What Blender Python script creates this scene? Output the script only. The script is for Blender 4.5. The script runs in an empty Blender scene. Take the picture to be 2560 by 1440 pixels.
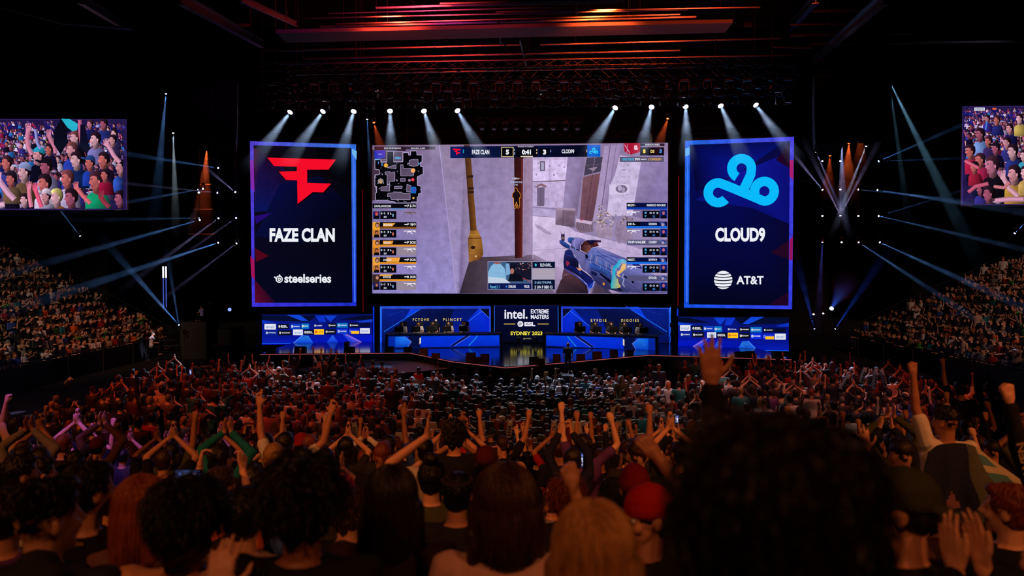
import bpy, bmesh, math, random
from mathutils import Vector, Matrix, noise as mnoise
S = bpy.context.scene
C = S.collection
PI = math.pi
rnd = random.Random(7)

# ------------------------------------------------------------------ camera
FPX = 1850.0
PITCH = math.radians(1.5)
EYE = Vector((0, 0, 5.26))
cam = bpy.data.cameras.new('camera')
cam.lens = FPX / 2560 * 36
cam.sensor_width = 36
cam.clip_start = .05
cam.clip_end = 300
cam.dof.use_dof = True
cam.dof.focus_distance = 32
cam.dof.aperture_fstop = 2.0
cam_o = bpy.data.objects.new('camera', cam)
C.objects.link(cam_o)
cam_o.location = EYE
cam_o.rotation_euler = (PI / 2 - PITCH, 0, 0)
S.camera = cam_o
# ------------------------------------------------------------------ world, view
wd = bpy.data.worlds.new('world')
S.world = wd
wd.use_nodes = True
wd.node_tree.nodes['Background'].inputs[0].default_value = (.10, .09, .22, 1)
wd.node_tree.nodes['Background'].inputs[1].default_value = .0012
S.view_settings.view_transform = 'Standard'
S.view_settings.look = 'None'
S.view_settings.gamma = 1
S.view_settings.use_curve_mapping = False
S.view_settings.exposure = 0.0
S.cycles.max_bounces = 4
S.cycles.diffuse_bounces = 2
S.cycles.glossy_bounces = 2
S.cycles.transmission_bounces = 1
S.cycles.volume_bounces = 0
S.cycles.transparent_max_bounces = 8
S.cycles.caustics_reflective = False
S.cycles.caustics_refractive = False
S.cycles.sample_clamp_indirect = 3
S.cycles.use_denoising = True

def link(o, parent=None):
    C.objects.link(o)
    if parent is not None: o.parent = parent
    return o

def look_rot(d, up='Y'):
    return Vector(d).to_track_quat('-Z', up)

def spot(name, loc, target, col, power, ang, blend=.6, size=.15, parent=None):
    l = bpy.data.lights.new(name, 'SPOT')
    l.color = col; l.energy = power; l.spot_size = math.radians(ang)
    l.spot_blend = blend; l.shadow_soft_size = size
    o = bpy.data.objects.new(name, l)
    C.objects.link(o)
    o.location = loc
    o.rotation_mode = 'QUATERNION'
    o.rotation_quaternion = look_rot(Vector(target) - Vector(loc))
    if parent is not None: o.parent = parent
    return o

# house wash lamps hung over the stands and behind the camera row (unseen, placed to light the crowd)
WARM = (1, .55, .25); RED = (1, .06, .02); ORANGE = (1, .26, .06); PURPLE = (.35, .12, 1)
WASH = [
 ('wash_lamp', (-9, -3, 13.5), (-2.0, 9.5, 2.3), ORANGE, 2600, 35),
 ('wash_lamp', (10, -3, 13.5), (3.0, 9.0, 2.3), ORANGE, 2600, 35),
 ('wash_lamp', (-4, -5, 12.5), (-1.2, 2.6, 4.0), (1, .30, .10), 980, 46),
 ('wash_lamp', (7, -4, 12.5), (3.0, 4.0, 3.8), (1, .30, .09), 1000, 46),
 ('wash_lamp', (-15, 14, 15.5), (-9.5, 22, 1.0), (1, .09, .03), 4600, 46),
 ('wash_lamp', (14, 16, 15.5), (10, 24, 1.0), (1, .10, .04), 3400, 46),
 ('wash_lamp', (-8, 4, 15.5), (-5.3, 11.0, 1.8), PURPLE, 9500, 12),
 ('wash_lamp', (-12, 8, 15.5), (-11.5, 17.5, 1.2), (1, .35, .08), 1500, 26),
 ('wash_lamp', (1, 33, 13.4), (2.0, 24.0, 1.2), (1, .85, .75), 4800, 44),
 ('wash_lamp', (-6, 33, 13.4), (-6, 26.0, 1.2), (.95, .75, .75), 2400, 44),
 ('wash_lamp', (8, 12, 15.5), (7.5, 21, 1.3), (1, .62, .5), 1500, 34),
 ('wash_lamp', (-20, 10, 18), (-25.0, 38.5, 3.8), (1, .66, .48), 9500, 31),
 ('wash_lamp', (-14, 12, 18), (-22, 41, 1.6), (1, .20, .08), 6500, 14),
 ('wash_lamp', (20, 10, 18), (25.5, 38.5, 3.4), (1, .52, .38), 9500, 29),
]
wash_specs = WASH
# ------------------------------------------------------------------ projection: where a photo pixel lies at distance Y
_F = Vector((0, math.cos(PITCH), -math.sin(PITCH)))
_U = Vector((0, math.sin(PITCH), math.cos(PITCH)))
def ray(px, py):
    return _F * FPX + Vector((1, 0, 0)) * (px - 1280) + _U * (720 - py)
def at(px, py, Y):
    r = ray(px, py)
    return EYE + r * (Y / r.y)
def on_z(px, py, z):
    r = ray(px, py)
    return EYE + r * ((z - EYE.z) / r.z)

# ------------------------------------------------------------------ materials
def lin(c):
    return tuple(((v / 255.0) / 12.92 if v / 255.0 <= .04045 else ((v / 255.0 + .055) / 1.055) ** 2.4) for v in c)

_mats = {}
def mat(name, col, rough=.7, metal=0.0, bump=0.0, scale=30.0, var=0.0, spec=.5, stretch=None):
    if name in _mats: return _mats[name]
    m = bpy.data.materials.new(name); m.use_nodes = True
    nt = m.node_tree; b = nt.nodes['Principled BSDF']
    c = lin(col)
    b.inputs['Base Color'].default_value = (*c, 1)
    b.inputs['Roughness'].default_value = rough
    b.inputs['Metallic'].default_value = metal
    b.inputs['Specular IOR Level'].default_value = spec
    if bump or var:
        tc = nt.nodes.new('ShaderNodeTexCoord'); mp = nt.nodes.new('ShaderNodeMapping')
        nt.links.new(tc.outputs['Object'], mp.inputs[0])
        if stretch: mp.inputs['Scale'].default_value = stretch
        n = nt.nodes.new('ShaderNodeTexNoise'); n.inputs['Scale'].default_value = scale
        n.inputs['Detail'].default_value = 4
        nt.links.new(mp.outputs[0], n.inputs['Vector'])
        if var:
            mx = nt.nodes.new('ShaderNodeMix'); mx.data_type = 'RGBA'
            mx.inputs[6].default_value = (*[v * (1 - var) for v in c], 1)
            mx.inputs[7].default_value = (*[min(1, v * (1 + var)) for v in c], 1)
            nt.links.new(n.outputs[0], mx.inputs[0]); nt.links.new(mx.outputs[2], b.inputs['Base Color'])
        if bump:
            bp = nt.nodes.new('ShaderNodeBump'); bp.inputs['Strength'].default_value = bump
            bp.inputs['Distance'].default_value = .01
            nt.links.new(n.outputs[0], bp.inputs['Height']); nt.links.new(bp.outputs[0], b.inputs['Normal'])
    _mats[name] = m
    return m

def emat(name, col, strength=1.0, sample=True):
    if name in _mats: return _mats[name]
    m = bpy.data.materials.new(name); m.use_nodes = True
    nt = m.node_tree; nt.nodes.clear()
    e = nt.nodes.new('ShaderNodeEmission'); o = nt.nodes.new('ShaderNodeOutputMaterial')
    e.inputs[0].default_value = (*col, 1); e.inputs[1].default_value = strength
    nt.links.new(e.outputs[0], o.inputs[0])
    if not sample: m.cycles.emission_sampling = 'NONE'
    _mats[name] = m
    return m

def screen_mat():
    """LED wall: each diode cluster shows the picture colour held in the mesh; alpha is how grainy that patch of the picture is"""
    m = bpy.data.materials.new('led_picture'); m.use_nodes = True
    nt = m.node_tree; nt.nodes.clear()
    at_ = nt.nodes.new('ShaderNodeVertexColor'); at_.layer_name = 'Col'
    tc = nt.nodes.new('ShaderNodeTexCoord')
    n = nt.nodes.new('ShaderNodeTexNoise'); n.inputs['Scale'].default_value = 2.2; n.inputs['Detail'].default_value = 8
    n.inputs['Roughness'].default_value = .65
    nt.links.new(tc.outputs['Object'], n.inputs['Vector'])
    sub = nt.nodes.new('ShaderNodeMath'); sub.operation = 'SUBTRACT'; sub.inputs[1].default_value = .5
    nt.links.new(n.outputs[0], sub.inputs[0])
    mul = nt.nodes.new('ShaderNodeMath'); mul.operation = 'MULTIPLY'
    nt.links.new(sub.outputs[0], mul.inputs[0]); nt.links.new(at_.outputs['Alpha'], mul.inputs[1])
    mad = nt.nodes.new('ShaderNodeMath'); mad.operation = 'MULTIPLY_ADD'; mad.inputs[1].default_value = 3.0; mad.inputs[2].default_value = 1.0
    nt.links.new(mul.outputs[0], mad.inputs[0])
    e = nt.nodes.new('ShaderNodeEmission'); o = nt.nodes.new('ShaderNodeOutputMaterial')
    nt.links.new(at_.outputs['Color'], e.inputs[0]); nt.links.new(mad.outputs[0], e.inputs[1])
    nt.links.new(e.outputs[0], o.inputs[0])
    m.cycles.emission_sampling = 'NONE'
    return m
M_LED = screen_mat()
def led_sampled():
    m = M_LED.copy(); m.name = 'led_picture_base'; m.cycles.emission_sampling = 'FRONT'; return m
M_LEDB = led_sampled()

BLACK = mat('matt_black', (14, 14, 16), .6)
DRAPE = mat('black_drape', (5, 5, 7), .95, bump=.4, scale=3)
STEEL = mat('dark_steel', (36, 35, 38), .38, metal=.8, var=.25, scale=6)
ALU = mat('truss_aluminium', (92, 92, 98), .33, metal=.85, var=.3, scale=5)
CONC = mat('concrete', (38, 36, 38), .85, bump=.2, var=.25, scale=4)

# ------------------------------------------------------------------ mesh builder
class MB:
    def __init__(s): s.v = []; s.f = []
    def add(s, v, f):
        k = len(s.v); s.v += [tuple(p) for p in v]; s.f += [tuple(i + k for i in q) for q in f]; return s
    def box(s, c, d, rot=None):
        c = Vector(c); out = []
        for z in (-.5, .5):
            for y in (-.5, .5):
                for x in (-.5, .5):
                    p = Vector((x * d[0], y * d[1], z * d[2]))
                    if rot is not None: p = rot @ p
                    out.append(c + p)
        return s.add(out, [(0, 2, 3, 1), (4, 5, 7, 6), (0, 1, 5, 4), (2, 6, 7, 3), (0, 4, 6, 2), (1, 3, 7, 5)])
    def tube(s, pts, r, n=6):
        pts = [Vector(p) for p in pts]; rs = r if isinstance(r, (list, tuple)) else [r] * len(pts)
        vs = []; fs = []
        pa = None
        for i, p in enumerate(pts):
            d = (pts[min(i + 1, len(pts) - 1)] - pts[max(i - 1, 0)]).normalized()
            a = pa if pa is not None else d.orthogonal()
            a = (a - d * a.dot(d))
            if a.length < 1e-6: a = d.orthogonal()
            a.normalize(); b = d.cross(a); pa = a
            for k in range(n):
                t = 2 * PI * k / n
                vs.append(p + (a * math.cos(t) + b * math.sin(t)) * rs[i])
        for i in range(len(pts) - 1):
            for k in range(n):
                fs.append((i * n + k, i * n + (k + 1) % n, (i + 1) * n + (k + 1) % n, (i + 1) * n + k))
        fs.append(tuple(range(n - 1, -1, -1))); fs.append(tuple(range((len(pts) - 1) * n, len(pts) * n)))
        return s.add(vs, fs)
    def lathe(s, prof, org=(0, 0, 0), q=None, n=16):
        org = Vector(org); vs = []; fs = []
        for (r, h) in prof:
            for k in range(n):
                t = 2 * PI * k / n; p = Vector((r * math.cos(t), r * math.sin(t), h))
                if q is not None: p = q @ p
                vs.append(org + p)
        for i in range(len(prof) - 1):
            for k in range(n):
                fs.append((i * n + k, i * n + (k + 1) % n, (i + 1) * n + (k + 1) % n, (i + 1) * n + k))
        fs.append(tuple(range(n - 1, -1, -1))); fs.append(tuple(range((len(prof) - 1) * n, len(prof) * n)))
        return s.add(vs, fs)
    def prism(s, poly, ext):
        """polygon (list of 3d points) pushed along ext"""
        n = len(poly); poly = [Vector(p) for p in poly]; e = Vector(ext)
        return s.add(poly + [p + e for p in poly],
                     [tuple(range(n - 1, -1, -1)), tuple(range(n, 2 * n))] + [(i, (i + 1) % n, (i + 1) % n + n, i + n) for i in range(n)])
    def mesh(s, name):
        me = bpy.data.meshes.new(name); me.from_pydata(s.v, [], s.f); me.update(); return me
    def build(s, name, m, parent=None, smooth=False):
        me = s.mesh(name); me.materials.append(m)
        if smooth: me.polygons.foreach_set('use_smooth', [True] * len(me.polygons))
        return link(bpy.data.objects.new(name, me), parent)

def tag(o, label=None, cat=None, group=None, kind=None):
    if label:
        w = label.split()
        o['label'] = ' '.join(w[:16])
    if cat: o['category'] = cat
    if group: o['group'] = group
    if kind: o['kind'] = kind
    return o
def empty(name, loc, rz=0):
    o = bpy.data.objects.new(name, None); C.objects.link(o); o.location = loc; o.rotation_euler = (0, 0, rz)
    o.empty_display_size = .2
    return o
def copy_tree(o, parent=None):
    c = o.copy(); C.objects.link(c)
    if parent is not None: c.parent = parent
    for ch in list(o.children): copy_tree(ch, c)
    return c

def place(px):
    """a landmark above or around this photo column, for labels"""
    for lim, w in ((330, 'toward the crowd-picture screen on the left'), (600, 'between the left crowd screen and the red-emblem screen'),
                   (900, 'in line with the red-emblem screen'), (1150, 'in line with the minimap side of the main screen'),
                   (1420, 'in line with the centre of the main screen'), (1690, 'in line with the rifle side of the main screen'),
                   (1990, 'in line with the blue-emblem screen'), (2330, 'between the blue-emblem screen and right crowd screen'),
                   (9999, 'toward the right crowd-picture screen')):
        if px < lim: return w
# ------------------------------------------------------------------ LED walls: flat pictures drawn on the wall's own plane
class Canvas:
    """plane through pixel columns at two depths; pictures are polygons laid on that plane, later ones a little in front"""
    def __init__(s, pxa, Ya, pxb, Yb, T=None):
        a = at(pxa, 672, Ya); b = at(pxb, 672, Yb)
        s.o = Vector((a.x, a.y, 0)); s.u = Vector((b.x - a.x, b.y - a.y, 0)).normalized()
        s.n = Vector((s.u.y, -s.u.x, 0))          # toward the audience
        if s.n.dot(EYE - s.o) < 0: s.n = -s.n
        s.T = T or (lambda x, y: (x, y)); s.L = 0; s.tint = (1, 1, 1)
        s.reset()
    def reset(s): s.v = []; s.f = []; s.c = []
    def uv(s, x, y):
        r = ray(*s.T(x, y)); t = (s.o - EYE).dot(s.n) / r.dot(s.n); p = EYE + r * t
        return (p - s.o).dot(s.u), p.z
    def pt(s, x, y, off=0):
        u, v = s.uv(x, y); return s.o + s.u * u + Vector((0, 0, v)) + s.n * off
    def poly(s, pts, col, a=0.0, layer=None):
        """col: one sRGB triple or one per point"""
        s.L += 1; k = len(s.v)
        cols = col if isinstance(col[0], (list, tuple)) else [col] * len(pts)
        for (x, y), c in zip(pts, cols):
            s.v.append(s.pt(x, y, .004 + .0001 * s.L)); s.c.append((*[q_ * t_ for q_, t_ in zip(lin(c), s.tint)], a))
        s.f.append(tuple(range(k, k + len(pts))))
    def rect(s, x0, y0, x1, y1, col, a=0.0): s.poly([(x0, y0), (x1, y0), (x1, y1), (x0, y1)], col, a)
    def ell(s, cx, cy, rx, ry, col, n=12, rot=0, a=0.0):
        ca, sa = math.cos(rot), math.sin(rot)
        s.poly([(cx + rx * math.cos(t) * ca - ry * math.sin(t) * sa, cy + rx * math.cos(t) * sa + ry * math.sin(t) * ca) for t in [2 * PI * i / n for i in range(n)]], col, a)
    def line(s, pts, w, col, closed=False, a=0.0):
        pts = list(pts) + ([pts[0]] if closed else [])
        for (x0, y0), (x1, y1) in zip(pts, pts[1:]):
            d = math.hypot(x1 - x0, y1 - y0) or 1; nx, ny = -(y1 - y0) / d * w / 2, (x1 - x0) / d * w / 2
            s.poly([(x0 + nx, y0 + ny), (x1 + nx, y1 + ny), (x1 - nx, y1 - ny), (x0 - nx, y0 - ny)], col, a)
    def stroke(s, pts, w, col):
        """one smooth thick band along pts"""
        L, R = [], []
        for i, (x, y) in enumerate(pts):
            x0, y0 = pts[max(i - 1, 0)]; x1, y1 = pts[min(i + 1, len(pts) - 1)]
            d = math.hypot(x1 - x0, y1 - y0) or 1; nx, ny = -(y1 - y0) / d * w / 2, (x1 - x0) / d * w / 2
            L.append((x + nx, y + ny)); R.append((x - nx, y - ny))
        s.L += 1
        k = len(s.v); c = (*lin(col), 0)
        for p in L + R: s.v.append(s.pt(*p, .004 + .0001 * s.L)); s.c.append(c)
        n = len(pts)
        for i in range(n - 1): s.f.append((k + i, k + i + 1, k + n + i + 1, k + n + i))
    def text(s, body, x0, y0, x1, y1, col, bold=.03, font_h=None):
        """letters stretched to fill the box x0..x1, y0 (cap top)..y1 (baseline)"""
        vs, fs, (w0, w1, h0, h1) = glyphs(body, bold)
        s.L += 1; k = len(s.v); c = (*lin(col), 0)
        for (gx, gy) in vs:
            x = x0 + (gx - w0) / (w1 - w0) * (x1 - x0); y = y1 - (gy - h0) / (h1 - h0) * (y1 - y0)
            s.v.append(s.pt(x, y, .004 + .0001 * s.L)); s.c.append(c)
        s.f += [tuple(i + k for i in f) for f in fs]
    def build(s, name, parent, sampled=False):
        me = bpy.data.meshes.new(name); me.from_pydata([tuple(p) for p in s.v], [], s.f)
        ca = me.color_attributes.new('Col', 'FLOAT_COLOR', 'POINT')
        ca.data.foreach_set('color', [q for c in s.c for q in c])
        me.materials.append(M_LEDB if sampled else M_LED)
        o = link(bpy.data.objects.new(name, me), parent)
        s.reset(); return o

_gl = {}
def glyphs(body, bold):
    key = (body, bold)
    if key in _gl: return _gl[key]
    cu = bpy.data.curves.new('t', 'FONT'); cu.body = body; cu.offset = bold; cu.size = 1; cu.resolution_u = 3
    o = bpy.data.objects.new('t', cu); C.objects.link(o)
    dg = bpy.context.evaluated_depsgraph_get(); dg.update()
    me = bpy.data.meshes.new_from_object(o.evaluated_get(dg))
    vs = [(v.co.x, v.co.y) for v in me.vertices]; fs = [tuple(p.vertices) for p in me.polygons]
    xs = [v[0] for v in vs]; ys = [v[1] for v in vs]
    bpy.data.objects.remove(o); bpy.data.curves.remove(cu); bpy.data.meshes.remove(me)
    h0, h1 = (min(ys), max(ys))
    if any(ch in 'gjpqy,' for ch in body): pass
    _gl[key] = (vs, fs, (min(xs), max(xs), h0, h1))
    return _gl[key]

def led_wall(name, label, cv, corners, base_col, depth=.25, a=0.0, group=None, cat='screen', frame=None, cols=None, hang=False):
    """casing box behind a lit base picture; returns the root Empty"""
    tl, tr, br, bl = corners
    us = [cv.uv(*c) for c in corners]
    mid = cv.o + cv.u * ((us[2][0] + us[3][0]) / 2) + Vector((0, 0, min(us[2][1], us[3][1])))
    root = empty(name, mid); tag(root, label, cat, group)
    inv = root.matrix_world.copy(); inv = Matrix.Translation(-mid)
    mb = MB()
    P = [cv.o + cv.u * u + Vector((0, 0, v)) for u, v in us]
    c0 = sum((p for p in P), Vector()) / 4
    P = [p + (p - c0).normalized() * .09 for p in P]
    mb.prism([p - cv.n * depth for p in P], cv.n * (depth))
    cs = mb.build('casing', BLACK, root); cs.matrix_parent_inverse = inv
    if hang:
        for t in (.12, .88):
            q_ = P[0].lerp(P[1], t) - cv.n * depth * .5 - Vector((0, 0, .05)); h_ = MB().tube([q_, Vector((q_.x, q_.y, 20.39))], .03, 5).build('hanger', BLACK, root); h_.matrix_parent_inverse = inv
    cv.poly(corners, cols or base_col, a)
    p = cv.build('picture', root, True); p.matrix_parent_inverse = inv
    return root, inv
def finish(cv, name, root, inv):
    o = cv.build(name, root); o.matrix_parent_inverse = inv; return o

def red_emblem(cv, X, Y, w, h, edge=True):
    base = [(668, 394), (840, 398), (821, 423), (766, 423), (766, 454), (828, 458), (810, 480), (780, 481), (744, 513), (740, 453), (713, 452), (697, 431), (740, 430), (740, 418), (685, 417)]
    # traced in the big screen's pixels, then placed in the box X,Y,w,h
    def f(p): return (X + (p[0] - 668) / 172 * w, Y + (p[1] - 394) / 119 * h)
    outer = [(668, 394), (840, 399), (821, 424), (768, 424), (768, 457), (828, 459), (808, 481), (782, 480), (744, 510), (743, 451), (715, 450), (697, 429), (742, 428), (742, 417), (685, 415)]
    if edge:
        c = (750, 445)
        cv.poly([f((c[0] + (x - c[0]) * 1.06, c[1] + (y - c[1]) * 1.08)) for x, y in outer], (8, 4, 12))
    cv.poly([f(p) for p in outer], (245, 12, 40))

def arc(cx, cy, r, a0, a1, n=20):
    return [(cx + r * math.cos(math.radians(a0 + (a1 - a0) * i / n)), cy + r * math.sin(math.radians(a0 + (a1 - a0) * i / n))) for i in range(n + 1)]
def blue_emblem(cv, cx, cy, s, col=(10, 185, 250)):
    """three loops joined by two strokes (box about 187 x 130 at s=1)"""
    def P(pts): return [(cx + (x - 1853) * s, cy + (y - 450) * s) for x, y in pts]
    w = 23.5 * s
    cv.stroke(P(arc(1854, 421, 24.5, 118, 360, 26) + [(1877, 436), (1860, 472)]), w, col)
    cv.stroke(P(arc(1795, 482, 24.5, 40, 296, 26) + [(1836, 472), (1905, 501)]), w, col)
    cv.stroke(P(arc(1911, 478, 24.5, 158, 450, 28) + [(1900, 500)]), w, col)

# ---- main screen
A = lambda x, y: (920 + x / 3.3684, 350 + y / 3.3684)
cv = Canvas(931, 40, 1669, 40, A)
cv.tint = (.92, .80, .98)
main_corners = [(37, 45), (2526, 24), (2520, 1295), (37, 1292)]
main, inv = led_wall('main_screen', 'huge landscape main screen showing a first-person shooter match above the stage', cv, main_corners,
                     (150, 143, 175), .4, hang=True, a=.25, cols=[(128, 116, 140), (150, 138, 165), (165, 158, 190), (150, 148, 195)])
cv.poly([(37, 45), (600, 42), (745, 1292), (37, 1292)], [(122, 108, 132), (140, 126, 150), (158, 156, 205), (142, 142, 195)], .35)
cv.poly([(600, 42), (815, 42), (862, 980), (775, 1292), (745, 1292)], [(150, 138, 158), (150, 138, 158), (160, 152, 178), (120, 110, 150), (165, 160, 200)], .35)
cv.poly([(597, 42), (604, 42), (748, 1292), (741, 1292)], (175, 170, 205))
cv.poly([(868, 42), (1232, 42), (1236, 975), (968, 1000), (905, 760)], [(140, 132, 160), (152, 140, 165), (165, 160, 190), (158, 152, 190), (150, 145, 180)], .35)
cv.poly([(770, 1292), (862, 985), (1000, 985), (1385, 965), (1400, 1060), (1640, 1292)], [(52, 44, 52), (66, 56, 62), (72, 60, 66), (120, 106, 122), (96, 84, 100), (120, 106, 125)], .3)
cv.poly([(1305, 60), (1386, 60), (1378, 955), (1303, 985)], [(150, 128, 145), (165, 145, 165), (170, 155, 180), (150, 140, 165)], .4)
# sunlit street scene
cv.poly([(1386, 60), (1735, 60), (1700, 580), (1386, 560)], [(200, 190, 215), (215, 205, 228), (200, 190, 215), (190, 182, 210)], .5)
for x0, x1 in ((1390, 1520), (1545, 1690)): cv.poly([(x0, 170), (x1, 165), (x1, 350), (x0, 350)], (222, 214, 238), .5)
cv.line([(1386, 352), (1700, 340)], 8, (120, 100, 112)); cv.rect(1448, 178, 1490, 262, (105, 95, 110)); cv.rect(1456, 188, 1482, 252, (170, 175, 195))
cv.poly([(1424, 402), (1488, 396), (1484, 556), (1424, 556)], (118, 106, 128)); cv.line([(1454, 404), (1454, 556)], 3, (80, 70, 90))
cv.poly([(1408, 405), (1428, 376), (1462, 366), (1494, 380), (1508, 402), (1488, 396), (1450, 386), (1424, 402)], (140, 110, 112))
for i in range(26): cv.ell(rnd.uniform(1395, 1690), rnd.uniform(80, 550), rnd.uniform(3, 12), rnd.uniform(3, 10), (168, 152, 172), 7)
cv.poly([(1690, 60), (1835, 60), (1800, 320), (1760, 640), (1640, 575)], [(150, 138, 172), (142, 130, 160), (132, 120, 150), (128, 112, 138), (160, 150, 180)], .35)
cv.poly([(1828, 150), (1835, 60), (2000, 60), (1965, 290), (1900, 690), (1780, 668)], [(150, 135, 160)] * 6, .3)
cv.poly([(1842, 150), (1985, 142), (1968, 262), (1818, 300)], (70, 66, 82)); cv.line([(1912, 145), (1890, 285)], 7, (120, 110, 120)); cv.line([(1836, 215), (1976, 200)], 3, (120, 110, 120))
cv.poly([(1850, 240), (1935, 225), (1900, 262)], (150, 140, 150))
cv.poly([(1812, 312), (1966, 276), (1888, 684), (1782, 668)], [(128, 92, 96), (122, 84, 88), (98, 68, 78), (116, 82, 90)], .35)
cv.line([(1892, 292), (1835, 675)], 4, (70, 50, 54)); cv.line([(1925, 286), (1866, 680)], 3, (90, 62, 62))
cv.poly([(1990, 50), (2135, 40), (2080, 300), (2030, 640), (1895, 690)], [(172, 160, 188), (160, 148, 178), (150, 138, 168), (138, 124, 152), (176, 165, 192)], .3)
cv.line([(2040, 45), (1955, 660)], 8, (118, 106, 130)); cv.line([(2090, 45), (2010, 600)], 5, (128, 116, 140))
cv.poly([(2120, 130), (2300, 150), (2285, 400), (2225, 640), (2010, 640), (2035, 390), (2080, 290)], (205, 200, 220), .45)
cv.poly([(2030, 375), (2200, 370), (2190, 455), (2035, 460)], (222, 218, 235), .3)
cv.ell(2135, 412, 50, 34, (120, 115, 132), 14); cv.ell(2120, 405, 18, 24, (190, 186, 205), 8); cv.ell(2150, 418, 14, 20, (170, 166, 185), 8)
for i in range(14): cv.ell(rnd.uniform(2080, 2280), rnd.uniform(200, 620), rnd.uniform(8, 26), rnd.uniform(2, 5), (160, 150, 170), 7)
cv.poly([(2310, 110), (2526, 100), (2524, 720), (2225, 640), (2262, 420)], [(160, 150, 188), (150, 140, 178), (140, 132, 175), (128, 118, 150), (150, 140, 170)], .35)
cv.poly([(2150, 28), (2296, 26), (2290, 100), (2215, 124), (2160, 100)], (178, 22, 52), .3)
cv.text('a', 2240, 44, 2272, 84, (235, 200, 215), .05); cv.line([(2160, 40), (2205, 110)], 6, (230, 180, 200)); cv.line([(2185, 32), (2180, 110)], 4, (215, 150, 175))
# ground
cv.poly([(1386, 568), (1580, 590), (1580, 660), (1386, 640)], (186, 180, 208), .35)
cv.poly([(1386, 640), (1580, 652), (1745, 770), (2180, 880), (2524, 1000), (2520, 1292), (1640, 1292), (1386, 1000)],
        [(225, 218, 232), (220, 212, 228), (205, 196, 218), (195, 185, 212), (188, 178, 205), (170, 160, 190), (165, 150, 172), (200, 190, 212)], .35)
cv.line([(1386, 932), (1600, 915), (2000, 905), (2500, 1010)], 3, (168, 150, 165)); cv.line([(1386, 638), (1580, 652)], 4, (140, 128, 148))
cv.poly([(1400, 700), (1480, 740), (1560, 800), (1500, 790), (1420, 740)], (180, 168, 190), .5)
cv.poly([(1390, 960), (1640, 1085), (1620, 1292), (1572, 1292), (1390, 1060)], [(150, 136, 155), (185, 172, 195), (150, 138, 160), (140, 128, 150), (110, 98, 118)], .3)
cv.poly([(1600, 568), (1745, 575), (1738, 738), (1578, 712), (1580, 590)], [(150, 132, 142), (128, 110, 120), (100, 86, 98), (118, 102, 118), (158, 142, 155)], .5)
cv.poly([(1592, 568), (1745, 575), (1745, 596), (1585, 588)], (175, 160, 172)); cv.line([(1645, 590), (1640, 725)], 4, (85, 72, 86))
cv.poly([(1755, 672), (1895, 695), (1900, 770), (1790, 785), (1745, 735)], (128, 112, 124), .5)
for i in range(6): cv.line([(1762 + i * 22, 678 + i * 4), (1775 + i * 22, 760)], 4, (88, 74, 88))
cv.poly([(1750, 660), (1890, 690), (1880, 712), (1752, 690)], (206, 192, 206)); cv.ell(1800, 672, 14, 6, (190, 60, 80), 8)
cv.poly([(1925, 700), (2065, 740), (2050, 830), (1945, 820), (1915, 770)], (165, 152, 168), .5)
for i in range(60): cv.ell(rnd.gauss(1985, 42), rnd.gauss(668, 36), rnd.uniform(5, 13), rnd.uniform(4, 9), rnd.choice([(150, 135, 110), (196, 182, 170), (112, 98, 84), (210, 198, 196)]), 6)
for i in range(40): cv.ell(rnd.gauss(2160, 34), rnd.gauss(690, 28), rnd.uniform(5, 12), rnd.uniform(4, 9), rnd.choice([(140, 122, 110), (176, 160, 156), (104, 88, 84)]), 6)
cv.poly([(2090, 700), (2225, 730), (2230, 860), (2110, 872), (2075, 800)], (150, 136, 156), .5)
# yellowish drain pipe and brown post
cv.poly([(808, 42), (858, 42), (916, 765), (862, 765)], [(70, 44, 26), (96, 64, 30), (120, 76, 26), (70, 42, 16)], .4)
for y in (300, 400, 430): cv.poly([(818 + y * .06, y), (866 + y * .06, y - 4), (868 + y * .06, y + 16), (820 + y * .06, y + 20)], (48, 30, 22))
cv.poly([(862, 765), (925, 760), (958, 835), (972, 962), (945, 1005), (850, 1030), (842, 840)], [(150, 104, 34), (176, 128, 48), (140, 94, 34), (120, 78, 28), (100, 62, 24), (150, 104, 46), (120, 82, 30)], .6)
cv.line([(842, 830), (955, 826)], 7, (70, 42, 20)); cv.line([(848, 800), (945, 796)], 5, (205, 160, 76)); cv.ell(884, 905, 20, 14, (48, 26, 18), 10); cv.ell(908, 980, 9, 9, (225, 190, 140), 8)
cv.poly([(1230, 60), (1308, 60), (1303, 990), (1237, 996)], [(40, 16, 20), (62, 26, 24), (86, 30, 26), (40, 14, 16)], .4)
cv.line([(1296, 160), (1292, 985)], 10, (104, 40, 30)); cv.line([(1308, 160), (1303, 985)], 4, (178, 160, 185))
# outlined figure
fig = [(1240, 402), (1256, 408), (1258, 428), (1276, 442), (1288, 470), (1282, 490), (1274, 486), (1278, 540), (1272, 574), (1258, 572), (1252, 548), (1246, 576), (1232, 574), (1228, 540), (1226, 488), (1214, 484), (1216, 452), (1234, 432), (1232, 412)]
cv.poly(fig, (26, 14, 14)); cv.line(fig, 4, (225, 150, 50), True); cv.line([(1240, 560), (1250, 520), (1262, 560)], 4, (240, 170, 70))
cv.text("1 @kt~", 1213, 316, 1282, 334, (225, 225, 235), .02); cv.text('EXMMPIRE', 1197, 348, 1300, 362, (165, 180, 215), .02); cv.text('P40', 1236, 372, 1262, 386, (190, 195, 215), .01)
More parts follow.
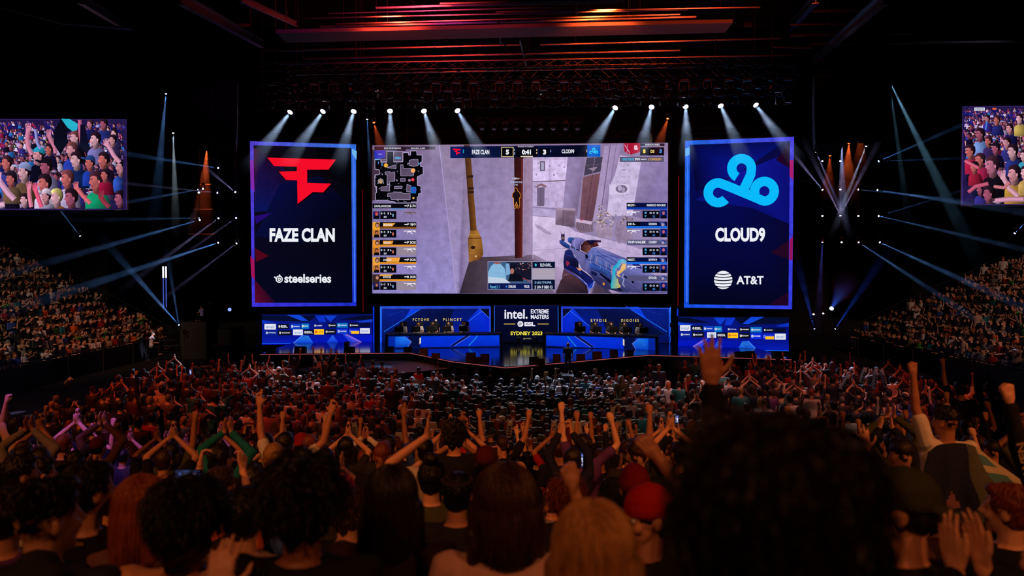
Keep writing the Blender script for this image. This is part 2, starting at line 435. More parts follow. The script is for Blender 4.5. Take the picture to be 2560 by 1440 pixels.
# rifle and arm (traced at eight times the photo's pixels)
def g8(pts, ox=1360, oy=560): return [((ox + x / 8 - 920) * 3.3684, (oy + y / 8 - 350) * 3.3684) for x, y in pts]
def gp(pts, col, a=.3): cv.poly(g8(pts), col, a)
gp([(230, 1390), (330, 1130), (400, 1030), (520, 1000), (660, 1040), (790, 1140), (860, 1240), (890, 1390)], [(58, 44, 52), (66, 46, 52), (84, 56, 58), (88, 60, 62), (70, 48, 52), (50, 34, 42), (40, 28, 38), (30, 24, 36)])
gp([(350, 1090), (390, 900), (440, 880), (560, 960), (700, 1060), (520, 1000), (410, 1020)], (92, 62, 72))
gp([(900, 1270), (980, 1260), (1030, 1130), (1060, 1130), (1360, 1390), (980, 1390), (880, 1390)], [(150, 140, 170), (110, 100, 130), (60, 56, 84), (70, 62, 92), (60, 54, 70), (80, 66, 76), (170, 160, 190)])
gp([(500, 500), (520, 440), (850, 590), (870, 700), (820, 950), (760, 900), (620, 640)], [(120, 122, 170), (126, 128, 176), (112, 114, 165), (100, 102, 150), (88, 92, 140), (96, 98, 146), (108, 110, 158)], .3)
gp([(420, 540), (490, 500), (550, 530), (600, 640), (690, 760), (690, 880), (560, 880), (400, 890), (385, 760), (400, 640)], [(30, 36, 90), (34, 44, 110), (30, 40, 110), (24, 26, 66), (18, 20, 56), (12, 12, 34), (10, 10, 30), (14, 14, 40), (26, 30, 74), (30, 34, 84)], .4)
gp([(400, 660), (470, 615), (560, 625), (640, 680), (690, 760), (640, 700), (550, 650), (470, 640)], (36, 48, 120)); gp([(440, 740), (490, 750), (510, 790), (470, 840), (440, 820)], (150, 40, 70))
gp([(400, 890), (500, 815), (640, 850), (780, 940), (940, 1060), (1000, 1140), (960, 1260), (900, 1300), (860, 1200), (700, 1050), (560, 960), (450, 900)], [(16, 16, 50), (20, 30, 90), (14, 14, 40), (10, 10, 26), (12, 14, 40), (20, 30, 100), (14, 34, 130), (20, 60, 200), (16, 30, 110), (14, 18, 60), (14, 16, 50), (16, 18, 60)], .4)
cv.stroke(g8([(410, 890), (500, 960), (640, 1040), (760, 1130), (860, 1230), (900, 1320), (880, 1380)]), 5, (30, 80, 220)); cv.stroke(g8([(900, 1300), (930, 1240), (1010, 1130), (1000, 1240), (930, 1290)]), 5, (40, 110, 235))
gp([(640, 860), (690, 890), (750, 900), (730, 940), (680, 920)], (220, 150, 90)); gp([(700, 940), (745, 1000), (720, 990)], (60, 110, 210))
# receiver and furniture
rec = [(860, 590), (960, 480), (1080, 460), (1230, 520), (1420, 600), (1640, 690), (1900, 800), (2100, 960), (2450, 1160), (2460, 1390), (1560, 1390), (1400, 1330), (1200, 1290), (1000, 1130), (930, 1030), (820, 940), (810, 720)]
gp(rec, [(50, 74, 140), (110, 128, 190), (120, 130, 185), (96, 104, 160), (80, 84, 140), (88, 92, 150), (110, 118, 175), (128, 134, 190), (120, 122, 170), (100, 100, 150), (112, 112, 165), (30, 32, 70), (36, 40, 84), (28, 30, 70), (40, 44, 96), (110, 112, 165), (70, 82, 140)], .5)
gp([(1080, 460), (1230, 520), (1420, 600), (1640, 690), (1640, 720), (1400, 660), (1200, 590), (1040, 520)], [(150, 152, 200), (130, 134, 188), (110, 112, 168), (96, 98, 150), (80, 84, 140), (84, 86, 145), (104, 108, 165), (120, 126, 180)], .2)
gp([(1000, 780), (1360, 930), (1350, 1010), (1340, 1140), (1120, 980), (930, 900), (900, 800)], [(34, 52, 130), (40, 60, 140), (50, 90, 150), (30, 50, 110), (26, 34, 90), (40, 70, 150), (60, 96, 170)], .6)
for k in range(9):
    c = [(50, 86, 175), (130, 140, 200), (40, 66, 150), (160, 130, 150), (66, 110, 190)][k % 5]
    cv.stroke(g8([(880 + 60 * k + 10 * math.sin(i * .7 + k), 560 + 34 * k + i * 26 + 12 * math.sin(i * .9 + 2 * k)) for i in range(7 + (k % 3))]), 5 + (k % 3) * 2, c)
for k in range(5): cv.stroke(g8([(1050 + i * 42, 540 + k * 26 + i * 17 + 26 * math.sin(i * .55 + k * .9)) for i in range(13)]), 6, [(50, 78, 160), (104, 112, 175), (38, 60, 140), (84, 90, 150), (44, 66, 150)][k])
cv.line(g8([(990, 770), (1350, 960), (1600, 1090)]), 3, (150, 156, 205)); cv.line(g8([(1040, 770), (1360, 930)]), 3, (24, 26, 70)); cv.line(g8([(830, 700), (970, 735)]), 4, (30, 30, 80))
gp([(1110, 970), (1340, 1120), (1560, 1330), (1540, 1350), (1300, 1170), (1115, 1010)], (14, 14, 40)); cv.line(g8([(1120, 965), (1380, 1140)]), 3, (90, 96, 160)); gp([(1000, 950), (1060, 990), (1050, 1050), (950, 1010), (940, 940)], (22, 26, 64))
gp([(1080, 1060), (1220, 1110), (1320, 1250), (1300, 1330), (1180, 1250), (1090, 1130)], (52, 50, 90), .5); gp([(1180, 1160), (1220, 1190), (1200, 1230), (1170, 1210)], (220, 150, 60))
gp([(1360, 1010), (1370, 880), (1440, 800), (1500, 720), (1580, 700), (1640, 730), (1640, 800), (1560, 790), (1500, 860), (1440, 910), (1420, 1000), (1450, 1080), (1480, 1170), (1520, 1270), (1440, 1290), (1340, 1290), (1330, 1200), (1350, 1110)],
   [(30, 180, 210), (30, 190, 220), (40, 190, 215), (60, 200, 220), (90, 205, 225), (60, 180, 215), (120, 190, 205), (170, 180, 170), (120, 190, 190), (60, 190, 200), (40, 190, 200), (40, 190, 190), (160, 190, 120), (200, 190, 90), (90, 200, 160), (30, 190, 180), (30, 180, 180), (30, 180, 190)], .3)
gp([(1560, 800), (1640, 800), (1640, 900), (1560, 960), (1500, 1010), (1540, 1060), (1470, 1050), (1450, 960), (1520, 920)], [(220, 190, 110), (235, 200, 110), (205, 180, 130), (225, 190, 100), (230, 200, 110), (220, 180, 110), (225, 195, 110), (235, 205, 120), (235, 200, 120)], .3)
cv.stroke(g8([(1430, 900), (1480, 960), (1440, 1020), (1500, 1040)]), 5, (210, 140, 150)); cv.stroke(g8([(1470, 1090), (1480, 1180), (1530, 1260)]), 6, (220, 190, 90))
gp([(1600, 1030), (1760, 1110), (1800, 1180), (1770, 1190), (1740, 1140), (1600, 1060)], (14, 14, 40)); cv.ell(*g8([(1775, 1150)])[0], 9, 14, (10, 10, 34), 10); cv.line(g8([(1620, 1150), (1800, 1260), (1950, 1390)]), 3, (40, 44, 96)); cv.stroke(g8([(1590, 1000), (1560, 1060), (1600, 1100), (1570, 1200), (1610, 1260)]), 5, (190, 200, 235))
cv.stroke(g8([(1540, 1260), (1620, 1300), (1670, 1390)]), 4, (30, 60, 110)); gp([(1740, 780), (1900, 800), (1960, 900), (1800, 850)], (34, 34, 110))
# cover, sight and barrel
gp([(730, 520), (740, 420), (800, 350), (860, 320), (1060, 360), (1100, 440), (960, 470), (860, 590)], [(20, 14, 26), (24, 14, 24), (60, 30, 34), (90, 46, 34), (120, 62, 44), (70, 30, 26), (60, 32, 34), (120, 64, 50)], .3)
gp([(790, 410), (930, 430), (940, 470), (860, 590), (780, 550)], [(84, 46, 42), (120, 74, 62), (110, 68, 60), (130, 80, 64), (60, 36, 38)], .3)
gp([(840, 330), (990, 315), (1140, 330), (1135, 370), (1000, 370), (980, 430), (900, 400)], [(20, 18, 44), (24, 30, 80), (40, 26, 40), (70, 30, 34), (14, 14, 34), (50, 22, 22), (24, 14, 24)])
gp([(530, 440), (560, 320), (620, 268), (720, 270), (840, 320), (760, 380), (720, 450), (720, 540), (620, 480)], [(84, 90, 150), (112, 116, 176), (130, 134, 190), (140, 140, 196), (110, 110, 160), (90, 90, 140), (70, 70, 120), (60, 60, 100), (120, 124, 180)], .3)
gp([(600, 300), (640, 290), (620, 400), (610, 470), (590, 470), (590, 380)], (150, 154, 205)); gp([(470, 300), (500, 262), (580, 268), (620, 290), (560, 330), (540, 400), (480, 360)], [(40, 80, 150), (70, 120, 190), (60, 100, 170), (50, 80, 140), (30, 50, 100), (24, 34, 70), (50, 90, 160)], .3)
gp([(305, 330), (340, 320), (420, 360), (520, 430), (510, 500), (440, 480), (370, 440), (310, 380)], [(60, 70, 130), (50, 100, 170), (40, 110, 190), (30, 80, 150), (20, 30, 70), (20, 40, 90), (26, 34, 80), (50, 56, 110)], .3)
cv.line(g8([(540, 450), (700, 530)]), 9, (14, 16, 44)); cv.line(g8([(620, 480), (640, 500)]), 7, (90, 190, 240)); cv.line(g8([(700, 540), (850, 610)]), 4, (70, 74, 120))
gp([(335, 130), (350, 200), (400, 200), (410, 135), (412, 330), (380, 360), (345, 330)], [(20, 24, 60), (60, 44, 80), (40, 30, 60), (30, 34, 80), (24, 20, 50), (40, 70, 130), (60, 50, 110)]); gp([(360, 255), (395, 265), (400, 310), (365, 300)], (150, 120, 80))
gp([(820, 620), (850, 600), (890, 660), (870, 690), (830, 690)], (14, 16, 44)); cv.line(g8([(670, 645), (770, 680)]), 2, (80, 82, 130))
finish(cv, 'game_scene', main, inv)
cv.tint = (1, .97, 1)
# minimap
def m8(pts): return [((925 + x / 8 - 920) * 3.3684, (355 + y / 8 - 350) * 3.3684) for x, y in pts]
cv.poly(m8([(92, 92), (720, 92), (720, 180), (92, 165)]), (44, 26, 40)); cv.poly(m8([(720, 92), (1310, 92), (1310, 152), (720, 152)]), (52, 42, 58))
cv.text('BAX WHRTZINRZ', *m8([(282, 112)])[0], *m8([(625, 140)])[0], (215, 210, 225), .03); cv.text('EXCLIDA 2 DID', *m8([(818, 112)])[0], *m8([(1105, 140)])[0], (215, 210, 225), .03)
cv.poly(m8([(50, 160), (300, 165), (340, 200), (345, 400), (220, 410), (200, 650), (100, 660), (100, 900), (130, 1010), (110, 1170), (50, 1160)]), (66, 50, 66), .4)
cv.poly(m8([(92, 180), (300, 170), (300, 320), (215, 335), (92, 345)]), [(40, 50, 190), (70, 50, 180), (60, 50, 170), (50, 70, 190), (30, 60, 180)]); cv.ell(*m8([(205, 245)])[0], 20, 7, (120, 120, 210), 10); cv.line(m8([(92, 180), (300, 170), (300, 330)]), 3, (90, 70, 220))
outline = m8([(340, 190), (470, 190), (475, 290), (500, 300), (500, 340), (475, 345), (475, 400), (660, 400), (660, 215), (770, 215), (775, 265), (815, 265), (815, 180), (935, 180), (940, 262), (1042, 262), (1042, 400), (1010, 405), (1010, 490), (1062, 495), (1066, 640), (945, 700), (950, 870), (1020, 885), (1024, 1028), (975, 1035), (970, 1100), (945, 1100), (945, 1200), (830, 1200), (820, 1220), (510, 1222), (505, 1200), (420, 1190), (340, 1165), (115, 1165), (110, 1020), (135, 1015), (135, 895), (100, 890), (100, 660), (190, 655), (190, 560), (100, 545), (100, 348), (215, 345), (220, 405), (340, 405)])
cv.poly(outline, (5, 4, 9)); cv.line(outline, 4, (190, 182, 215), True)
GR = [[(475, 200), (655, 200), (655, 395), (475, 395)], [(235, 350), (340, 350), (340, 395), (235, 400)], [(300, 600), (400, 595), (420, 610), (500, 600), (500, 785), (395, 790), (395, 850), (345, 845), (345, 660), (310, 655)], [(615, 455), (665, 455), (665, 530), (825, 530), (880, 620), (870, 680), (615, 680)],
      [(785, 375), (840, 350), (960, 345), (968, 470), (880, 490), (785, 470)], [(360, 1025), (465, 1020), (470, 1000), (640, 1005), (650, 1030), (805, 1030), (805, 1155), (425, 1150), (420, 1100), (350, 1095)], [(220, 900), (345, 895), (345, 850), (395, 850), (395, 985), (220, 975)],
      [(490, 890), (645, 885), (645, 930), (490, 935)], [(615, 730), (710, 730), (705, 790), (612, 790)], [(740, 850), (820, 870), (825, 1005), (735, 995)], [(345, 515), (470, 470), (520, 460), (525, 540), (460, 530)]]
for p_ in GR:
    p_ = m8(p_); cv.poly(p_, (92, 78, 102), .35); cv.line(p_, 3, (175, 165, 200), True)
for i in range(34):
    x, y = rnd.choice([(560, 440), (560, 580), (550, 760), (570, 820), (430, 850), (690, 850), (690, 930), (760, 440), (870, 840), (960, 580), (360, 1140), (300, 1170), (240, 540), (240, 640), (130, 700), (185, 920), (130, 1120), (990, 960), (920, 900), (700, 1190), (560, 1170), (380, 540)])
    x += rnd.uniform(-22, 22); y += rnd.uniform(-18, 18); cv.ell(*m8([(x, y)])[0], rnd.uniform(2, 6), rnd.uniform(2, 5), rnd.choice([(190, 190, 215), (150, 140, 170), (110, 110, 140)]), 6)
cv.stroke(m8([(165, 840), (170, 760), (215, 735), (262, 760), (268, 840)]), 5, (200, 190, 220)); cv.poly(m8([(195, 770), (240, 765), (245, 830), (190, 835)]), (200, 170, 110)); cv.poly(m8([(500, 300), (620, 300), (622, 345), (500, 345)]), (90, 150, 200)); cv.line(m8([(108, 360), (190, 356)]), 5, (60, 190, 210)); cv.poly(m8([(225, 420), (268, 420), (262, 480), (225, 480)]), (60, 110, 160)); cv.poly(m8([(165, 390), (185, 390), (180, 445), (162, 445)]), (70, 120, 170))
for x, y, c, r in ((152, 215, (235, 175, 60), 18), (380, 258, (245, 175, 105), 20), (378, 335, (240, 60, 90), 14), (384, 418, (30, 110, 210), 26), (350, 340, (150, 130, 150), 12), (250, 152, (90, 160, 200), 12), (432, 200, (40, 130, 200), 8), (108, 350, (190, 160, 110), 16), (384, 490, (220, 170, 80), 10)):
    cv.ell(x, y, r, r, c, 8, rnd.random())
cv.rect(362, 395, 405, 450, (30, 100, 190)); cv.ell(392, 422, 10, 10, (80, 60, 180), 8)
finish(cv, 'minimap', main, inv)
# score bar
cv.poly([(694, 57), (1845, 43), (1845, 142), (694, 155)], [(8, 20, 62), (6, 8, 30), (4, 5, 20), (8, 24, 66)])
cv.rect(696, 58, 800, 152, (10, 26, 92)); red_emblem(cv, 712, 74, 70, 58, False); cv.rect(802, 80, 807, 112, (40, 190, 235))
cv.text('FAZE CLAN', 876, 84, 1022, 122, (235, 235, 245), .03)
cv.rect(1122, 60, 1226, 144, (215, 195, 140)); cv.rect(1128, 66, 1220, 138, (4, 4, 12)); cv.text('5', 1160, 82, 1188, 124, (240, 240, 245), .05)
cv.rect(1240, 66, 1426, 142, (4, 5, 16)); cv.text('0:41', 1296, 82, 1372, 124, (240, 240, 248), .05); cv.text('ROUND 8 COMBAT', 1262, 52, 1398, 62, (190, 185, 200), .03)
cv.rect(1285, 136, 1388, 144, (235, 220, 190)); cv.rect(1232, 76, 1238, 92, (150, 190, 230)); cv.rect(1232, 104, 1238, 124, (150, 190, 230)); cv.rect(1416, 78, 1424, 92, (220, 190, 130)); cv.rect(1416, 104, 1424, 118, (220, 190, 130))
cv.rect(1430, 62, 1536, 138, (8, 20, 70)); cv.rect(1440, 70, 1530, 132, (4, 5, 14)); cv.text('3', 1472, 82, 1500, 124, (240, 240, 245), .05)
cv.text('CLOD99', 1630, 80, 1736, 114, (235, 235, 245), .03); cv.rect(1838, 82, 1844, 104, (230, 180, 130)); cv.rect(1536, 86, 1542, 104, (150, 150, 200))
cv.rect(1845, 42, 1956, 143, (6, 92, 200)); blue_emblem(cv, 1900, 92, .40, (40, 200, 250))
cv.rect(2290, 30, 2495, 52, (10, 12, 40)); cv.text('ENINOVUNED', 2335, 34, 2455, 48, (220, 220, 235), .03)
cv.rect(2290, 62, 2492, 132, (5, 6, 22)); cv.text('8', 2314, 78, 2336, 112, (250, 220, 90), .05); cv.text('DS', 2378, 84, 2410, 110, (225, 205, 110), .05); cv.text('3', 2452, 78, 2472, 110, (60, 150, 235), .05)
cv.rect(2118, 142, 2490, 186, (92, 84, 110)); cv.text('GREVSIUS', 2138, 154, 2240, 174, (70, 180, 225), .03); cv.text('PW', 2248, 154, 2290, 174, (235, 235, 240), .03); cv.line([(2296, 166), (2345, 162)], 6, (235, 235, 240)); cv.text('2 OADLEO', 2358, 154, 2468, 172, (230, 170, 80), .03)
finish(cv, 'score_bar', main, inv)
def rifle(x, y, w, c, flip=False):
    f = (lambda q: x + w - (q - x)) if flip else (lambda q: q)
    cv.line([(f(x), y), (f(x + w), y - 2)], 6, c); cv.poly([(f(x + w * .3), y), (f(x + w * .65), y), (f(x + w * .62), y + 9), (f(x + w * .34), y + 8)], c)
    cv.line([(f(x + w * .55), y + 4), (f(x + w * .74), y + 24)], 6, c); cv.line([(f(x + w * .4), y + 4), (f(x + w * .3), y + 20)], 5, c); cv.line([(f(x + w * .8), y), (f(x + w), y + 7)], 7, c)
for i, (y, nm, num) in enumerate([(535, 'DAWLAXXXCOM', '7 5-74'), (692, 'NIKOLAVICKS', 'P 3JG'), (842, 'YISLAW', 'P 3OS'), (988, 'STANDREC', 'P 3OS'), (1132, 'BOVICLES', 'R 3OS')]):
    cv.rect(40, y, 408, y + 40, (8, 8, 14)); fill = [(10, 30, 110), (235, 165, 40), (232, 150, 40), (238, 165, 60), (232, 165, 60)][i]
    if i:
        cv.rect(100, y + 40, 408, y + 56, (130, 78, 26) if i == 1 else (225, 145, 40)); cv.poly([(128, y + 8), (215 + 18 * (i == 1), y + 8), (205, y + 36), (128, y + 36)] if i < 3 else [(158, y + 2), (272, y + 2), (262, y + 38), (158, y + 38)] if i == 3 else [(60, y), (215, y), (190, y + 14), (60, y + 14)], fill)
        cv.rect(40, y, 100, y + 118 - 30 * (i == 4), fill if i != 4 else (60, 40, 30))
        cv.ell(80, y + 24, 19, 23, (70, 44, 40), 10); cv.ell(80, y + 28, 12, 15, (190, 140, 120), 9)
    else:
        cv.line([(195, y + 46), (310, y + 46)], 6, (60, 150, 220))
    cv.text(nm, 130 if i else 56, y + 14, 195 + 5 * (i == 3) + (10 if i == 1 else 0), y + 32, (225, 225, 230), .03)
    cv.line([(308, y + 20), (330, y + 20)], 8, (225, 225, 230)); cv.text(num, 332, y + 10, 403, y + 32, (225, 225, 230), .04)
    cv.rect(44, y + 66, 100, y + 130, (20, 30, 90) if i in (0, 4) else (190, 120, 40)); cv.ell(74, y + 86, 15, 18, (180, 40, 60) if i == 0 else (80, 44, 36), 9); cv.poly([(50, y + 130), (56, y + 104), (92, y + 104), (98, y + 130)], (10, 8, 14)); cv.ell(76, y + 92, 9, 11, (190, 110, 80), 8)
    cv.rect(104, y + 64, 240, y + 130, (6, 7, 18))
    for k, xx in enumerate((110, 134, 166, 188)): cv.text('DO'[k % 2] if k < 2 else '3L'[k % 2], xx, y + 76, xx + 13, y + 92, (215, 218, 228), .04)
    cv.text('03', 134, y + 106, 158, y + 122, (200, 205, 220), .04); cv.ell(212, y + 100, 7, 14, (120, 160, 190) if i in (0, 4) else (225, 120, 90), 8)
    cv.rect(242, y + 62, 408, y + 130, (148, 136, 150)) if i in (2, 4) else None
    rifle(302, y + 76, 100, (236, 236, 242) if i else (110, 84, 74))
finish(cv, 'left_player_cards', main, inv)
for i, (y, nm, num) in enumerate([(530, 'RIASHOD NOOND', 'BRDY-'), (688, 'EXHDIONS', '2313-'), (840, 'CCARIRT', 'THP-VALEE'), (988, 'BOWN H', 'NIGT-'), (1140, 'EVOCR', '')]):
    if i not in (2, 4):
        cv.rect(2176, y, 2518, y + 38, (8, 14, 60)); cv.rect(2176, y + 38, 2518, y + 56, (26, 110, 225) if i else (16, 60, 170)); cv.rect(2176, y + 2, 2250 + 40 * (i == 1), y + 38, (5, 6, 16))
    else: cv.rect(2180, y, 2518, y + 46, (84, 82, 120))
    if num: cv.text(num, 2184, y + 10, 2250 if i != 2 else 2335, y + 30, (225, 228, 235), .04)
    cv.text(nm, 2346 if i == 0 else 2362, y + 10, 2505 if i == 0 else 2430, y + 30, (215, 218, 235), .04)
    if i: cv.ell(2480, y + 22, 20, 22, (50, 60, 140), 10); cv.ell(2480, y + 26, 12, 14, (180, 150, 160), 8); cv.line([(2455, y + 6), (2505, y + 34)], 3, (120, 170, 230))
    cv.rect(2310, y + 66, 2455, y + 130, (5, 6, 18)); cv.rect(2458, y + 60, 2518, y + 132, (12, 30, 110)); cv.ell(2486, y + 86, 11, 15, (190, 100, 110), 9); cv.poly([(2462, y + 132), (2470, y + 106), (2502, y + 106), (2512, y + 132)], (8, 8, 16))
    for k, xx in enumerate((2370, 2396, 2426)): cv.text('DOG'[k], xx, y + 78, xx + 17, y + 94, (205, 212, 232), .04)
    cv.text('DZ', 2396, y + 106, 2416, y + 122, (60, 130, 220), .04); cv.ell(2336, y + 84, 11, 10, (70, 150, 200), 8); cv.poly([(2326, y + 104), (2346, y + 104), (2336, y + 122)], (60, 150, 190))
    if i not in (2, 4): rifle(2182, y + 76, 105, (232, 234, 242), True)
finish(cv, 'right_player_cards', main, inv)
# caster inset
cv.rect(1008, 1022, 1576, 1262, (150, 148, 175)); cv.rect(1012, 1026, 1376, 1204, (60, 92, 130), .4)
cv.poly([(1012, 1120), (1030, 1070), (1060, 1040), (1110, 1036), (1150, 1080), (1165, 1170), (1012, 1180)], (130, 180, 215), .3); cv.poly([(1060, 1028), (1120, 1028), (1110, 1044), (1070, 1044)], (150, 90, 80))
cv.poly([(1165, 1030), (1376, 1030), (1376, 1180), (1300, 1170), (1165, 1130)], (22, 22, 42), .3); cv.poly([(1160, 1040), (1190, 1040), (1200, 1130), (1160, 1140)], (120, 170, 210))
for i in range(26): cv.rect(*(lambda x, y: (x, y, x + rnd.uniform(4, 14), y + rnd.uniform(2, 5)))(rnd.uniform(1250, 1368), rnd.uniform(1032, 1100)), rnd.choice([(190, 70, 50), (220, 230, 240), (120, 60, 70)]))
cv.poly([(1180, 1190), (1195, 1135), (1240, 1120), (1290, 1140), (1310, 1190)], (12, 14, 26)); cv.ell(1228, 1090, 28, 34, (16, 14, 22), 12); cv.ell(1214, 1104, 17, 24, (170, 110, 105), 10); cv.ell(1246, 1086, 8, 14, (40, 50, 70), 8)
cv.poly([(1012, 1150), (1150, 1165), (1200, 1204), (1012, 1204)], (190, 210, 225)); cv.line([(1080, 1180), (1180, 1200)], 5, (200, 205, 215)); cv.line([(1300, 1160), (1376, 1196)], 5, (190, 60, 50))
cv.rect(1012, 1206, 1376, 1258, (12, 24, 80)); cv.text('Povvd.1 1', 1028, 1222, 1106, 1250, (100, 190, 230), .02); cv.text('DNUNE', 1184, 1222, 1244, 1246, (220, 222, 235), .03); cv.text('PROR', 1316, 1222, 1360, 1246, (220, 222, 235), .03); cv.ell(1166, 1234, 7, 8, (60, 140, 220), 8)
cv.rect(1384, 1026, 1573, 1078, (8, 16, 46)); cv.text('ELID GVRL..', 1450, 1040, 1548, 1066, (220, 222, 235), .03); cv.ell(1412, 1052, 8, 12, (60, 200, 210), 10)
cv.rect(1384, 1080, 1573, 1172, (170, 162, 178)); cv.rect(1384, 1176, 1573, 1258, (8, 16, 46)); cv.text('D LKG TF R PVR', 1404, 1190, 1545, 1210, (150, 190, 225), .03); cv.text('2 UN F BBS CI', 1402, 1226, 1552, 1250, (220, 222, 235), .03)
finish(cv, 'caster_inset', main, inv)

# ---- team screens
def frame_bands(cv, o, i, cols):
    """picture-frame band between outer and inner corners"""
    for k in range(4):
        cv.poly([o[k], o[(k + 1) % 4], i[(k + 1) % 4], i[k]], [cols[k], cols[(k + 1) % 4], cols[(k + 1) % 4], cols[k]], .5)
tcv = Canvas(627, 40.3, 890, 41.1)
oc = [(625, 353), (890, 361), (891, 765), (630, 767)]; ic = [(634, 363), (878, 370), (881, 757), (637, 757)]
teamL, inv = led_wall('team_screen', 'tall portrait screen with a jagged red emblem and FAZE CLAN lettering', tcv, oc, (3, 5, 28), .3, hang=True)
tcv.poly(oc, [(60, 50, 190), (20, 60, 190), (10, 40, 200), (50, 40, 200)], .3)
tcv.poly(ic, [(14, 8, 20), (4, 4, 10), (4, 5, 24), (5, 6, 30)])
tcv.poly([(634, 372), (652, 372), (745, 452), (790, 520), (637, 530)], [(70, 8, 40), (30, 8, 40), (8, 10, 70), (6, 8, 44), (10, 20, 90)], .3)
tcv.poly([(700, 460), (800, 440), (880, 520), (760, 610), (637, 590)], [(6, 10, 60), (6, 8, 40), (3, 4, 18), (4, 6, 30), (8, 12, 54)])
tcv.poly([(790, 372), (878, 372), (879, 470), (800, 430)], (3, 3, 8)); tcv.poly([(637, 620), (672, 640), (640, 655)], (80, 4, 24)); tcv.poly([(637, 540), (680, 532), (640, 560)], (36, 8, 110))
tcv.poly([(637, 700), (690, 757), (637, 757)], [(70, 6, 30), (20, 6, 34), (90, 8, 40)])
frame_bands(tcv, oc, ic, [(80, 62, 200), (50, 110, 215), (30, 45, 205), (60, 50, 215)])
tcv.poly([(626, 640), (636, 650), (637, 700), (628, 690)], (160, 20, 90)); tcv.poly([(625, 400), (634, 400), (636, 480), (627, 470)], (130, 40, 170)); tcv.line([(884, 372), (887, 755)], 3, (70, 120, 240)); tcv.poly([(880, 372), (892, 378), (891, 400), (880, 384)], (110, 180, 235))
red_emblem(tcv, 668, 394, 172, 119)
tcv.text('FAZE CLAN', 674, 570, 837, 605, (238, 240, 248), .045)
tcv.text('steelseries', 711, 685, 828, 707, (235, 238, 246), .03)
for r, c in ((9, (235, 238, 246)), (6.2, (5, 6, 30)), (4.2, (235, 238, 246)), (1.8, (5, 6, 30))): tcv.ell(698, 698, r, r, c, 18)
tcv.line([(687, 694), (692, 697)], 2.5, (235, 238, 246)); tcv.ell(687, 693, 2, 2, (235, 238, 246), 8); tcv.ell(699, 688, 2, 2, (235, 238, 246), 8)
finish(tcv, 'team_graphics', teamL, inv)

tcv = Canvas(1712, 39.6, 1983, 38.6)
oc = [(1713, 352), (1985, 342), (1980, 773), (1710, 769)]; ic = [(1725, 362), (1975, 353), (1971, 764), (1722, 761)]
teamR, inv = led_wall('team_screen', 'tall portrait screen with a looped sky-blue emblem and CLOUD9 lettering', tcv, oc, (3, 5, 28), .3, hang=True)
tcv.poly(oc, [(20, 60, 200), (60, 40, 200), (20, 50, 220), (10, 50, 210)], .3)
tcv.poly(ic, [(6, 12, 90), (10, 8, 60), (4, 5, 30), (3, 5, 24)])
tcv.poly([(1725, 362), (1960, 356), (1850, 430), (1740, 480)], [(4, 8, 60), (6, 14, 90), (10, 20, 140), (4, 6, 40)])
tcv.poly([(1975, 380), (1973, 560), (1880, 520), (1740, 500), (1850, 430)], [(14, 14, 110), (10, 14, 110), (8, 14, 110), (10, 20, 120), (12, 22, 150)])
tcv.poly([(1973, 600), (1926, 632), (1972, 648)], (34, 6, 34)); tcv.poly([(1974, 354), (1974, 420), (1940, 400)], (30, 4, 34)); tcv.poly([(1971, 730), (1971, 764), (1920, 762)], (30, 4, 34))
frame_bands(tcv, oc, ic, [(30, 100, 225), (70, 60, 215), (50, 60, 220), (20, 80, 225)])
tcv.poly([(1974, 400), (1984, 400), (1983, 450), (1974, 440)], (170, 30, 110)); tcv.poly([(1974, 600), (1982, 590), (1981, 650), (1973, 650)], (150, 20, 90)); tcv.line([(1719, 372), (1717, 755)], 3, (70, 120, 240)); tcv.poly([(1713, 372), (1724, 368), (1724, 386), (1713, 392)], (110, 180, 240))
blue_emblem(tcv, 1853, 450, 1.0)
tcv.text('CLOUD9', 1788, 569, 1913, 605, (238, 240, 248), .045)
tcv.text('AT&T', 1841, 690, 1909, 711, (235, 238, 246), .03)
tcv.ell(1808, 700, 23, 23, (238, 240, 248), 26)
for k, (yy, w) in enumerate(((684, 30), (691, 40), (699, 44), (707, 44), (715, 36))):
    tcv.stroke([(1808 - w / 2 - 2 + w * i / 10 * 1.1, yy + 2.6 * math.sin(PI * i / 10)) for i in range(11)], 2.2 + .4 * (k == 2), (4, 5, 24))
finish(tcv, 'team_graphics', teamR, inv)

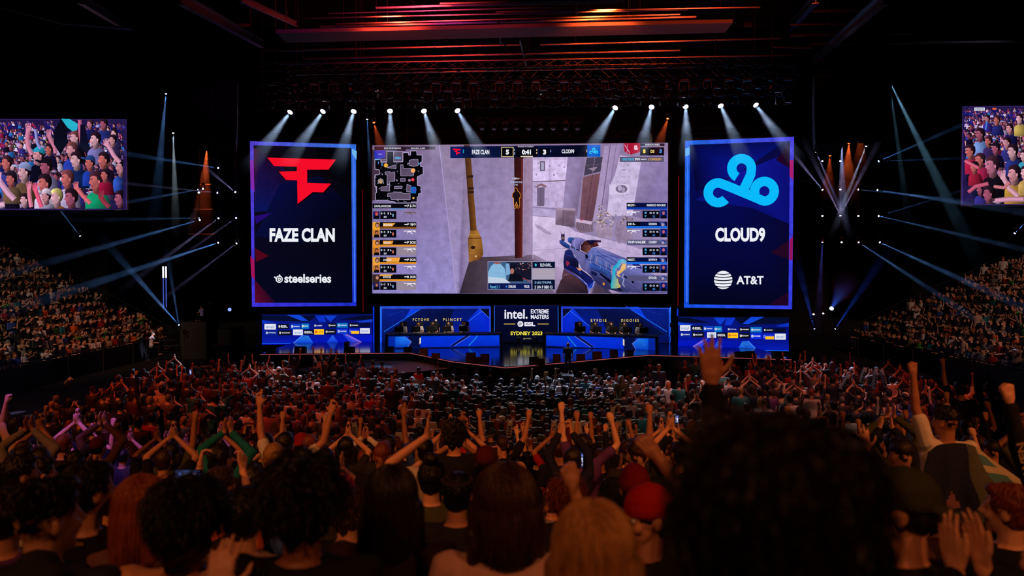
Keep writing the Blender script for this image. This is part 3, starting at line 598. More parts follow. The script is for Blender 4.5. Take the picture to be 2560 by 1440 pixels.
# ---- sponsor ribbon walls either side of the stage
def ribbon(name, label, cv, oc, tiles, T, mirror):
    root, inv = led_wall(name, label, cv, oc, (4, 10, 60), .3, cols=[(8, 24, 120), (6, 16, 90), (4, 10, 150), (6, 20, 170)])
    X0, X1, Y0, Y1 = oc[0][0], oc[1][0], oc[0][1], oc[2][1]
    f = (lambda x: X1 - (x - X0)) if mirror else (lambda x: x)
    w = X1 - X0; h = Y1 - Y0
    def P(pts): return [(f(X0 + a * w), Y0 + min(1, b / .8) * h) for a, b in pts]
    g = lambda a, b, c=0: (a, b, c)
    cv.poly(P([(0, .02), (.5, .02), (.42, .2), (0, .15)]), (6, 12, 46)); cv.poly(P([(.22, 0), (.34, 0), (.42, .17), (.36, .17)]), (16, 70, 215)); cv.poly(P([(.48, .02), (.56, .02), (.58, .2), (.52, .2)]), (12, 50, 200))
    cv.poly(P([(.56, .02), (.68, .02), (.62, .2)]), (14, 60, 205)); cv.poly(P([(.7, .14), (.9, .02), (1, .02), (1, .14)]), (5, 10, 40)); cv.poly(P([(.85, .18), (1, .12), (1, .2), (.9, .22)]), (16, 60, 200))
    cv.poly(P([(0, .14), (.12, .22), (0, .24)]), (12, 50, 190))
    cv.poly(P([(0, .56), (1, .56), (1, .8), (0, .82)]), [(6, 20, 130), (6, 24, 190), (4, 20, 200), (8, 30, 180)])
    cv.poly(P([(.27, .8), (.36, .56), (.42, .58), (.47, .8)]), [(6, 40, 200), (10, 70, 220), (40, 130, 230), (8, 50, 220)], .5)
    cv.poly(P([(.58, .79), (.64, .56), (.7, .79)]), [(10, 60, 220), (40, 100, 230), (6, 30, 210)]); cv.poly(P([(.72, .5), (.78, .54), (.92, .78), (.8, .78)]), [(20, 70, 220), (120, 90, 215), (90, 80, 230), (10, 50, 210)])
    cv.line(P([(.76, .56), (.92, .78)]), 1.2, (190, 120, 190)); cv.line(P([(.28, .8), (.37, .57)]), 1, (120, 170, 240)); cv.line(P([(0, .81), (1, .77)]), 1.4, (30, 110, 250))
    finish(cv, 'backdrop_graphics', root, inv)
    for t in tiles:
        x0, y0, x1, y1, bg, txt, fg = t
        (x0, y0), (x1, y1) = T(x0, y0), T(x1, y1)
        if bg: cv.rect(x0, y0, x1, y1, bg)
        if txt:
            ww, hh = x1 - x0, y1 - y0
            if txt == 'intel': cv.text(txt, x0 + .14 * ww, y0 + .26 * hh, x1 - .16 * ww, y1 - .24 * hh, fg, .0)
            else:
                cv.ell(x0 + .17 * ww, (y0 + y1) / 2, .2 * hh, .24 * hh, fg, 10); cv.ell(x0 + .17 * ww, (y0 + y1) / 2, .08 * hh, .1 * hh, bg or (8, 20, 90), 8)
                cv.text(txt, x0 + .3 * ww, y0 + (.28 if txt == 'ESL' else .38) * hh, x1 - .12 * ww, y1 - (.28 if txt == 'ESL' else .38) * hh, fg, .03)
    finish(cv, 'sponsor_tiles', root, inv)
    return root
W = (228, 230, 240); IB = (20, 100, 190); DK = (10, 14, 30); BL = (10, 60, 190); CY = (10, 120, 205); YE = (255, 200, 20)
TL = lambda x, y: (640 + x / 8, 770 + y / 8)
ribbon('sponsor_wall', 'wide low sponsor logo wall under the jagged red emblem screen', Canvas(654, 39.2, 932, 40), [(655, 787), (931, 785), (931, 859), (655, 862)],
       [(170, 318, 398, 430, W, 'intel', IB), (430, 318, 660, 420, DK, 'ESL', W), (690, 315, 895, 425, BL, 'OIHDKOP', W), (910, 312, 1060, 415, CY, 'ACRONIS', (235, 240, 190)), (1150, 305, 1350, 400, None, 'LoGRiV', W),
        (1440, 305, 1612, 390, DK, 'HAZARD', W), (1620, 298, 1838, 392, (10, 110, 190), 'PAXIDAS', W), (1858, 300, 2068, 390, (8, 12, 40), 'CINEMAS', W), (2080, 292, 2278, 380, (6, 12, 50), '', W),
        (175, 445, 425, 548, (8, 30, 140), 'HYPERSQ', W), (435, 445, 715, 545, DK, 'MOLUKGHUP', W), (742, 430, 938, 542, W, 'intel', (40, 120, 200)), (950, 435, 1160, 535, DK, 'ESL', W), (1165, 425, 1358, 532, YE, 'DHCLUOM', (215, 20, 40)),
        (1375, 425, 1600, 525, DK, 'UXOAV', W), (1618, 412, 1836, 520, (10, 50, 200), 'CVAVIAND', W), (1858, 410, 2064, 518, (12, 40, 190), 'VIRTUS', (130, 150, 240)), (1905, 462, 2064, 515, (255, 190, 30), '', W), (2080, 402, 2278, 510, W, 'intel', IB),
        (1870, 195, 2145, 222, None, '', W)], TL, False)
TR = lambda x, y: (1680 + x / 8, 780 + y / 8)
ribbon('sponsor_wall', 'wide low sponsor logo wall under the looped blue emblem screen', Canvas(1695, 37.9, 1972, 36.3), [(1695, 792), (1972, 796), (1971, 877), (1696, 867)],
       [(160, 265, 368, 378, W, 'intel', IB), (390, 275, 620, 380, DK, 'ESL', W), (625, 280, 832, 385, BL, 'AFDSSMTS', W), (848, 285, 1000, 395, CY, 'Orgnos', W), (1100, 300, 1310, 390, None, 'LViswong', W),
        (1340, 305, 1566, 395, DK, 'HOHXBRX', W), (1566, 303, 1796, 410, (10, 110, 190), 'BEXISONS', W), (1820, 318, 2040, 405, (8, 12, 40), 'GINEMAS', W), (2050, 325, 2275, 410, (6, 10, 40), '', W),
        (160, 395, 385, 505, (8, 30, 150), 'HYPERXP', W), (400, 400, 640, 508, DK, 'MLUDROMUP', W), (702, 405, 882, 515, W, 'intel', (40, 120, 200)), (895, 410, 1105, 515, DK, 'ESL', W), (1115, 415, 1320, 522, YE, 'DXCUMIS', (215, 20, 40)),
        (1340, 420, 1560, 530, DK, 'ISOAIV', W), (1568, 425, 1794, 540, (10, 40, 220), 'MVIYIMEIS', W), (1812, 430, 2038, 548, (14, 40, 200), 'VIRTUS', (120, 140, 240)), (1868, 488, 2038, 546, (255, 190, 30), '', W), (2055, 432, 2275, 552, W, 'intel', IB)], TR, True)

# ---- stage centre and team booths
ccv = Canvas(1235, 39.3, 1395, 39.3)
centre, inv = led_wall('centre_screen', 'dark centre stage screen reading intel EXTREME MASTERS ESL SYDNEY 2023', ccv, [(1236, 764), (1395, 764), (1396, 856), (1236, 856)], (4, 6, 30), .2, cols=[(6, 10, 52), (6, 10, 50), (4, 6, 26), (4, 6, 26)])
ccv.line([(1236, 764), (1236, 855)], 1.4, (40, 110, 240)); ccv.line([(1395, 764), (1396, 855)], 1.4, (40, 110, 240)); ccv.line([(1236, 764.5), (1395, 764.5)], 1, (14, 40, 140))
ccv.text('intel.', 1261, 773, 1319, 797, (235, 232, 248), .022); ccv.text('EXTREME', 1327, 773, 1372, 784, (228, 228, 245), .032); ccv.text('MASTERS', 1327, 786.5, 1372, 797.5, (228, 228, 245), .032)
ccv.line([(1260, 810), (1288, 810)], 1.6, (225, 190, 90)); ccv.line([(1344, 810), (1372, 810)], 1.6, (225, 190, 90))
ccv.ell(1301, 810, 7.3, 7.3, (232, 232, 245), 20)
for d in (-2.6, 0, 2.6): ccv.line([(1298 + d, 813.5), (1303 + d, 806.5)], 1.1, (8, 10, 44))
ccv.text('ESL', 1311, 805, 1338, 815.5, (232, 232, 245), .05)
ccv.text('SYDNEY 2023', 1276, 828.5, 1356, 838, (240, 222, 70), .03); ccv.text('glodan', 1308, 844, 1328, 849, (170, 165, 110), .0)
finish(ccv, 'lettering', centre, inv)
def booth(label, px, mirror, text1, x1, text2, x2, ty):
    a, b = px
    cv = Canvas(a, 39.2, b, 39.6) if not mirror else Canvas(a, 39.6, b, 39.0)
    y0a, y0b = (766, 765) if not mirror else (766, 770)
    oc = [(a, y0a), (b, y0b), (b, 857), (a, 859)]
    root, inv = led_wall('booth_screen', label, cv, oc, (4, 14, 90), .25, cols=[(10, 20, 90), (10, 24, 120), (6, 14, 100), (6, 14, 90)])
    f = (lambda x: b - (x - a)) if mirror else (lambda x: x)
    yb = 858
    cv.poly([(f(a + 5), 771), (f(b - 4), 771), (f(b - 4), yb), (f(a + 5), yb)], [(8, 30, 130), (6, 20, 90), (4, 20, 140), (4, 14, 70)], .3)
    cv.poly([(f(a + 14), 838), (f(a + 100), 772), (f(b - 90), 772), (f(b - 120), 838)], [(6, 12, 54), (8, 20, 84), (8, 16, 66), (4, 10, 44)], .3)
    cv.poly([(f(b - 90), 835), (f(b - 30), 771), (f(b - 18), 776), (f(b - 4), 796), (f(b - 4), 840)], [(6, 30, 150), (10, 50, 220), (14, 60, 225), (8, 30, 200), (6, 30, 190)])
    cv.poly([(f(b - 34), 765), (f(b - 4), 771), (f(b - 4), 796)], (8, 10, 40)); cv.line([(f(b - 34), 766), (f(b - 4), 795)], 1.1, (70, 120, 240)); cv.line([(f(b - 70), 815), (f(b - 22), 777)], 1.1, (60, 110, 240))
    cv.line([(f(a + 10), 829), (f(a + 112), 766)], 1.4, (30, 120, 250)); cv.poly([(f(a + 60), 798), (f(a + 80), 767), (f(a + 112), 767), (f(a + 78), 786)], (12, 60, 220), .3)
    cv.line([(f(a + 22), 788), (f(a + 62), 775)], 1, (16, 50, 150))
    g = (34, 50, 205)
    cv.poly([(f(a), y0a if not mirror else y0b), (f(b), y0b if not mirror else y0a), (f(b - 4), 772), (f(a + 5), 772)], [(30, 90, 235), (24, 60, 220), (40, 50, 160), (60, 60, 180)], .4)
    cv.poly([(f(a), 766), (f(a + 5), 772), (f(a + 5), yb), (f(a), yb)], [(40, 110, 235), (40, 90, 225), (20, 60, 220), (30, 90, 240)], .5)
    cv.poly([(f(b), 766), (f(b - 4), 772), (f(b - 4), 832), (f(b), 832)], (40, 70, 225), .5)
    cv.text(text1, *x1[:1], ty, x1[1], ty + 7, (225, 195, 95), .02); cv.text(text2, x2[0], ty, x2[1], ty + 7, (225, 195, 95), .02)
    finish(cv, 'booth_graphics', root, inv)
    return root
booth('wide blue booth screen behind the five players under the minimap', (950, 1227), False, 'F C Y O H E', (1032, 1072), 'P L I N C E T', (1108, 1154), 795.5)
booth('wide blue booth screen behind the five players under the rifle picture', (1403, 1677), True, 'E Y F D I E', (1477, 1516), 'D I G O I E S', (1553, 1597), 797.5)
def light_strip(px, y0, y1, Y, col, label, w=.06, py_hang=False):
    p = at(px, (y0 + y1) / 2, Y); h = (at(px, y0, Y) - at(px, y1, Y)).z
    o = MB().box((0, 0, 0), (w, .06, h)).build('light_strip', emat('strip_%d_%d_%d' % col, lin(col), 1.0, False)); o.location = p
    if py_hang: MB().tube([(0, .04, h / 2 - .02), (0, .04, 20.39 - p.z)], .012, 4).build('hanger', BLACK, o)
    tag(o, label, 'light strip'); return o
light_strip(934, 766, 863, 39.2, (8, 50, 215), 'thin vertical blue light strip beside the sponsor wall under the red emblem')
light_strip(1694, 772, 864, 38.4, (8, 50, 215), 'thin vertical blue light strip beside the sponsor wall under the blue emblem')
light_strip(907, 475, 780, 40.4, (90, 8, 10), 'thin vertical red light strip in the gap left of the main screen', .035, True)
light_strip(1696, 440, 765, 40.0, (120, 10, 10), 'thin vertical red light strip in the gap right of the main screen', .035, True)

# ---- hanging crowd-camera screens
SKIN = [(205, 120, 150), (225, 150, 165), (180, 90, 120), (215, 110, 110), (235, 175, 190), (150, 70, 100)]
SHIRT = [(30, 40, 130), (20, 16, 40), (60, 50, 150), (190, 160, 210), (150, 30, 80), (25, 25, 60), (90, 60, 110), (220, 200, 235), (40, 110, 190)]
HAIR = [(30, 14, 26), (48, 22, 34), (20, 12, 30), (90, 44, 50), (60, 30, 50)]
def crowd_picture(cv, x0, y0, x1, y1, seed, faces, armlist):
    r = random.Random(seed)
    cv.rect(x0, y0, x1, y1, (34, 22, 70), .6)
    for i in range(760):
        t = i / 760; y = y0 + 4 + (y1 - y0) * (t ** 1.05) * .62; x = r.uniform(x0 + 4, x1 - 4); s = 3.0 + 5.5 * t
        far = t < .25
        sh = r.choice(SHIRT); sk = r.choice(SKIN)
        if far and r.random() < .4: sk = (70, 50, 150); sh = (20, 20, 110)
        if x - 1.4 * s < x0 or x + 1.4 * s > x1: continue
        cv.poly([(x - 1.3 * s, min(y1, y + 2.6 * s)), (x - .9 * s, y + .9 * s), (x + .9 * s, y + .9 * s), (x + 1.3 * s, min(y1, y + 2.6 * s))], sh)
        cv.ell(x + .12 * s, y, .56 * s, .72 * s, r.choice(HAIR), 8); cv.ell(x - .15 * s, y + .18 * s, .40 * s, .54 * s, tuple(int(v * r.uniform(.55, 1)) for v in sk), 7)
        if r.random() < .15: cv.line([(x - s, y + s), (x - 1.3 * s, max(y0, y - .9 * s))], .5 * s, sk)
    def sg(pts, col, k=.55):
        """picture shading: brighter toward the stage side, darker toward the back and bottom"""
        xs = [p[0] for p in pts]; ys = [p[1] for p in pts]; w = max(1e-3, max(xs) - min(xs)); h = max(1e-3, max(ys) - min(ys))
        cv.poly(pts, [tuple(max(0, min(255, v * (1.18 - k * (px - min(xs)) / w - .25 * (py - min(ys)) / h))) for v in col) for px, py in pts], .35)
    auto = []
    for i in range(int((x1 - x0) / 3.2)):
        t = r.random() ** .7; yy = y0 + 14 + t * (y1 - y0 - 30); auto.append((r.uniform(x0 + 8, x1 - 8), yy, 3.6 + 7.5 * t * r.uniform(.75, 1.15), r.choice(SHIRT), r.choice(HAIR), r.choice(SKIN), r.choice([None] * 7 + [(40, 50, 120), (150, 150, 200)])))
    faces = sorted(auto, key=lambda q_: q_[1]) + list(faces)
    for (x, y, s, sh, hr, sk, capc) in faces:
        cl = lambda pts: [(min(x1, max(x0, a)), min(y1, max(y0, b))) for a, b in pts]
        sg(cl([(x - 1.3 * s, y + 4.2 * s), (x - 1.25 * s, y + 2.3 * s), (x - .95 * s, y + 1.75 * s), (x - .4 * s, y + 1.45 * s), (x + .7 * s, y + 1.35 * s), (x + 1.35 * s, y + 1.7 * s), (x + 1.7 * s, y + 2.4 * s), (x + 2.0 * s, y + 4.2 * s)]), sh, .8)
        sg(cl([(x - .35 * s, y + .6 * s), (x + .6 * s, y + .4 * s), (x + .65 * s, y + 1.4 * s), (x + .1 * s, y + 1.75 * s), (x - .35 * s, y + 1.5 * s)]), tuple(int(v * .72) for v in sk), .7)
        sg(cl([(x - .70 * s, y - .55 * s), (x - .5 * s, y - .85 * s), (x - .1 * s, y - .95 * s), (x + .5 * s, y - .8 * s), (x + .7 * s, y), (x + .55 * s, y + .6 * s), (x + .1 * s, y + .98 * s), (x - .3 * s, y + 1.12 * s), (x - .52 * s, y + 1.05 * s), (x - .60 * s, y + .88 * s), (x - .58 * s, y + .74 * s), (x - .66 * s, y + .62 * s), (x - .60 * s, y + .46 * s), (x - .88 * s, y + .30 * s), (x - .74 * s, y - .02 * s), (x - .68 * s, y - .2 * s)]), sk, .5)
        cv.poly(cl([(x - .66 * s, y - .14 * s), (x - .40 * s, y - .17 * s), (x - .38 * s, y - .06 * s), (x - .62 * s, y - .04 * s)]), tuple(int(v * .45) for v in sk))
        cv.poly(cl([(x - .70 * s, y - .26 * s), (x - .34 * s, y - .30 * s), (x - .34 * s, y - .24 * s), (x - .68 * s, y - .20 * s)]), tuple(int(v * .35) for v in sk))
        cv.poly(cl([(x - .62 * s, y + .64 * s), (x - .34 * s, y + .62 * s), (x - .36 * s, y + .70 * s), (x - .58 * s, y + .71 * s)]), (110, 30, 60))
        cv.poly(cl([(x - .1 * s, y + .1 * s), (x + .25 * s, y + .5 * s), (x + .1 * s, y + .95 * s), (x - .25 * s, y + 1.0 * s)]), tuple(int(v * .78) for v in sk), .3)
        sg(cl([(x - .72 * s, y - .42 * s), (x - .78 * s, y - .8 * s), (x - .45 * s, y - 1.12 * s), (x + .1 * s, y - 1.25 * s), (x + .6 * s, y - 1.12 * s), (x + .95 * s, y - .7 * s), (x + 1.02 * s, y - .1 * s), (x + .92 * s, y + .35 * s), (x + .66 * s, y + .75 * s), (x + .5 * s, y + .55 * s), (x + .36 * s, y + .1 * s), (x + .22 * s, y - .15 * s), (x + .1 * s, y - .5 * s), (x - .3 * s, y - .62 * s)]), tuple(min(255, int(v * 1.5 + 6)) for v in hr), .9)
        if x + .7 * s < x1: cv.ell(x + .40 * s, y + .16 * s, .13 * s, .24 * s, tuple(min(255, int(v * .95)) for v in sk), 8)
        if capc:
            sg(cl([(x - .8 * s, y - .45 * s), (x - .65 * s, y - .95 * s), (x - .2 * s, y - 1.3 * s), (x + .4 * s, y - 1.32 * s), (x + .9 * s, y - .95 * s), (x + 1.05 * s, y - .35 * s), (x + .95 * s, y - .05 * s), (x + .2 * s, y - .45 * s)]), capc, .5)
            sg(cl([(x - .8 * s, y - .45 * s), (x - .6 * s, y - .78 * s), (x - 1.2 * s, y - 1.0 * s), (x - 1.55 * s, y - .95 * s), (x - 1.6 * s, y - .8 * s)]), tuple(min(255, int(v * 1.15)) for v in capc))
    for (pts, w, col, hand) in armlist:
        pts = [(min(x1, max(x0, a)), min(y1, max(y0, b))) for a, b in pts]
        cv.stroke(pts, w * .86, tuple(int(v * .8) for v in col)); cv.stroke([(a - w * .14, b) for a, b in pts], w * .45, col)
        if hand:
            hx, hy = pts[-1]
            cv.ell(hx, hy, w * .5, w * .62, col, 10)
            for k in range(4): cv.line([(hx + (k - 1.5) * w * .24, hy), (hx + (k - 1.7) * w * .34, max(y0, hy - w * (1.05 if k else .8)))], w * .2, tuple(int(v * (.8 + .07 * k)) for v in col))
scv = Canvas(-40, 38.0, 317, 38.6)
fA = [(x / 5.333, 270 + y / 5.333) for x, y in ()]
def q(x, y): return (x / 5.3333, 270 + y / 5.3333)
F = []
for x, y, s, sh, hr, sk, cp in [(1420, 230, 11, (40, 50, 130), 0, 2, 0), (1240, 230, 9, (30, 30, 100), 1, 0, 0), (1560, 350, 9, (60, 50, 120), 0, 4, 0), (1040, 410, 14, (16, 14, 34), 3, 4, 0), (1310, 430, 15, (130, 120, 190), 0, 4, 0), (1540, 440, 11, (60, 40, 90), 0, 1, 0),
    (700, 560, 11, (30, 22, 70), 0, 3, 0), (560, 640, 16, (14, 12, 34), 1, 1, (40, 170, 205)), (1000, 570, 16, (40, 60, 170), 3, 1, 0), (140, 740, 15, (60, 60, 150), 1, 3, 0), (1060, 700, 17, (20, 40, 100), 0, 4, 0), (1240, 740, 14, (30, 60, 170), 0, 3, (40, 70, 140)), (1420, 700, 16, (40, 20, 60), 0, 3, 0),
    (660, 790, 17, (150, 140, 190), 0, 2, (24, 16, 32)), (370, 860, 18, (110, 80, 60), 0, 4, (150, 160, 215)), (1650, 800, 15, (50, 90, 200), 0, 1, 0), (200, 950, 15, (120, 90, 70), 0, 3, (40, 26, 44)), (940, 950, 18, (200, 180, 225), 3, 3, 0),
    (640, 1010, 19, (225, 205, 235), 0, 3, 0), (1320, 980, 20, (20, 165, 115), 1, 3, 0), (1440, 900, 12, (150, 20, 60), 0, 3, 0), (800, 1190, 17, (200, 120, 60), 4, 4, 0), (990, 1200, 19, (30, 14, 40), 0, 2, 0), (660, 1180, 14, (190, 180, 220), 0, 1, (225, 205, 230)), (380, 1230, 13, (20, 24, 60), 0, 4, 0), (1640, 1210, 16, (30, 20, 60), 0, 2, 0)]:
    X, Y = q(x, y); F.append((X, Y, s, sh, (HAIR + [(200, 140, 80)])[min(hr, 5)] if hr != 4 else (205, 150, 90), SKIN[sk], cp or None))
AR = []
for pts, w, c, h in [([(480, 640), (430, 540), (415, 420), (430, 290)], 13, (215, 130, 165), 1), ([(590, 560), (545, 480), (530, 360), (520, 300)], 8, (150, 150, 220), 0), ([(790, 620), (780, 540), (730, 450), (700, 370)], 12, (200, 120, 150), 1), ([(920, 580), (885, 480), (870, 400)], 9, (205, 130, 160), 1),
    ([(1640, 740), (1560, 650), (1500, 540), (1460, 490)], 12, (220, 150, 180), 1), ([(250, 1230), (170, 1150), (80, 1030), (30, 960)], 17, (220, 160, 195), 1), ([(0, 1310), (120, 1290)], 16, (230, 175, 205), 0), ([(470, 1330), (445, 1180), (440, 1060)], 12, (230, 130, 160), 1), ([(610, 1330), (560, 1200), (520, 1080)], 13, (235, 90, 130), 1),
    ([(1250, 1280), (1150, 1180), (1060, 1060)], 12, (220, 110, 120), 1), ([(1500, 1330), (1430, 1260), (1390, 1190)], 14, (150, 50, 70), 1), ([(1130, 480), (1110, 300), (1110, 180)], 10, (200, 100, 140), 0)]:
    AR.append(([q(*p) for p in pts], w, c, h))
sideL, inv = led_wall('crowd_screen', 'hanging screen on the left showing cheering fans, one in a green shirt', scv, [(-40, 297), (316, 298), (317, 524), (-40, 525)], (60, 40, 110), .3, hang=True)
crowd_picture(scv, -40, 299, 315, 523, 3, F, AR)
scv.poly([q(860, 160), q(770, 330), q(770, 500), q(860, 640), q(900, 560), q(960, 480), q(940, 350), q(1010, 310)], (10, 10, 26)); scv.poly([q(865, 162), q(975, 165), q(1085, 230), q(1075, 310), q(1020, 330), q(950, 280)], (40, 180, 205), .3)
scv.poly([q(1120, 240), q(1180, 240), q(1240, 560), q(1200, 640), q(1110, 500)], (14, 12, 36))
finish(scv, 'crowd_footage', sideL, inv)
scv = Canvas(2406, 38.4, 2600, 37.6)
def q2(x, y): return (1660 + x / 2.8444, y / 2.8444)
F = []
for x, y, s, sh, hr, sk, cp in [(2280, 850, 7, (60, 40, 150), 0, 0, 0), (2350, 860, 8, (40, 40, 120), 1, 3, 0), (2440, 920, 9, (30, 30, 100), 0, 1, 0), (2510, 850, 9, (200, 170, 90), 0, 4, 0), (2230, 960, 11, (120, 150, 220), 0, 2, 0), (2290, 1010, 9, (60, 40, 100), 1, 3, 0), (2420, 1020, 10, (50, 50, 130), 0, 1, 0), (2340, 1060, 10, (30, 20, 60), 0, 2, (24, 18, 34)),
    (2160, 1080, 12, (180, 30, 70), 0, 3, 0), (2460, 1080, 13, (40, 50, 130), 0, 4, 0), (2230, 1140, 12, (190, 40, 90), 1, 3, 0), (2315, 1180, 17, (24, 16, 30), 1, 0, 0), (2540, 1110, 10, (60, 160, 190), 0, 4, 0), (2470, 1240, 16, (190, 140, 60), 0, 1, 0), (2550, 1230, 12, (200, 160, 90), 0, 4, 0), (2190, 1190, 10, (160, 30, 60), 0, 3, 0), (2290, 1380, 14, (80, 20, 40), 0, 2, 0)]:
    X, Y = q2(x, y); F.append((X, Y, s * 1.15, sh, HAIR[min(hr, 4)], SKIN[sk], cp or None))
AR = []
for pts, w, c, h in [([(2150, 1370), (2200, 1330), (2290, 1310)], 11, (200, 90, 120), 0), ([(2500, 1400), (2440, 1350), (2390, 1260)], 14, (220, 160, 180), 1), ([(2120, 1150), (2220, 1200)], 9, (220, 100, 130), 0), ([(2340, 1430), (2440, 1420), (2540, 1420)], 14, (215, 150, 180), 0), ([(2270, 930), (2280, 870)], 5, (70, 130, 220), 0), ([(2330, 1330), (2400, 1340), (2440, 1300)], 10, (205, 120, 130), 0)]:
    AR.append(([q2(*p) for p in pts], w, c, h))
sideR, inv = led_wall('crowd_screen', 'hanging screen at the right edge showing cheering fans, one in a black shirt', scv, [(2406, 266), (2600, 264), (2600, 513), (2403, 512)], (60, 40, 110), .3, hang=True)
crowd_picture(scv, 2407, 267, 2600, 511, 5, F, AR)
scv.rect(2430, 272, 2456, 280, (215, 220, 235)); scv.text('CONNECTED', 2432, 274, 2454, 278, (40, 30, 60), .02); scv.ell(2480, 275, 6, 2.5, (240, 100, 40), 8)
finish(scv, 'crowd_footage', sideR, inv)
# ------------------------------------------------------------------ people
# body surfaces: overlapping tapered volumes fused into one continuous skin by a voxel remesh
class Blob:
    def __init__(s): s.v = []; s.f = []
    def _ring(s, rings):
        k = len(s.v); n = len(rings[0])
        for r in rings: s.v += [tuple(p) for p in r]
        m = len(rings)
        for i in range(m - 1):
            for j in range(n):
                s.f.append((k + i * n + j, k + i * n + (j + 1) % n, k + (i + 1) * n + (j + 1) % n, k + (i + 1) * n + j))
        s.f.append(tuple(k + j for j in range(n - 1, -1, -1))); s.f.append(tuple(k + (m - 1) * n + j for j in range(n)))
    def cap(s, p0, p1, r0, r1, n=8):
        p0 = Vector(p0); p1 = Vector(p1); d = (p1 - p0)
        if d.length < 1e-5: d = Vector((0, 0, 1e-3))
        d = d.normalized(); a = d.orthogonal().normalized(); b = d.cross(a)
        R = []
        for t in (-85, -50, -20): R.append((p0, r0, t))
        for t in (20, 50, 85): R.append((p1, r1, t))
        rings = []
        for c, r, t in R:
            t = math.radians(t); cc = c + d * (r * math.sin(t)); rr = r * math.cos(t)
            rings.append([cc + (a * math.cos(2 * PI * j / n) + b * math.sin(2 * PI * j / n)) * rr for j in range(n)])
        s._ring(rings)
    def chain(s, pts, rs, n=8):
        for i in range(len(pts) - 1): s.cap(pts[i], pts[i + 1], rs[i], rs[i + 1], n)
    def ell(s, c, fr, r, n=14, m=9):
        """fr = (side, forward, up) unit axes"""
        c = Vector(c); rings = []
        for i in range(m):
            t = math.radians(-86 + 172 * i / (m - 1))
            rings.append([c + fr[2] * (r[2] * math.sin(t)) + fr[0] * (r[0] * math.cos(t) * math.cos(2 * PI * j / n)) + fr[1] * (r[1] * math.cos(t) * math.sin(2 * PI * j / n)) for j in range(n)])
        s._ring(rings)
    def loft(s, rings_spec, n=16):
        """rings: (centre, side axis, forward axis, rx, ry)"""
        rings = []
        for c, a, b, rx, ry in rings_spec:
            rings.append([Vector(c) + a * (rx * math.cos(2 * PI * j / n)) + b * (ry * math.sin(2 * PI * j / n)) for j in range(n)])
        s._ring(rings)
    def fuse(s, name, voxel, ratio=1.0, smooth=2, noise=0, nscale=10, strands=0):
        me = bpy.data.meshes.new('raw'); me.from_pydata(s.v, [], s.f); me.update()
        o = bpy.data.objects.new('raw', me); C.objects.link(o)
        r = o.modifiers.new('r', 'REMESH'); r.mode = 'VOXEL'; r.voxel_size = voxel; r.use_smooth_shade = True
        if smooth:
            sm = o.modifiers.new('s', 'SMOOTH'); sm.iterations = smooth; sm.factor = .5
        if ratio < 1:
            d = o.modifiers.new('d', 'DECIMATE'); d.ratio = ratio
        dg = bpy.context.evaluated_depsgraph_get(); dg.update()
        out = bpy.data.meshes.new_from_object(o.evaluated_get(dg)); out.name = name
        bpy.data.objects.remove(o); bpy.data.meshes.remove(me)
        if noise:
            nv = len(out.vertices); co = [0.0] * (nv * 3); no = [0.0] * (nv * 3)
            out.vertices.foreach_get('co', co); out.vertices.foreach_get('normal', no)
            for i in range(nv):
                q = Vector((co[3 * i], co[3 * i + 1], co[3 * i + 2])) * nscale
                a_ = noise * (mnoise.noise(q) + .5 * mnoise.noise(q * 2.3))
                for j in (0, 1, 2): co[3 * i + j] += no[3 * i + j] * a_
            out.vertices.foreach_set('co', co); out.update()
        out.polygons.foreach_set('use_smooth', [True] * len(out.polygons))
        out.materials.clear()
        return out

ARMS = {  # per side s=+-1: (elbow offset from shoulder, wrist offset from elbow, hand kind)
 'down': lambda s: ((.06 * s, -.01, -.28), (.0, .09, -.23), 'relaxed'),
 'lap': lambda s: ((.05 * s, .04, -.27), (-.10 * s, .22, -.02), 'relaxed'),
 'clap': lambda s: ((.10 * s, .22, -.08), (-.24 * s, .10, .15), 'clap'),
 'clap_high': lambda s: ((.12 * s, .20, .16), (-.26 * s, .04, .22), 'clap'),
 'clap_over': lambda s: ((.13 * s, .08, .25), (-.26 * s, .02, .19), 'clap'),
 'fist': lambda s: ((.06 * s, .06, .28), (.01 * s, .02, .255), 'fist'),
 'open': lambda s: ((.10 * s, .06, .26), (.03 * s, .04, .25), 'open'),
 'bent': lambda s: ((.22 * s, .05, .16), (-.06 * s, .02, .255), 'fist'),
 'wide': lambda s: ((.20 * s, .06, .20), (.06 * s, .02, .25), 'open'),
 'phone': lambda s: ((.06 * s, .20, .18), (-.16 * s, .10, .20), 'grip'),
 'cross': lambda s: ((.08 * s, .04, -.26), (-.20 * s, .14, .07), 'relaxed'),
 'type': lambda s: ((.07 * s, .06, -.25), (-.06 * s, .24, -.01), 'relaxed'),
}
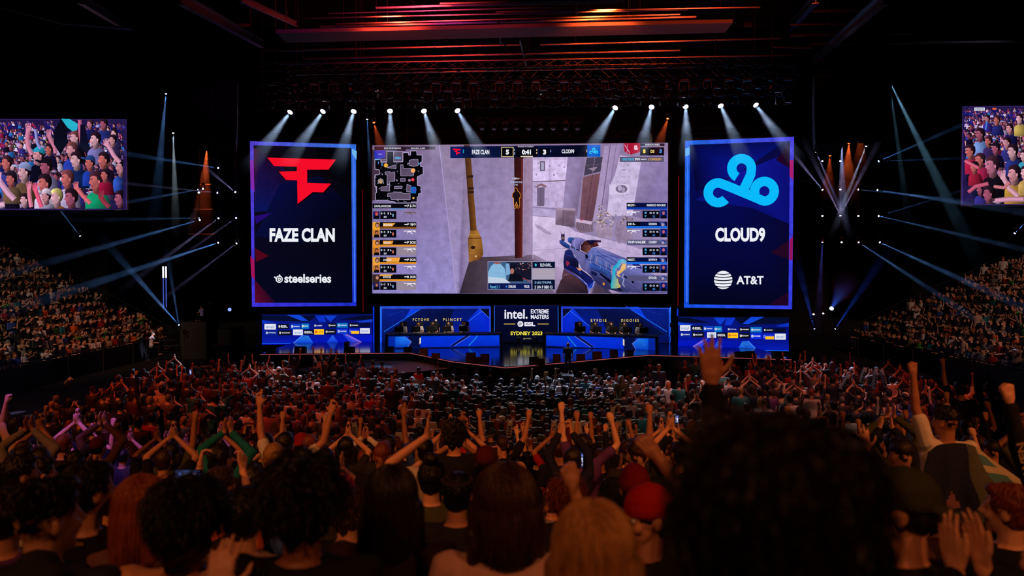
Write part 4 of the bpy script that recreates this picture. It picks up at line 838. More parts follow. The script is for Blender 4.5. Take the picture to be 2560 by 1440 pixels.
def hand(B, wrist, d, palm, s_axis, kind, sc=1.0, n=6):
    """palm block, five separate fingers with knuckle bends, thumb from the side of the palm"""
    d = d.normalized(); palm = (palm - d * palm.dot(d)).normalized(); t = s_axis - d * s_axis.dot(d) - palm * s_axis.dot(palm); t.normalize()
    curl = {'open': (6, 10, 8), 'relaxed': (22, 30, 20), 'fist': (78, 92, 60), 'clap': (4, 8, 6), 'grip': (38, 55, 30)}[kind]
    spread = {'open': 7, 'relaxed': 2, 'fist': 0, 'clap': 3, 'grip': 2}[kind]
    base = Vector(wrist)
    B.cap(base - d * .01, base + d * .03, .024 * sc, .026 * sc, n)
    L = (.074, .082, .077, .060); off = (.030, .010, -.010, -.029); kn = (.092, .096, .090, .080)
    for i in range(4):
        k = base + d * kn[i] * sc + t * off[i] * sc
        B.cap(base + d * .02 * sc + t * off[i] * .7 * sc, k, .0155 * sc, .0125 * sc, n)
        dirv = (d + t * math.tan(math.radians(spread * (1.5 - i)))).normalized()
        p = k; ang = 0
        for j, fr in enumerate((.45, .32, .23)):
            ang += curl[j]
            a = math.radians(ang); dv = dirv * math.cos(a) + palm * math.sin(a)
            q_ = p + dv * L[i] * fr * sc
            B.cap(p, q_, (.0098 - .0008 * j) * sc, (.0090 - .0008 * j) * sc, n); p = q_
    tb = base + d * .028 * sc + t * .024 * sc + palm * .006 * sc
    if kind == 'fist':
        p1 = tb + (d * .030 + t * .016 + palm * .018) * sc; p2 = p1 + (d * .018 - t * .020 + palm * .020) * sc; p3 = p2 + (-t * .026 + palm * .002) * sc
    elif kind in ('clap', 'grip'):
        p1 = tb + (d * .030 + t * .022) * sc; p2 = p1 + (d * .028 + t * .010) * sc; p3 = p2 + (d * .024 + t * .002) * sc
    else:
        p1 = tb + (d * .024 + t * .030) * sc; p2 = p1 + (d * .024 + t * .020) * sc; p3 = p2 + (d * .024 + t * .008) * sc
    B.chain([tb, p1, p2, p3], [.015 * sc, .0125 * sc, .011 * sc, .009 * sc], n)

def skeleton(pose, armL, armR, turn=0.0, tilt=0.0, lean=0.0, headturn=0.0):
    K = {}
    pz = .92 if pose == 'stand' else .50
    K['pel'] = Vector((0, 0, pz)); up = Vector((0, math.sin(lean), math.cos(lean)))
    K['up'] = up; K['fw'] = Vector((0, math.cos(lean), -math.sin(lean))); K['sd'] = Vector((1, 0, 0))
    K['neck'] = K['pel'] + up * .555
    K['hc'] = K['neck'] + up * .137 + K['fw'] * .025
    hu = Vector((math.sin(tilt) * .6, math.sin(lean * .4 + tilt * 0), math.cos(tilt))).normalized()
    hf = Vector((-math.sin(headturn), math.cos(headturn), 0)); hf = (hf - hu * hf.dot(hu)).normalized()
    K['hfr'] = (hf.cross(hu), hf, hu)
    for s, arm in ((-1, armL), (1, armR)):
        raise_ = .05 if (ARMS[arm](s)[0][2] > .1 if isinstance(arm, str) else arm[0][2] > .1) else 0
        sh = K['pel'] + up * (.485 + raise_) + K['sd'] * (.19 - raise_ * .5) * s
        e, w, kind = ARMS[arm](s) if isinstance(arm, str) else arm
        el = sh + Vector(e); wr = el + Vector(w)
        K['sh%d' % s] = sh; K['el%d' % s] = el; K['wr%d' % s] = wr; K['hk%d' % s] = kind
    for s in (-1, 1):
        hip = K['pel'] + Vector((.09 * s, 0, -.03))
        if pose == 'stand': kn = hip + Vector((.02 * s, .02, -.42)); an = kn + Vector((0, -.03, -.40))
        else: kn = hip + Vector((.06 * s, .42, .0)); an = Vector((kn.x, kn.y - .02, .07))
        K['hip%d' % s] = hip; K['kn%d' % s] = kn; K['an%d' % s] = an
    return K

def head_blob(B, K, detail=True):
    s_, f, u = K['hfr']; H = K['hc']; fr = K['hfr']
    B.ell(H + u * .022 - f * .005, fr, (.077, .098, .104))
    B.ell(H + f * .022 - u * .045, fr, (.060, .070, .078))
    B.ell(H + f * .062 - u * .095, fr, (.030, .028, .024), 10, 7)
    B.ell(H + f * .066 + u * .028, fr, (.056, .026, .016), 10, 7)
    B.cap(H + f * .090 + u * .020, H + f * .113 - u * .022, .009, .0145, 7)
    for q_ in (-1, 1):
        B.ell(H + s_ * (.080 * q_) - f * .006 - u * .008, (f, s_, u), (.021, .011, .033), 10, 7)
        B.cap(H + s_ * (.012 * q_) + f * .106 - u * .026, H + s_ * (.014 * q_) + f * .100 - u * .026, .008, .008, 6)
        B.ell(H + s_ * (.040 * q_) + f * .070 - u * .028, fr, (.024, .022, .022), 9, 6)
    B.ell(H + f * .086 - u * .052, fr, (.026, .014, .006), 9, 6)
    B.ell(H + f * .084 - u * .064, fr, (.022, .014, .007), 9, 6)
    B.cap(H - u * .05 - f * .02, K['neck'] - K['up'] * .03, .055, .064, 10)

TORSO = [(-.10, .14, .095), (-.02, .168, .115), (.10, .155, .105), (.22, .150, .102), (.34, .168, .112), (.43, .178, .110), (.49, .150, .090), (.535, .085, .066)]
def torso_blob(B, K, grow=0.0, top=8, wide=1.0, low=0):
    r = []
    for h, rx, ry in TORSO[low:top]:
        r.append((K['pel'] + K['up'] * h, K['sd'], K['fw'], rx * wide + grow, ry * wide + grow))
    B.loft(r)
    for s in (-1, 1):
        B.cap(K['pel'] + K['up'] * .478 + K['sd'] * .05 * s, K['sh%d' % s], .056 + grow, .046 + grow)
def body_mesh(name, K, voxel, ratio, legs=True):
    B = Blob(); head_blob(B, K); torso_blob(B, K)
    for s in (-1, 1):
        sh, el, wr = K['sh%d' % s], K['el%d' % s], K['wr%d' % s]
        mid = sh.lerp(el, .45); fm = el.lerp(wr, .3)
        B.chain([sh, mid, el], [.054, .047, .039]); B.chain([el, fm, wr], [.039, .040, .026])
        d = (wr - el).normalized(); kind = K['hk%d' % s]
        if kind == 'clap': palm = Vector((-s, 0, 0)); ta = Vector((0, -1, .3))
        elif kind in ('fist', 'open'): palm = Vector((0, 1, 0)); ta = Vector((-s, 0, 0))
        elif kind == 'grip': palm = Vector((-s, .3, 0)); ta = Vector((0, -.3, 1))
        else: palm = Vector((-s * .6, 0, -1)) if abs(d.z) < .7 else Vector((-s, 0, 0)); ta = Vector((-s, .2, .3)) if abs(d.z) < .7 else Vector((0, 1, 0))
        hd = d if kind not in ('clap', 'grip') else Vector((-.02 * s, .12 + .5 * max(0, d.y), .9)).normalized()
        hand(B, wr, hd, palm, ta, kind)
        if legs:
            h, k, a = K['hip%d' % s], K['kn%d' % s], K['an%d' % s]
            B.chain([h, h.lerp(k, .5), k], [.085, .075, .055]); B.chain([k, k.lerp(a, .35), a], [.053, .054, .036])
            B.chain([a - Vector((0, .03, .02)), a + Vector((.01 * s, .14, -.04))], [.038, .030])
    return B.fuse(name, voxel, ratio)
def shirt_mesh(name, K, voxel, ratio, sleeve='short', hood=False, wide=1.0, noise=.006):
    B = Blob(); torso_blob(B, K, .017, 8, wide, 1); B.loft([(K['pel'] + K['up'] * h, K['sd'], K['fw'], .192 * wide, .140) for h in (-.05, .06)])
    for s in (-1, 1):
        sh, el, wr = K['sh%d' % s], K['el%d' % s], K['wr%d' % s]
        if sleeve == 'short': B.chain([sh, sh.lerp(el, .62)], [.064 * wide, .064])
        else:
            B.chain([sh, sh.lerp(el, .5), el], [.065 * wide, .062, .056]); B.chain([el, el.lerp(wr, .88)], [.058, .042])
    if hood: B.cap(K['neck'] - K['up'] * .03 - K['fw'] * .07 - K['sd'] * .07, K['neck'] - K['up'] * .03 - K['fw'] * .07 + K['sd'] * .07, .06, .06); B.cap(K['neck'] - K['fw'] * .08 - K['up'] * .10, K['neck'] - K['fw'] * .03, .06, .07)
    return B.fuse(name, voxel, ratio, 2, noise, 9)
def trouser_mesh(name, K, voxel, ratio):
    B = Blob()
    B.loft([(K['pel'] + K['up'] * h, K['sd'], K['fw'], rx + .014, ry + .014) for h, rx, ry in ((-.13, .12, .09), (-.04, .168, .115), (.06, .162, .112))])
    for s in (-1, 1):
        h, k, a = K['hip%d' % s], K['kn%d' % s], K['an%d' % s]
        B.chain([h, k], [.100, .072]); B.chain([k, k.lerp(a, .93)], [.070, .056])
    return B.fuse(name, voxel, ratio, 2, .005, 8)
def shoes_mesh(name, K, voxel, ratio):
    B = Blob()
    for s in (-1, 1):
        a = K['an%d' % s]; B.chain([a + Vector((0, -.04, -.03)), a + Vector((.005 * s, .07, -.035)), a + Vector((.01 * s, .17, -.04))], [.045, .046, .036])
    return B.fuse(name, voxel, ratio)

def hair_mesh(name, kind, voxel, ratio, fr=None, H=Vector((0, 0, 0)), up=Vector((0, 0, 1)), size=1.0):
    """hair volumes around a head centred at H"""
    B = Blob(); fr = fr or (Vector((1, 0, 0)), Vector((0, 1, 0)), Vector((0, 0, 1)))
    s_, f, u = fr; nz, ns = .004, 34; z = size
    if kind == 'short':
        B.ell(H + u * .036 - f * .014, fr, (.085, .101, .102)); B.ell(H - f * .035 - u * .015, fr, (.077, .070, .078)); nz = .005
        B.ell(H + u * .095 + f * .04, fr, (.06, .055, .03)); nz = .006
    elif kind == 'fade':
        B.ell(H + u * .052 - f * .006, fr, (.080, .102, .090)); B.ell(H - f * .045 + u * .01, fr, (.068, .055, .06)); B.ell(H + u * .11 + f * .035, fr, (.06, .07, .028)); nz = .007
    elif kind == 'bowl':
        B.ell(H + u * .035 - f * .014, fr, (.092 * z, .106 * z, .104 * z)); B.ell(H - f * .035 - u * .03, fr, (.084 * z, .075, .085)); nz = .007
        for q_ in (-1, 1): B.ell(H + s_ * .07 * q_ - u * .02 - f * .01, fr, (.028, .05, .06))
    elif kind == 'curly':
        B.ell(H + u * .045 - f * .014, fr, (.098 * z, .112 * z, .108 * z)); B.ell(H - f * .04 - u * .02, fr, (.088 * z, .078, .085)); nz, ns = .026 * z, 24
    elif kind == 'messy':
        B.ell(H + u * .040 - f * .016, fr, (.100 * z, .112 * z, .110 * z)); B.ell(H - f * .045 - u * .04, fr, (.090 * z, .074, .095)); nz, ns = .015, 18
        B.cap(H - f * .06 - u * .10, H - f * .075 - u * .14, .05, .03)
    elif kind in ('long', 'bob'):
        L = .34 if kind == 'long' else .15
        B.ell(H + u * .035 - f * .016, fr, (.092 * z, .108 * z, .104)); B.ell(H - f * .04 - u * .03, fr, (.090 * z, .078, .10))
        for a_ in (-1, -.5, 0, .5, 1):
            w = .075 * z * a_
            B.chain([H - f * (.065 - .04 * abs(a_)) + s_ * w - u * .02, H - f * (.085 - .045 * abs(a_)) + s_ * w * 1.15 - up * (.05 + .35 * L), H - f * (.095 - .05 * abs(a_)) + s_ * w * (1.15 if kind == 'long' else 1.3) - up * (.06 + L * (1 - .12 * abs(a_)))], [.052, .048, .028])
        nz, ns = .006, 14
    elif kind == 'buzz':
        B.ell(H + u * .034 - f * .010, fr, (.084, .101, .101)); B.ell(H - f * .038 - u * .01, fr, (.076, .066, .068)); nz = .001
    elif kind == 'topknot':
        B.ell(H + u * .035 - f * .014, fr, (.088, .104, .102)); B.ell(H - f * .04 - u * .02, fr, (.080, .072, .078)); B.ell(H + u * .155 - f * .05, fr, (.052, .052, .045)); nz = .006
    me = B.fuse(name, voxel, ratio, 2, nz, ns)
    return me
def cap_mesh(name, voxel, ratio, backward=False, beanie=False, fr=None, H=Vector((0, 0, 0))):
    B = Blob(); fr = fr or (Vector((1, 0, 0)), Vector((0, 1, 0)), Vector((0, 0, 1))); s_, f, u = fr
    B.ell(H + u * .052 - f * .010, fr, (.091, .110, .092 if not beanie else .108))
    if beanie: B.loft([(H + u * .02 - f * .01, s_, f, .094, .112), (H + u * .06 - f * .01, s_, f, .096, .114)])
    else:
        d = -f if backward else f
        for a_ in (-1, -.5, 0, .5, 1): B.cap(H + u * .035 + d * .085 + s_ * .045 * a_, H + u * (.012 - .008 * abs(a_)) + d * (.17 - .03 * a_ * a_) + s_ * .058 * a_, .011, .009)
        B.ell(H + u * .142 - f * .01, fr, (.012, .012, .008), 8, 5)
        B.loft([(H + u * .022 - f * .01, s_, f, .090, .109), (H + u * .05 - f * .01, s_, f, .0915, .1105)])
    return B.fuse(name, voxel, ratio, 1)

def hair_strands(fr, H, up, kind, n, rs, length=.06, width=.0016, size=1.0):
    """loose locks lying over the hair volume: thin three-sided tubes that follow the scalp and then hang"""
    s_, f, u = fr; mb = MB(); r = random.Random(rs)
    c0 = H + u * .035 - f * .014
    rx, ry, rz = {'long': (.098, .114, .110), 'bob': (.100, .116, .111)}.get(kind, (.090, .106, .106)); rx *= size; ry *= size; rz *= size
    if kind in ('messy', 'curly'): rx, ry, rz = rx * 1.08, ry * 1.08, rz * 1.06
    for i in range(n):
        if kind in ('long', 'bob'):
            az = r.uniform(-PI, PI)                       # 0 = straight back
            if abs(az) > 2.5: az = r.uniform(-1.5, 1.5)
            el = r.uniform(25, 88); pts = []; L = length * r.uniform(.75, 1.05); wob = r.uniform(-.25, .25); ph = r.uniform(0, 6)
            for k in range(7):
                e = math.radians(el - (el + 4) * k / 6); a = az + wob * k / 6
                pts.append(c0 + s_ * (rx * math.sin(a) * math.cos(e)) - f * (ry * math.cos(a) * math.cos(e)) + u * (rz * math.sin(e)))
            base = pts[-1]; out = (s_ * math.sin(az + wob) * .7 - f * math.cos(az + wob)).normalized() if abs(az) < 1.7 else s_ * math.sin(az)
            for k in range(1, 7):
                t = k / 6; pts.append(base - up * (L * t) + out * (.018 * math.sin(t * 2.2)) - out * .03 * t * t + s_ * (.006 * math.sin(ph + t * 5)))
            w = width * r.uniform(.8, 1.7); mb.tube(pts, [w] * 11 + [w * .8, w * .3], 3); continue
        a = r.uniform(0, 2 * PI); el = math.asin(r.uniform({'fade': .12, 'short': -.22}.get(kind, -.35), .98))
        dirv = (s_ * math.cos(a) * math.cos(el) + f * math.sin(a) * math.cos(el) + u * math.sin(el))
        if dirv.dot(f) > .55 and el < .75: continue
        p = c0 + s_ * (dirv.dot(s_) * rx * .97) + f * (dirv.dot(f) * ry * .97) + u * (dirv.dot(u) * rz * .97)
        tang = (-u + dirv * dirv.dot(u)); tang = tang.normalized() if tang.length > .05 else s_
        side = dirv.cross(tang); pts = [p]; L = length * r.uniform(.6, 1.3) * (.55 if kind in ('short', 'fade') else 1); ang = r.uniform(-.9, .9); lift = {'short': .004, 'fade': .008, 'messy': .016, 'curly': .018, 'bowl': .003}.get(kind, .004) * r.uniform(.3, 1.5)
        for k in range(1, 6):
            t = k / 5
            pts.append(pts[-1] + (tang + side * ang * math.sin(1.5 + t * 3)).normalized() * (L / 5) + dirv * (lift * (1 - t) - .006 * t))
        w = width * r.uniform(.7, 1.5)
        mb.tube(pts, [w, w * 1.1, w, w * .9, w * .7, w * .3], 3)
    return mb.mesh('hair_strands')

def dyn(kind, c, **k):
    """one material per colour"""
    key = '%s_%02d_%02d_%02d' % (kind, c[0] // 4, c[1] // 4, c[2] // 4)
    if kind == 'cloth': return mat(key, c, .85, bump=.5, scale=22, var=.12, spec=.25)
    if kind == 'skin': return mat(key, c, .5, bump=.08, scale=60, var=.08, spec=.4)
    if kind == 'hair': return mat(key, c, .42, bump=.9, scale=85, var=.6, spec=.45, stretch=(1.0, 1.0, .08))  # streaked tone stands in for highlights and shade between strands
    return mat(key, c, .7)

def put(me, name, m, parent):
    """mesh shared between people; colour held by the object"""
    if not me.materials: me.materials.append(None)
    o = bpy.data.objects.new(name, me); link(o, parent)
    o.material_slots[0].link = 'OBJECT'; o.material_slots[0].material = m
    return o

def make_person(pose, aL, aR, hair, hairc, skin, top, trouser, voxel=.008, ratio=1.0, sleeve='short', hood=False, wide=1.0, lean=0.0, headturn=0.0, tilt=0.0,
                cap=None, eyes=False, shoes=False, strands=0, size=1.0, slen=.06):
    K = skeleton(pose, aL, aR, lean=lean, headturn=headturn, tilt=tilt)
    root = put(body_mesh('person', K, voxel, ratio), 'person', dyn('skin', skin), None)
    put(shirt_mesh('top', K, voxel * 1.5, ratio, sleeve, hood, wide), 'hoodie' if hood else ('jacket' if sleeve == 'long' else 'shirt'), dyn('cloth', top), root)
    put(trouser_mesh('trousers', K, voxel * 2, ratio), 'trousers', dyn('cloth', trouser), root)
    if shoes: put(shoes_mesh('shoes', K, voxel * 1.5, ratio), 'shoes', dyn('cloth', (18, 18, 20)), root)
    if hair:
        h = put(hair_mesh('hair', hair, voxel * .9, ratio, K['hfr'], K['hc'], K['up'], size), 'hair', dyn('hair', hairc), root)
        if strands:
            put(hair_strands(K['hfr'], K['hc'], K['up'], hair, strands, strands, slen, size=size), 'hair_lock', dyn('hair', tuple(min(255, int(v * 1.15) + 3) for v in hairc)), h)
    if cap: put(cap_mesh('cap', voxel, ratio, cap[1], cap[2], K['hfr'], K['hc']), 'beanie' if cap[2] else 'cap', dyn('cloth', cap[0]), root)
    if eyes:
        s_, f, u = K['hfr']; mb = MB()
        for q_ in (-1, 1):
            c = K['hc'] + s_ * .031 * q_ + f * .083 + u * .002
            mb.lathe([(.001, -.012), (.009, -.008), (.0125, 0), (.009, .008), (.001, .012)], c, None, 8)
        e = mb.build('eyes', mat('eye', (190, 185, 180), .2), root, True)
        mb = MB()
        for q_ in (-1, 1): mb.box(K['hc'] + s_ * .031 * q_ + f * .094 + u * .002, (.010, .006, .010))
        mb.build('pupil', mat('pupil', (16, 10, 8), .2), e)
    return root, K
# ------------------------------------------------------------------ the arena shell
def struct(name, mb, m, parent=None):
    o = mb.build(name, m, parent)
    if parent is None: o['kind'] = 'structure'
    return o
FLOORM = mat('arena_floor', (30, 28, 30), .6, bump=.2, var=.3, scale=2)
WALLM = mat('dark_wall', (11, 11, 15), .85, bump=.3, var=.3, scale=.6)
DECK = mat('roof_deck', (20, 18, 20), .8, bump=.5, var=.4, scale=1.2)
struct('floor', MB().box((0, 27, -.15), (100, 76, .3)), FLOORM)
struct('wall_back', MB().box((0, 60, 10), (100, .5, 22)), WALLM)
struct('wall_front', MB().box((0, -10.6, 10), (100, .5, 22)), WALLM)
struct('wall_left', MB().box((-49.7, 25, 10), (.5, 72, 22)), WALLM)
struct('wall_right', MB().box((49.7, 25, 10), (.5, 72, 22)), WALLM)
mb = MB().box((0, 25, 20.6), (100, 72, .4))
struct('ceiling', mb, DECK)
# joists under the roof deck
for i in range(9):
    y = 6 + i * 5.2
    mb = MB(); mb.box((0, y, 20.2), (84, .16, .08)); mb.box((0, y, 18.9), (84, .16, .08))
    for k in range(60): mb.tube([(-42 + k * 1.4, y, 18.9 + 1.3 * (k % 2)), (-42 + (k + 1) * 1.4, y, 18.9 + 1.3 * ((k + 1) % 2))], .03, 4)
    o = struct('trim_%d' % (i + 1), mb, STEEL)
# spectator terrace under the camera and the rows before it
TY0, PITCHY, RISE = 14.4, .85, .212
def terrace_z(y):
    if y > TY0: return 0.0
    return (int((TY0 - y) / PITCHY) + 1) * RISE
mb = MB()
for k in range(25):
    y1 = TY0 - k * PITCHY; z = (k + 1) * RISE
    mb.box((0, y1 - PITCHY / 2, z / 2), (30, PITCHY, z))
struct('floor_terrace', mb, CONC)
# stage deck: V-shaped front, mirror-black top
SZ = 1.3
fr = [(650, 884), (1024, 880.5), (1130, 902), (1264, 917), (1420, 904), (1622, 886), (1978, 897)]
fp = [on_z(x, y, SZ) for x, y in fr]
poly = [(p.x, p.y, .0) for p in fp] + [(fp[-1].x, 42.5, 0), (fp[0].x, 42.5, 0)]
STAGE = mat('gloss_black_stage', (6, 6, 9), .13, bump=.02, scale=3, spec=.9)
st = struct('floor_stage', MB().prism(poly, (0, 0, SZ)), STAGE)
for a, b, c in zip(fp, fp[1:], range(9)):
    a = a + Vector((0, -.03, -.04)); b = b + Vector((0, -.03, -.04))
    o = MB().tube([a, b], .015, 6).build('edge_trim_glow', emat('edge_trim_glow', (.34, .07, .08), 1.0, False))  # red light on the metal edge trim is put in as a glow
    tag(o, 'thin red-lit edge trim along the stage front, %s length counted from the left' % ['first', 'second', 'third', 'fourth', 'fifth', 'sixth'][c], 'light strip', 'stage edge trim')
# press / camera platform reaching from the left towards the audience
pts = [on_z(*p, .95) for p in ((742, 925), (985, 893), (1130, 903), (1262, 919), (1130, 921), (870, 945))]
struct('floor_camera_platform', MB().prism([(p.x, p.y, 0) for p in pts], (0, 0, .95)), BLACK)
def rail(name, pts, label, posts=True, h=.0, r=.03, m=None, every=3.0, drop=1.0):
    root = empty(name, pts[0]); inv = Matrix.Translation(-Vector(pts[0]))
    o = MB().tube(pts, r, 6).build('handrail', m or ALU, root); o.matrix_parent_inverse = inv
    if posts:
        mb = MB()
        for a, b in zip(pts, pts[1:]):
            a, b = Vector(a), Vector(b); n = max(1, int((b - a).length / every))
            for i in range(n + 1):
                p = a.lerp(b, i / n); q_ = MB().tube([p, p - Vector((0, 0, drop))], r * .8, 6).build('post', m or ALU, root); q_.matrix_parent_inverse = inv
    tag(root, label, 'railing'); return root
rail('camera_rail', [on_z(640, 962, 1.0), on_z(742, 925, 1.0), on_z(985, 893, 1.0)], 'low silver rail running along the camera platform before the stage', r=.025, drop=.98)

# side terraces (lower bowl)
def side_stand(s, xin, Yn, Yf, rows, rise, name):
    """s=-1 left, +1 right: rows run along Y and climb away from the floor"""
    mb = MB(); rp = .80
    for k in range(rows):
        x0 = xin + k * rp
        z = .35 + k * rise
        mb.box((s * (x0 + rp / 2), (Yn + Yf) / 2, z / 2), (rp, Yf - Yn, z))
    struct(name, mb, CONC)
    return rp
LST = dict(s=-1, xin=21.3, Yn=22, Yf=46.5, rows=18, rise=.42)
RST = dict(s=1, xin=20.9, Yn=22, Yf=46.5, rows=18, rise=.36)
side_stand(-1, 21.3, 22, 46.5, 18, .42, 'floor_left_terrace'); side_stand(1, 20.9, 22, 46.5, 18, .36, 'floor_right_terrace')
PARAPET = mat('parapet_panel', (16, 16, 20), .45, var=.2, scale=2)
for s, nm, xx, yf in ((-1, 'left', 21.1, 44), (1, 'right', 20.7, 44)):
    mb = MB().box((s * xx, (22 + yf) / 2, .55), (.12, yf - 22, 1.1))
    for i in range(8): mb.box((s * (xx - .09), 23 + i * 3.0, .55), (.06, .12, 1.1))
    struct('wall_%s_parapet' % nm, mb, PARAPET)
    rail('parapet_rail', [(s * xx, 22, 1.18), (s * xx, yf, 1.18)], 'long metal rail on the low wall before the %s side stand' % nm, r=.035, every=2.2, drop=.12)
rail('stair_rail', [(21.2, 46.4, 1.55), (24.8, 46.4, 3.35)], 'lower orange-lit sloping handrail beside the right stand stairs', r=.035, drop=1.3)
rail('stair_rail', [(25.6, 46.4, 3.7), (32.0, 46.4, 6.6)], 'upper orange-lit sloping handrail beside the right stand stairs', r=.035, drop=1.3)
rail('stair_rail', [(-21.5, 46.4, 1.6), (-32.5, 46.4, 7.6)], 'thin sloping handrail at the far edge of the left stand', r=.025, drop=1.3)
# low barrier cages and platforms beside the stand ends
def barrier(p, w, h, lab, rz=0):
    root = empty('crowd_barrier', p, rz); mb = MB()
    mb.tube([(-w / 2, 0, 0), (-w / 2, 0, h), (w / 2, 0, h), (w / 2, 0, 0)], .03, 6)
    mb.build('frame', ALU, root); mb = MB()
    for k in range(4): mb.tube([(-w / 2, 0, .15 + k * h / 4.6), (w / 2, 0, .15 + k * h / 4.6)], .018, 5)
    mb.build('crossbars', STEEL, root); tag(root, lab, 'barrier')
for k, (x, y, w, h) in enumerate([(405, 888, 1.6, 1.4), (432, 882, .9, 1.1)]):
    p = on_z(x, y, 0.0) if False else at(x, y + 18, 40); p.z = 0
    barrier(p, w, h, ['wide metal crowd barrier at the foot of the left stand end', 'narrow metal crowd barrier beside the wide one at left stand end'][k])
def plat(px0, px1, pyt, Y, z0, name, label, m=BLACK, d=2.0):
    a = at(px0, pyt, Y); b = at(px1, pyt, Y)
    o = MB().box((0, 0, 0), (b.x - a.x, d, a.z - z0)).build(name, m); o.location = ((a.x + b.x) / 2, Y + d / 2, (a.z + z0) / 2)
    tag(o, label, 'platform'); return o
plat(450, 515, 805, 43, 0, 'camera_riser', 'black riser box carrying the camera operator left of the stage')
plat(545, 578, 823, 43.5, 0, 'camera_riser', 'low black riser under the blue glowing lamp left of the stage')
plat(532, 566, 864, 38.5, 0, 'flight_case', 'dark blue flight case standing on the floor left of the sponsor wall', mat('case_blue', (18, 26, 60), .4), 1.2)

# ------------------------------------------------------------------ desks, players, monitors
def desk(label, cvn, top, bot, mirror):
    a, b = top[0][0], top[1][0]
    cv = cvn
    root, inv = led_wall('stage_desk', label, cv, [(a, top[0][1]), (b, top[1][1]), (b, bot[1][1]), (a, bot[0][1])], (6, 10, 50), 1.0, cols=[(3, 6, 24), (3, 6, 24), (6, 22, 90), (4, 14, 60)], cat='desk')
    f = (lambda x: b - (x - a)) if mirror else (lambda x: x)
    w = b - a; yt = top[0][1]; h = bot[0][1] - yt; yr = (top[1][1] - top[0][1]); hr = (bot[1][1] - top[1][1])
    def P(pts):
        out = []
        for u, v in pts:
            uu = 1 - u if mirror else u
            y0 = top[0][1] + (top[1][1] - top[0][1]) * uu; y1 = bot[0][1] + (bot[1][1] - bot[0][1]) * uu
            out.append((a + uu * w, y0 + (y1 - y0) * v))
        return out
    cv.poly(P([(.01, .12), (.99, .12), (.99, .86), (.01, .9)]), [(4, 40, 160), (4, 60, 220), (6, 50, 220), (4, 34, 150)], .3)
    cv.poly(P([(.19, .12), (.30, .12), (.29, .88), (.17, .88)]), [(4, 14, 60), (6, 16, 70), (4, 12, 54), (5, 16, 70)])
    cv.poly(P([(.07, .14), (.155, .14), (.215, .5), (.18, .88), (.07, .88)]), [(10, 90, 220), (30, 120, 235), (20, 90, 225), (8, 60, 200), (6, 60, 190)], .3)
    cv.poly(P([(.30, .12), (.99, .12), (.99, .84), (.29, .86)]), [(4, 50, 215), (4, 60, 225), (6, 44, 200), (2, 40, 205)], .15)
    cv.poly(P([(.69, .12), (.735, .12), (.59, .84), (.55, .84)]), [(14, 12, 60), (30, 20, 90), (8, 12, 70), (8, 14, 80)])
    cv.line(P([(.69, .12), (.55, .84)]), 1, (50, 90, 240)); cv.line(P([(.735, .12), (.59, .84)]), 1.2, (90, 130, 245)); cv.line(P([(.80, .12), (.76, .5), (.72, .84)]), 1.4, (30, 170, 225))
    cv.line(P([(.155, .14), (.215, .5), (.18, .88)]), 1.1, (110, 120, 215)); cv.poly(P([(.285, .25), (.298, .2), (.298, .6), (.285, .7)]), (225, 215, 190))
    finish(cv, 'front_graphics', root, inv)
    return root, cv
dl, dcv = desk('long stage desk with glowing blue front under the minimap side', Canvas(968, 36.6, 1252, 37.3), [(968, 837), (1251, 834)], [(970, 873), (1251, 869)], False)
dr, dcv2 = desk('long stage desk with glowing blue front under the rifle picture', Canvas(1362, 37.3, 1640, 35.9), [(1363, 834), (1640, 842)], [(1362, 869), (1640, 880)], True)
# ------------------------------------------------------------------ rigging
def truss(name, p0, p1, label, w=.45, bay=.55, m=None, r=.025):
    p0, p1 = Vector(p0), Vector(p1); d = p1 - p0; L = d.length; d.normalize()
    s_ = d.cross(Vector((0, 0, 1)))
    s_ = s_.normalized() if s_.length > .1 else Vector((0, 1, 0)); u = s_.cross(d).normalized()
    C4 = [s_ * w / 2 + u * w / 2, -s_ * w / 2 + u * w / 2, -s_ * w / 2 - u * w / 2, s_ * w / 2 - u * w / 2]
    root = empty(name, p0); mb = MB()
    for c in C4: mb.tube([c, c + d * L], r, 5)
    mb.build('chords', m or STEEL, root)
    n = max(2, int(L / bay)); mb = MB()
    for i in range(n):
        a, b = d * (L * i / n), d * (L * (i + 1) / n)
        for k in range(4):
            c0, c1 = C4[k], C4[(k + 1) % 4]
            if i % 2: c0, c1 = c1, c0
            mb.tube([c0 + a, c1 + b], r * .55, 4)
    mb.build('lacing', m or STEEL, root)
    # steel ropes up to the roof
    for t in (.08, .5, .92):
        q_ = d * L * t; MB().tube([q_, Vector((q_.x, q_.y, 20.39 - p0.z))], .012, 4).build('hoist_rope', STEEL, root)
    tag(root, label, 'truss'); return root
def pipe(pts, r, label, m=None, name='roof_pipe', cat='pipe', hang=True):
    root = empty(name, pts[0]); o0 = Vector(pts[0])
    MB().tube([Vector(p) - o0 for p in pts], r, 6).build('tube', m or STEEL, root)
    if hang:
        for t in (.15, .85):
            p = Vector(pts[0]).lerp(Vector(pts[-1]), t) - o0; MB().tube([p, Vector((p.x, p.y, 20.39 - o0.z))], .012, 4).build('hanger', STEEL, root)
    tag(root, label, cat); return root

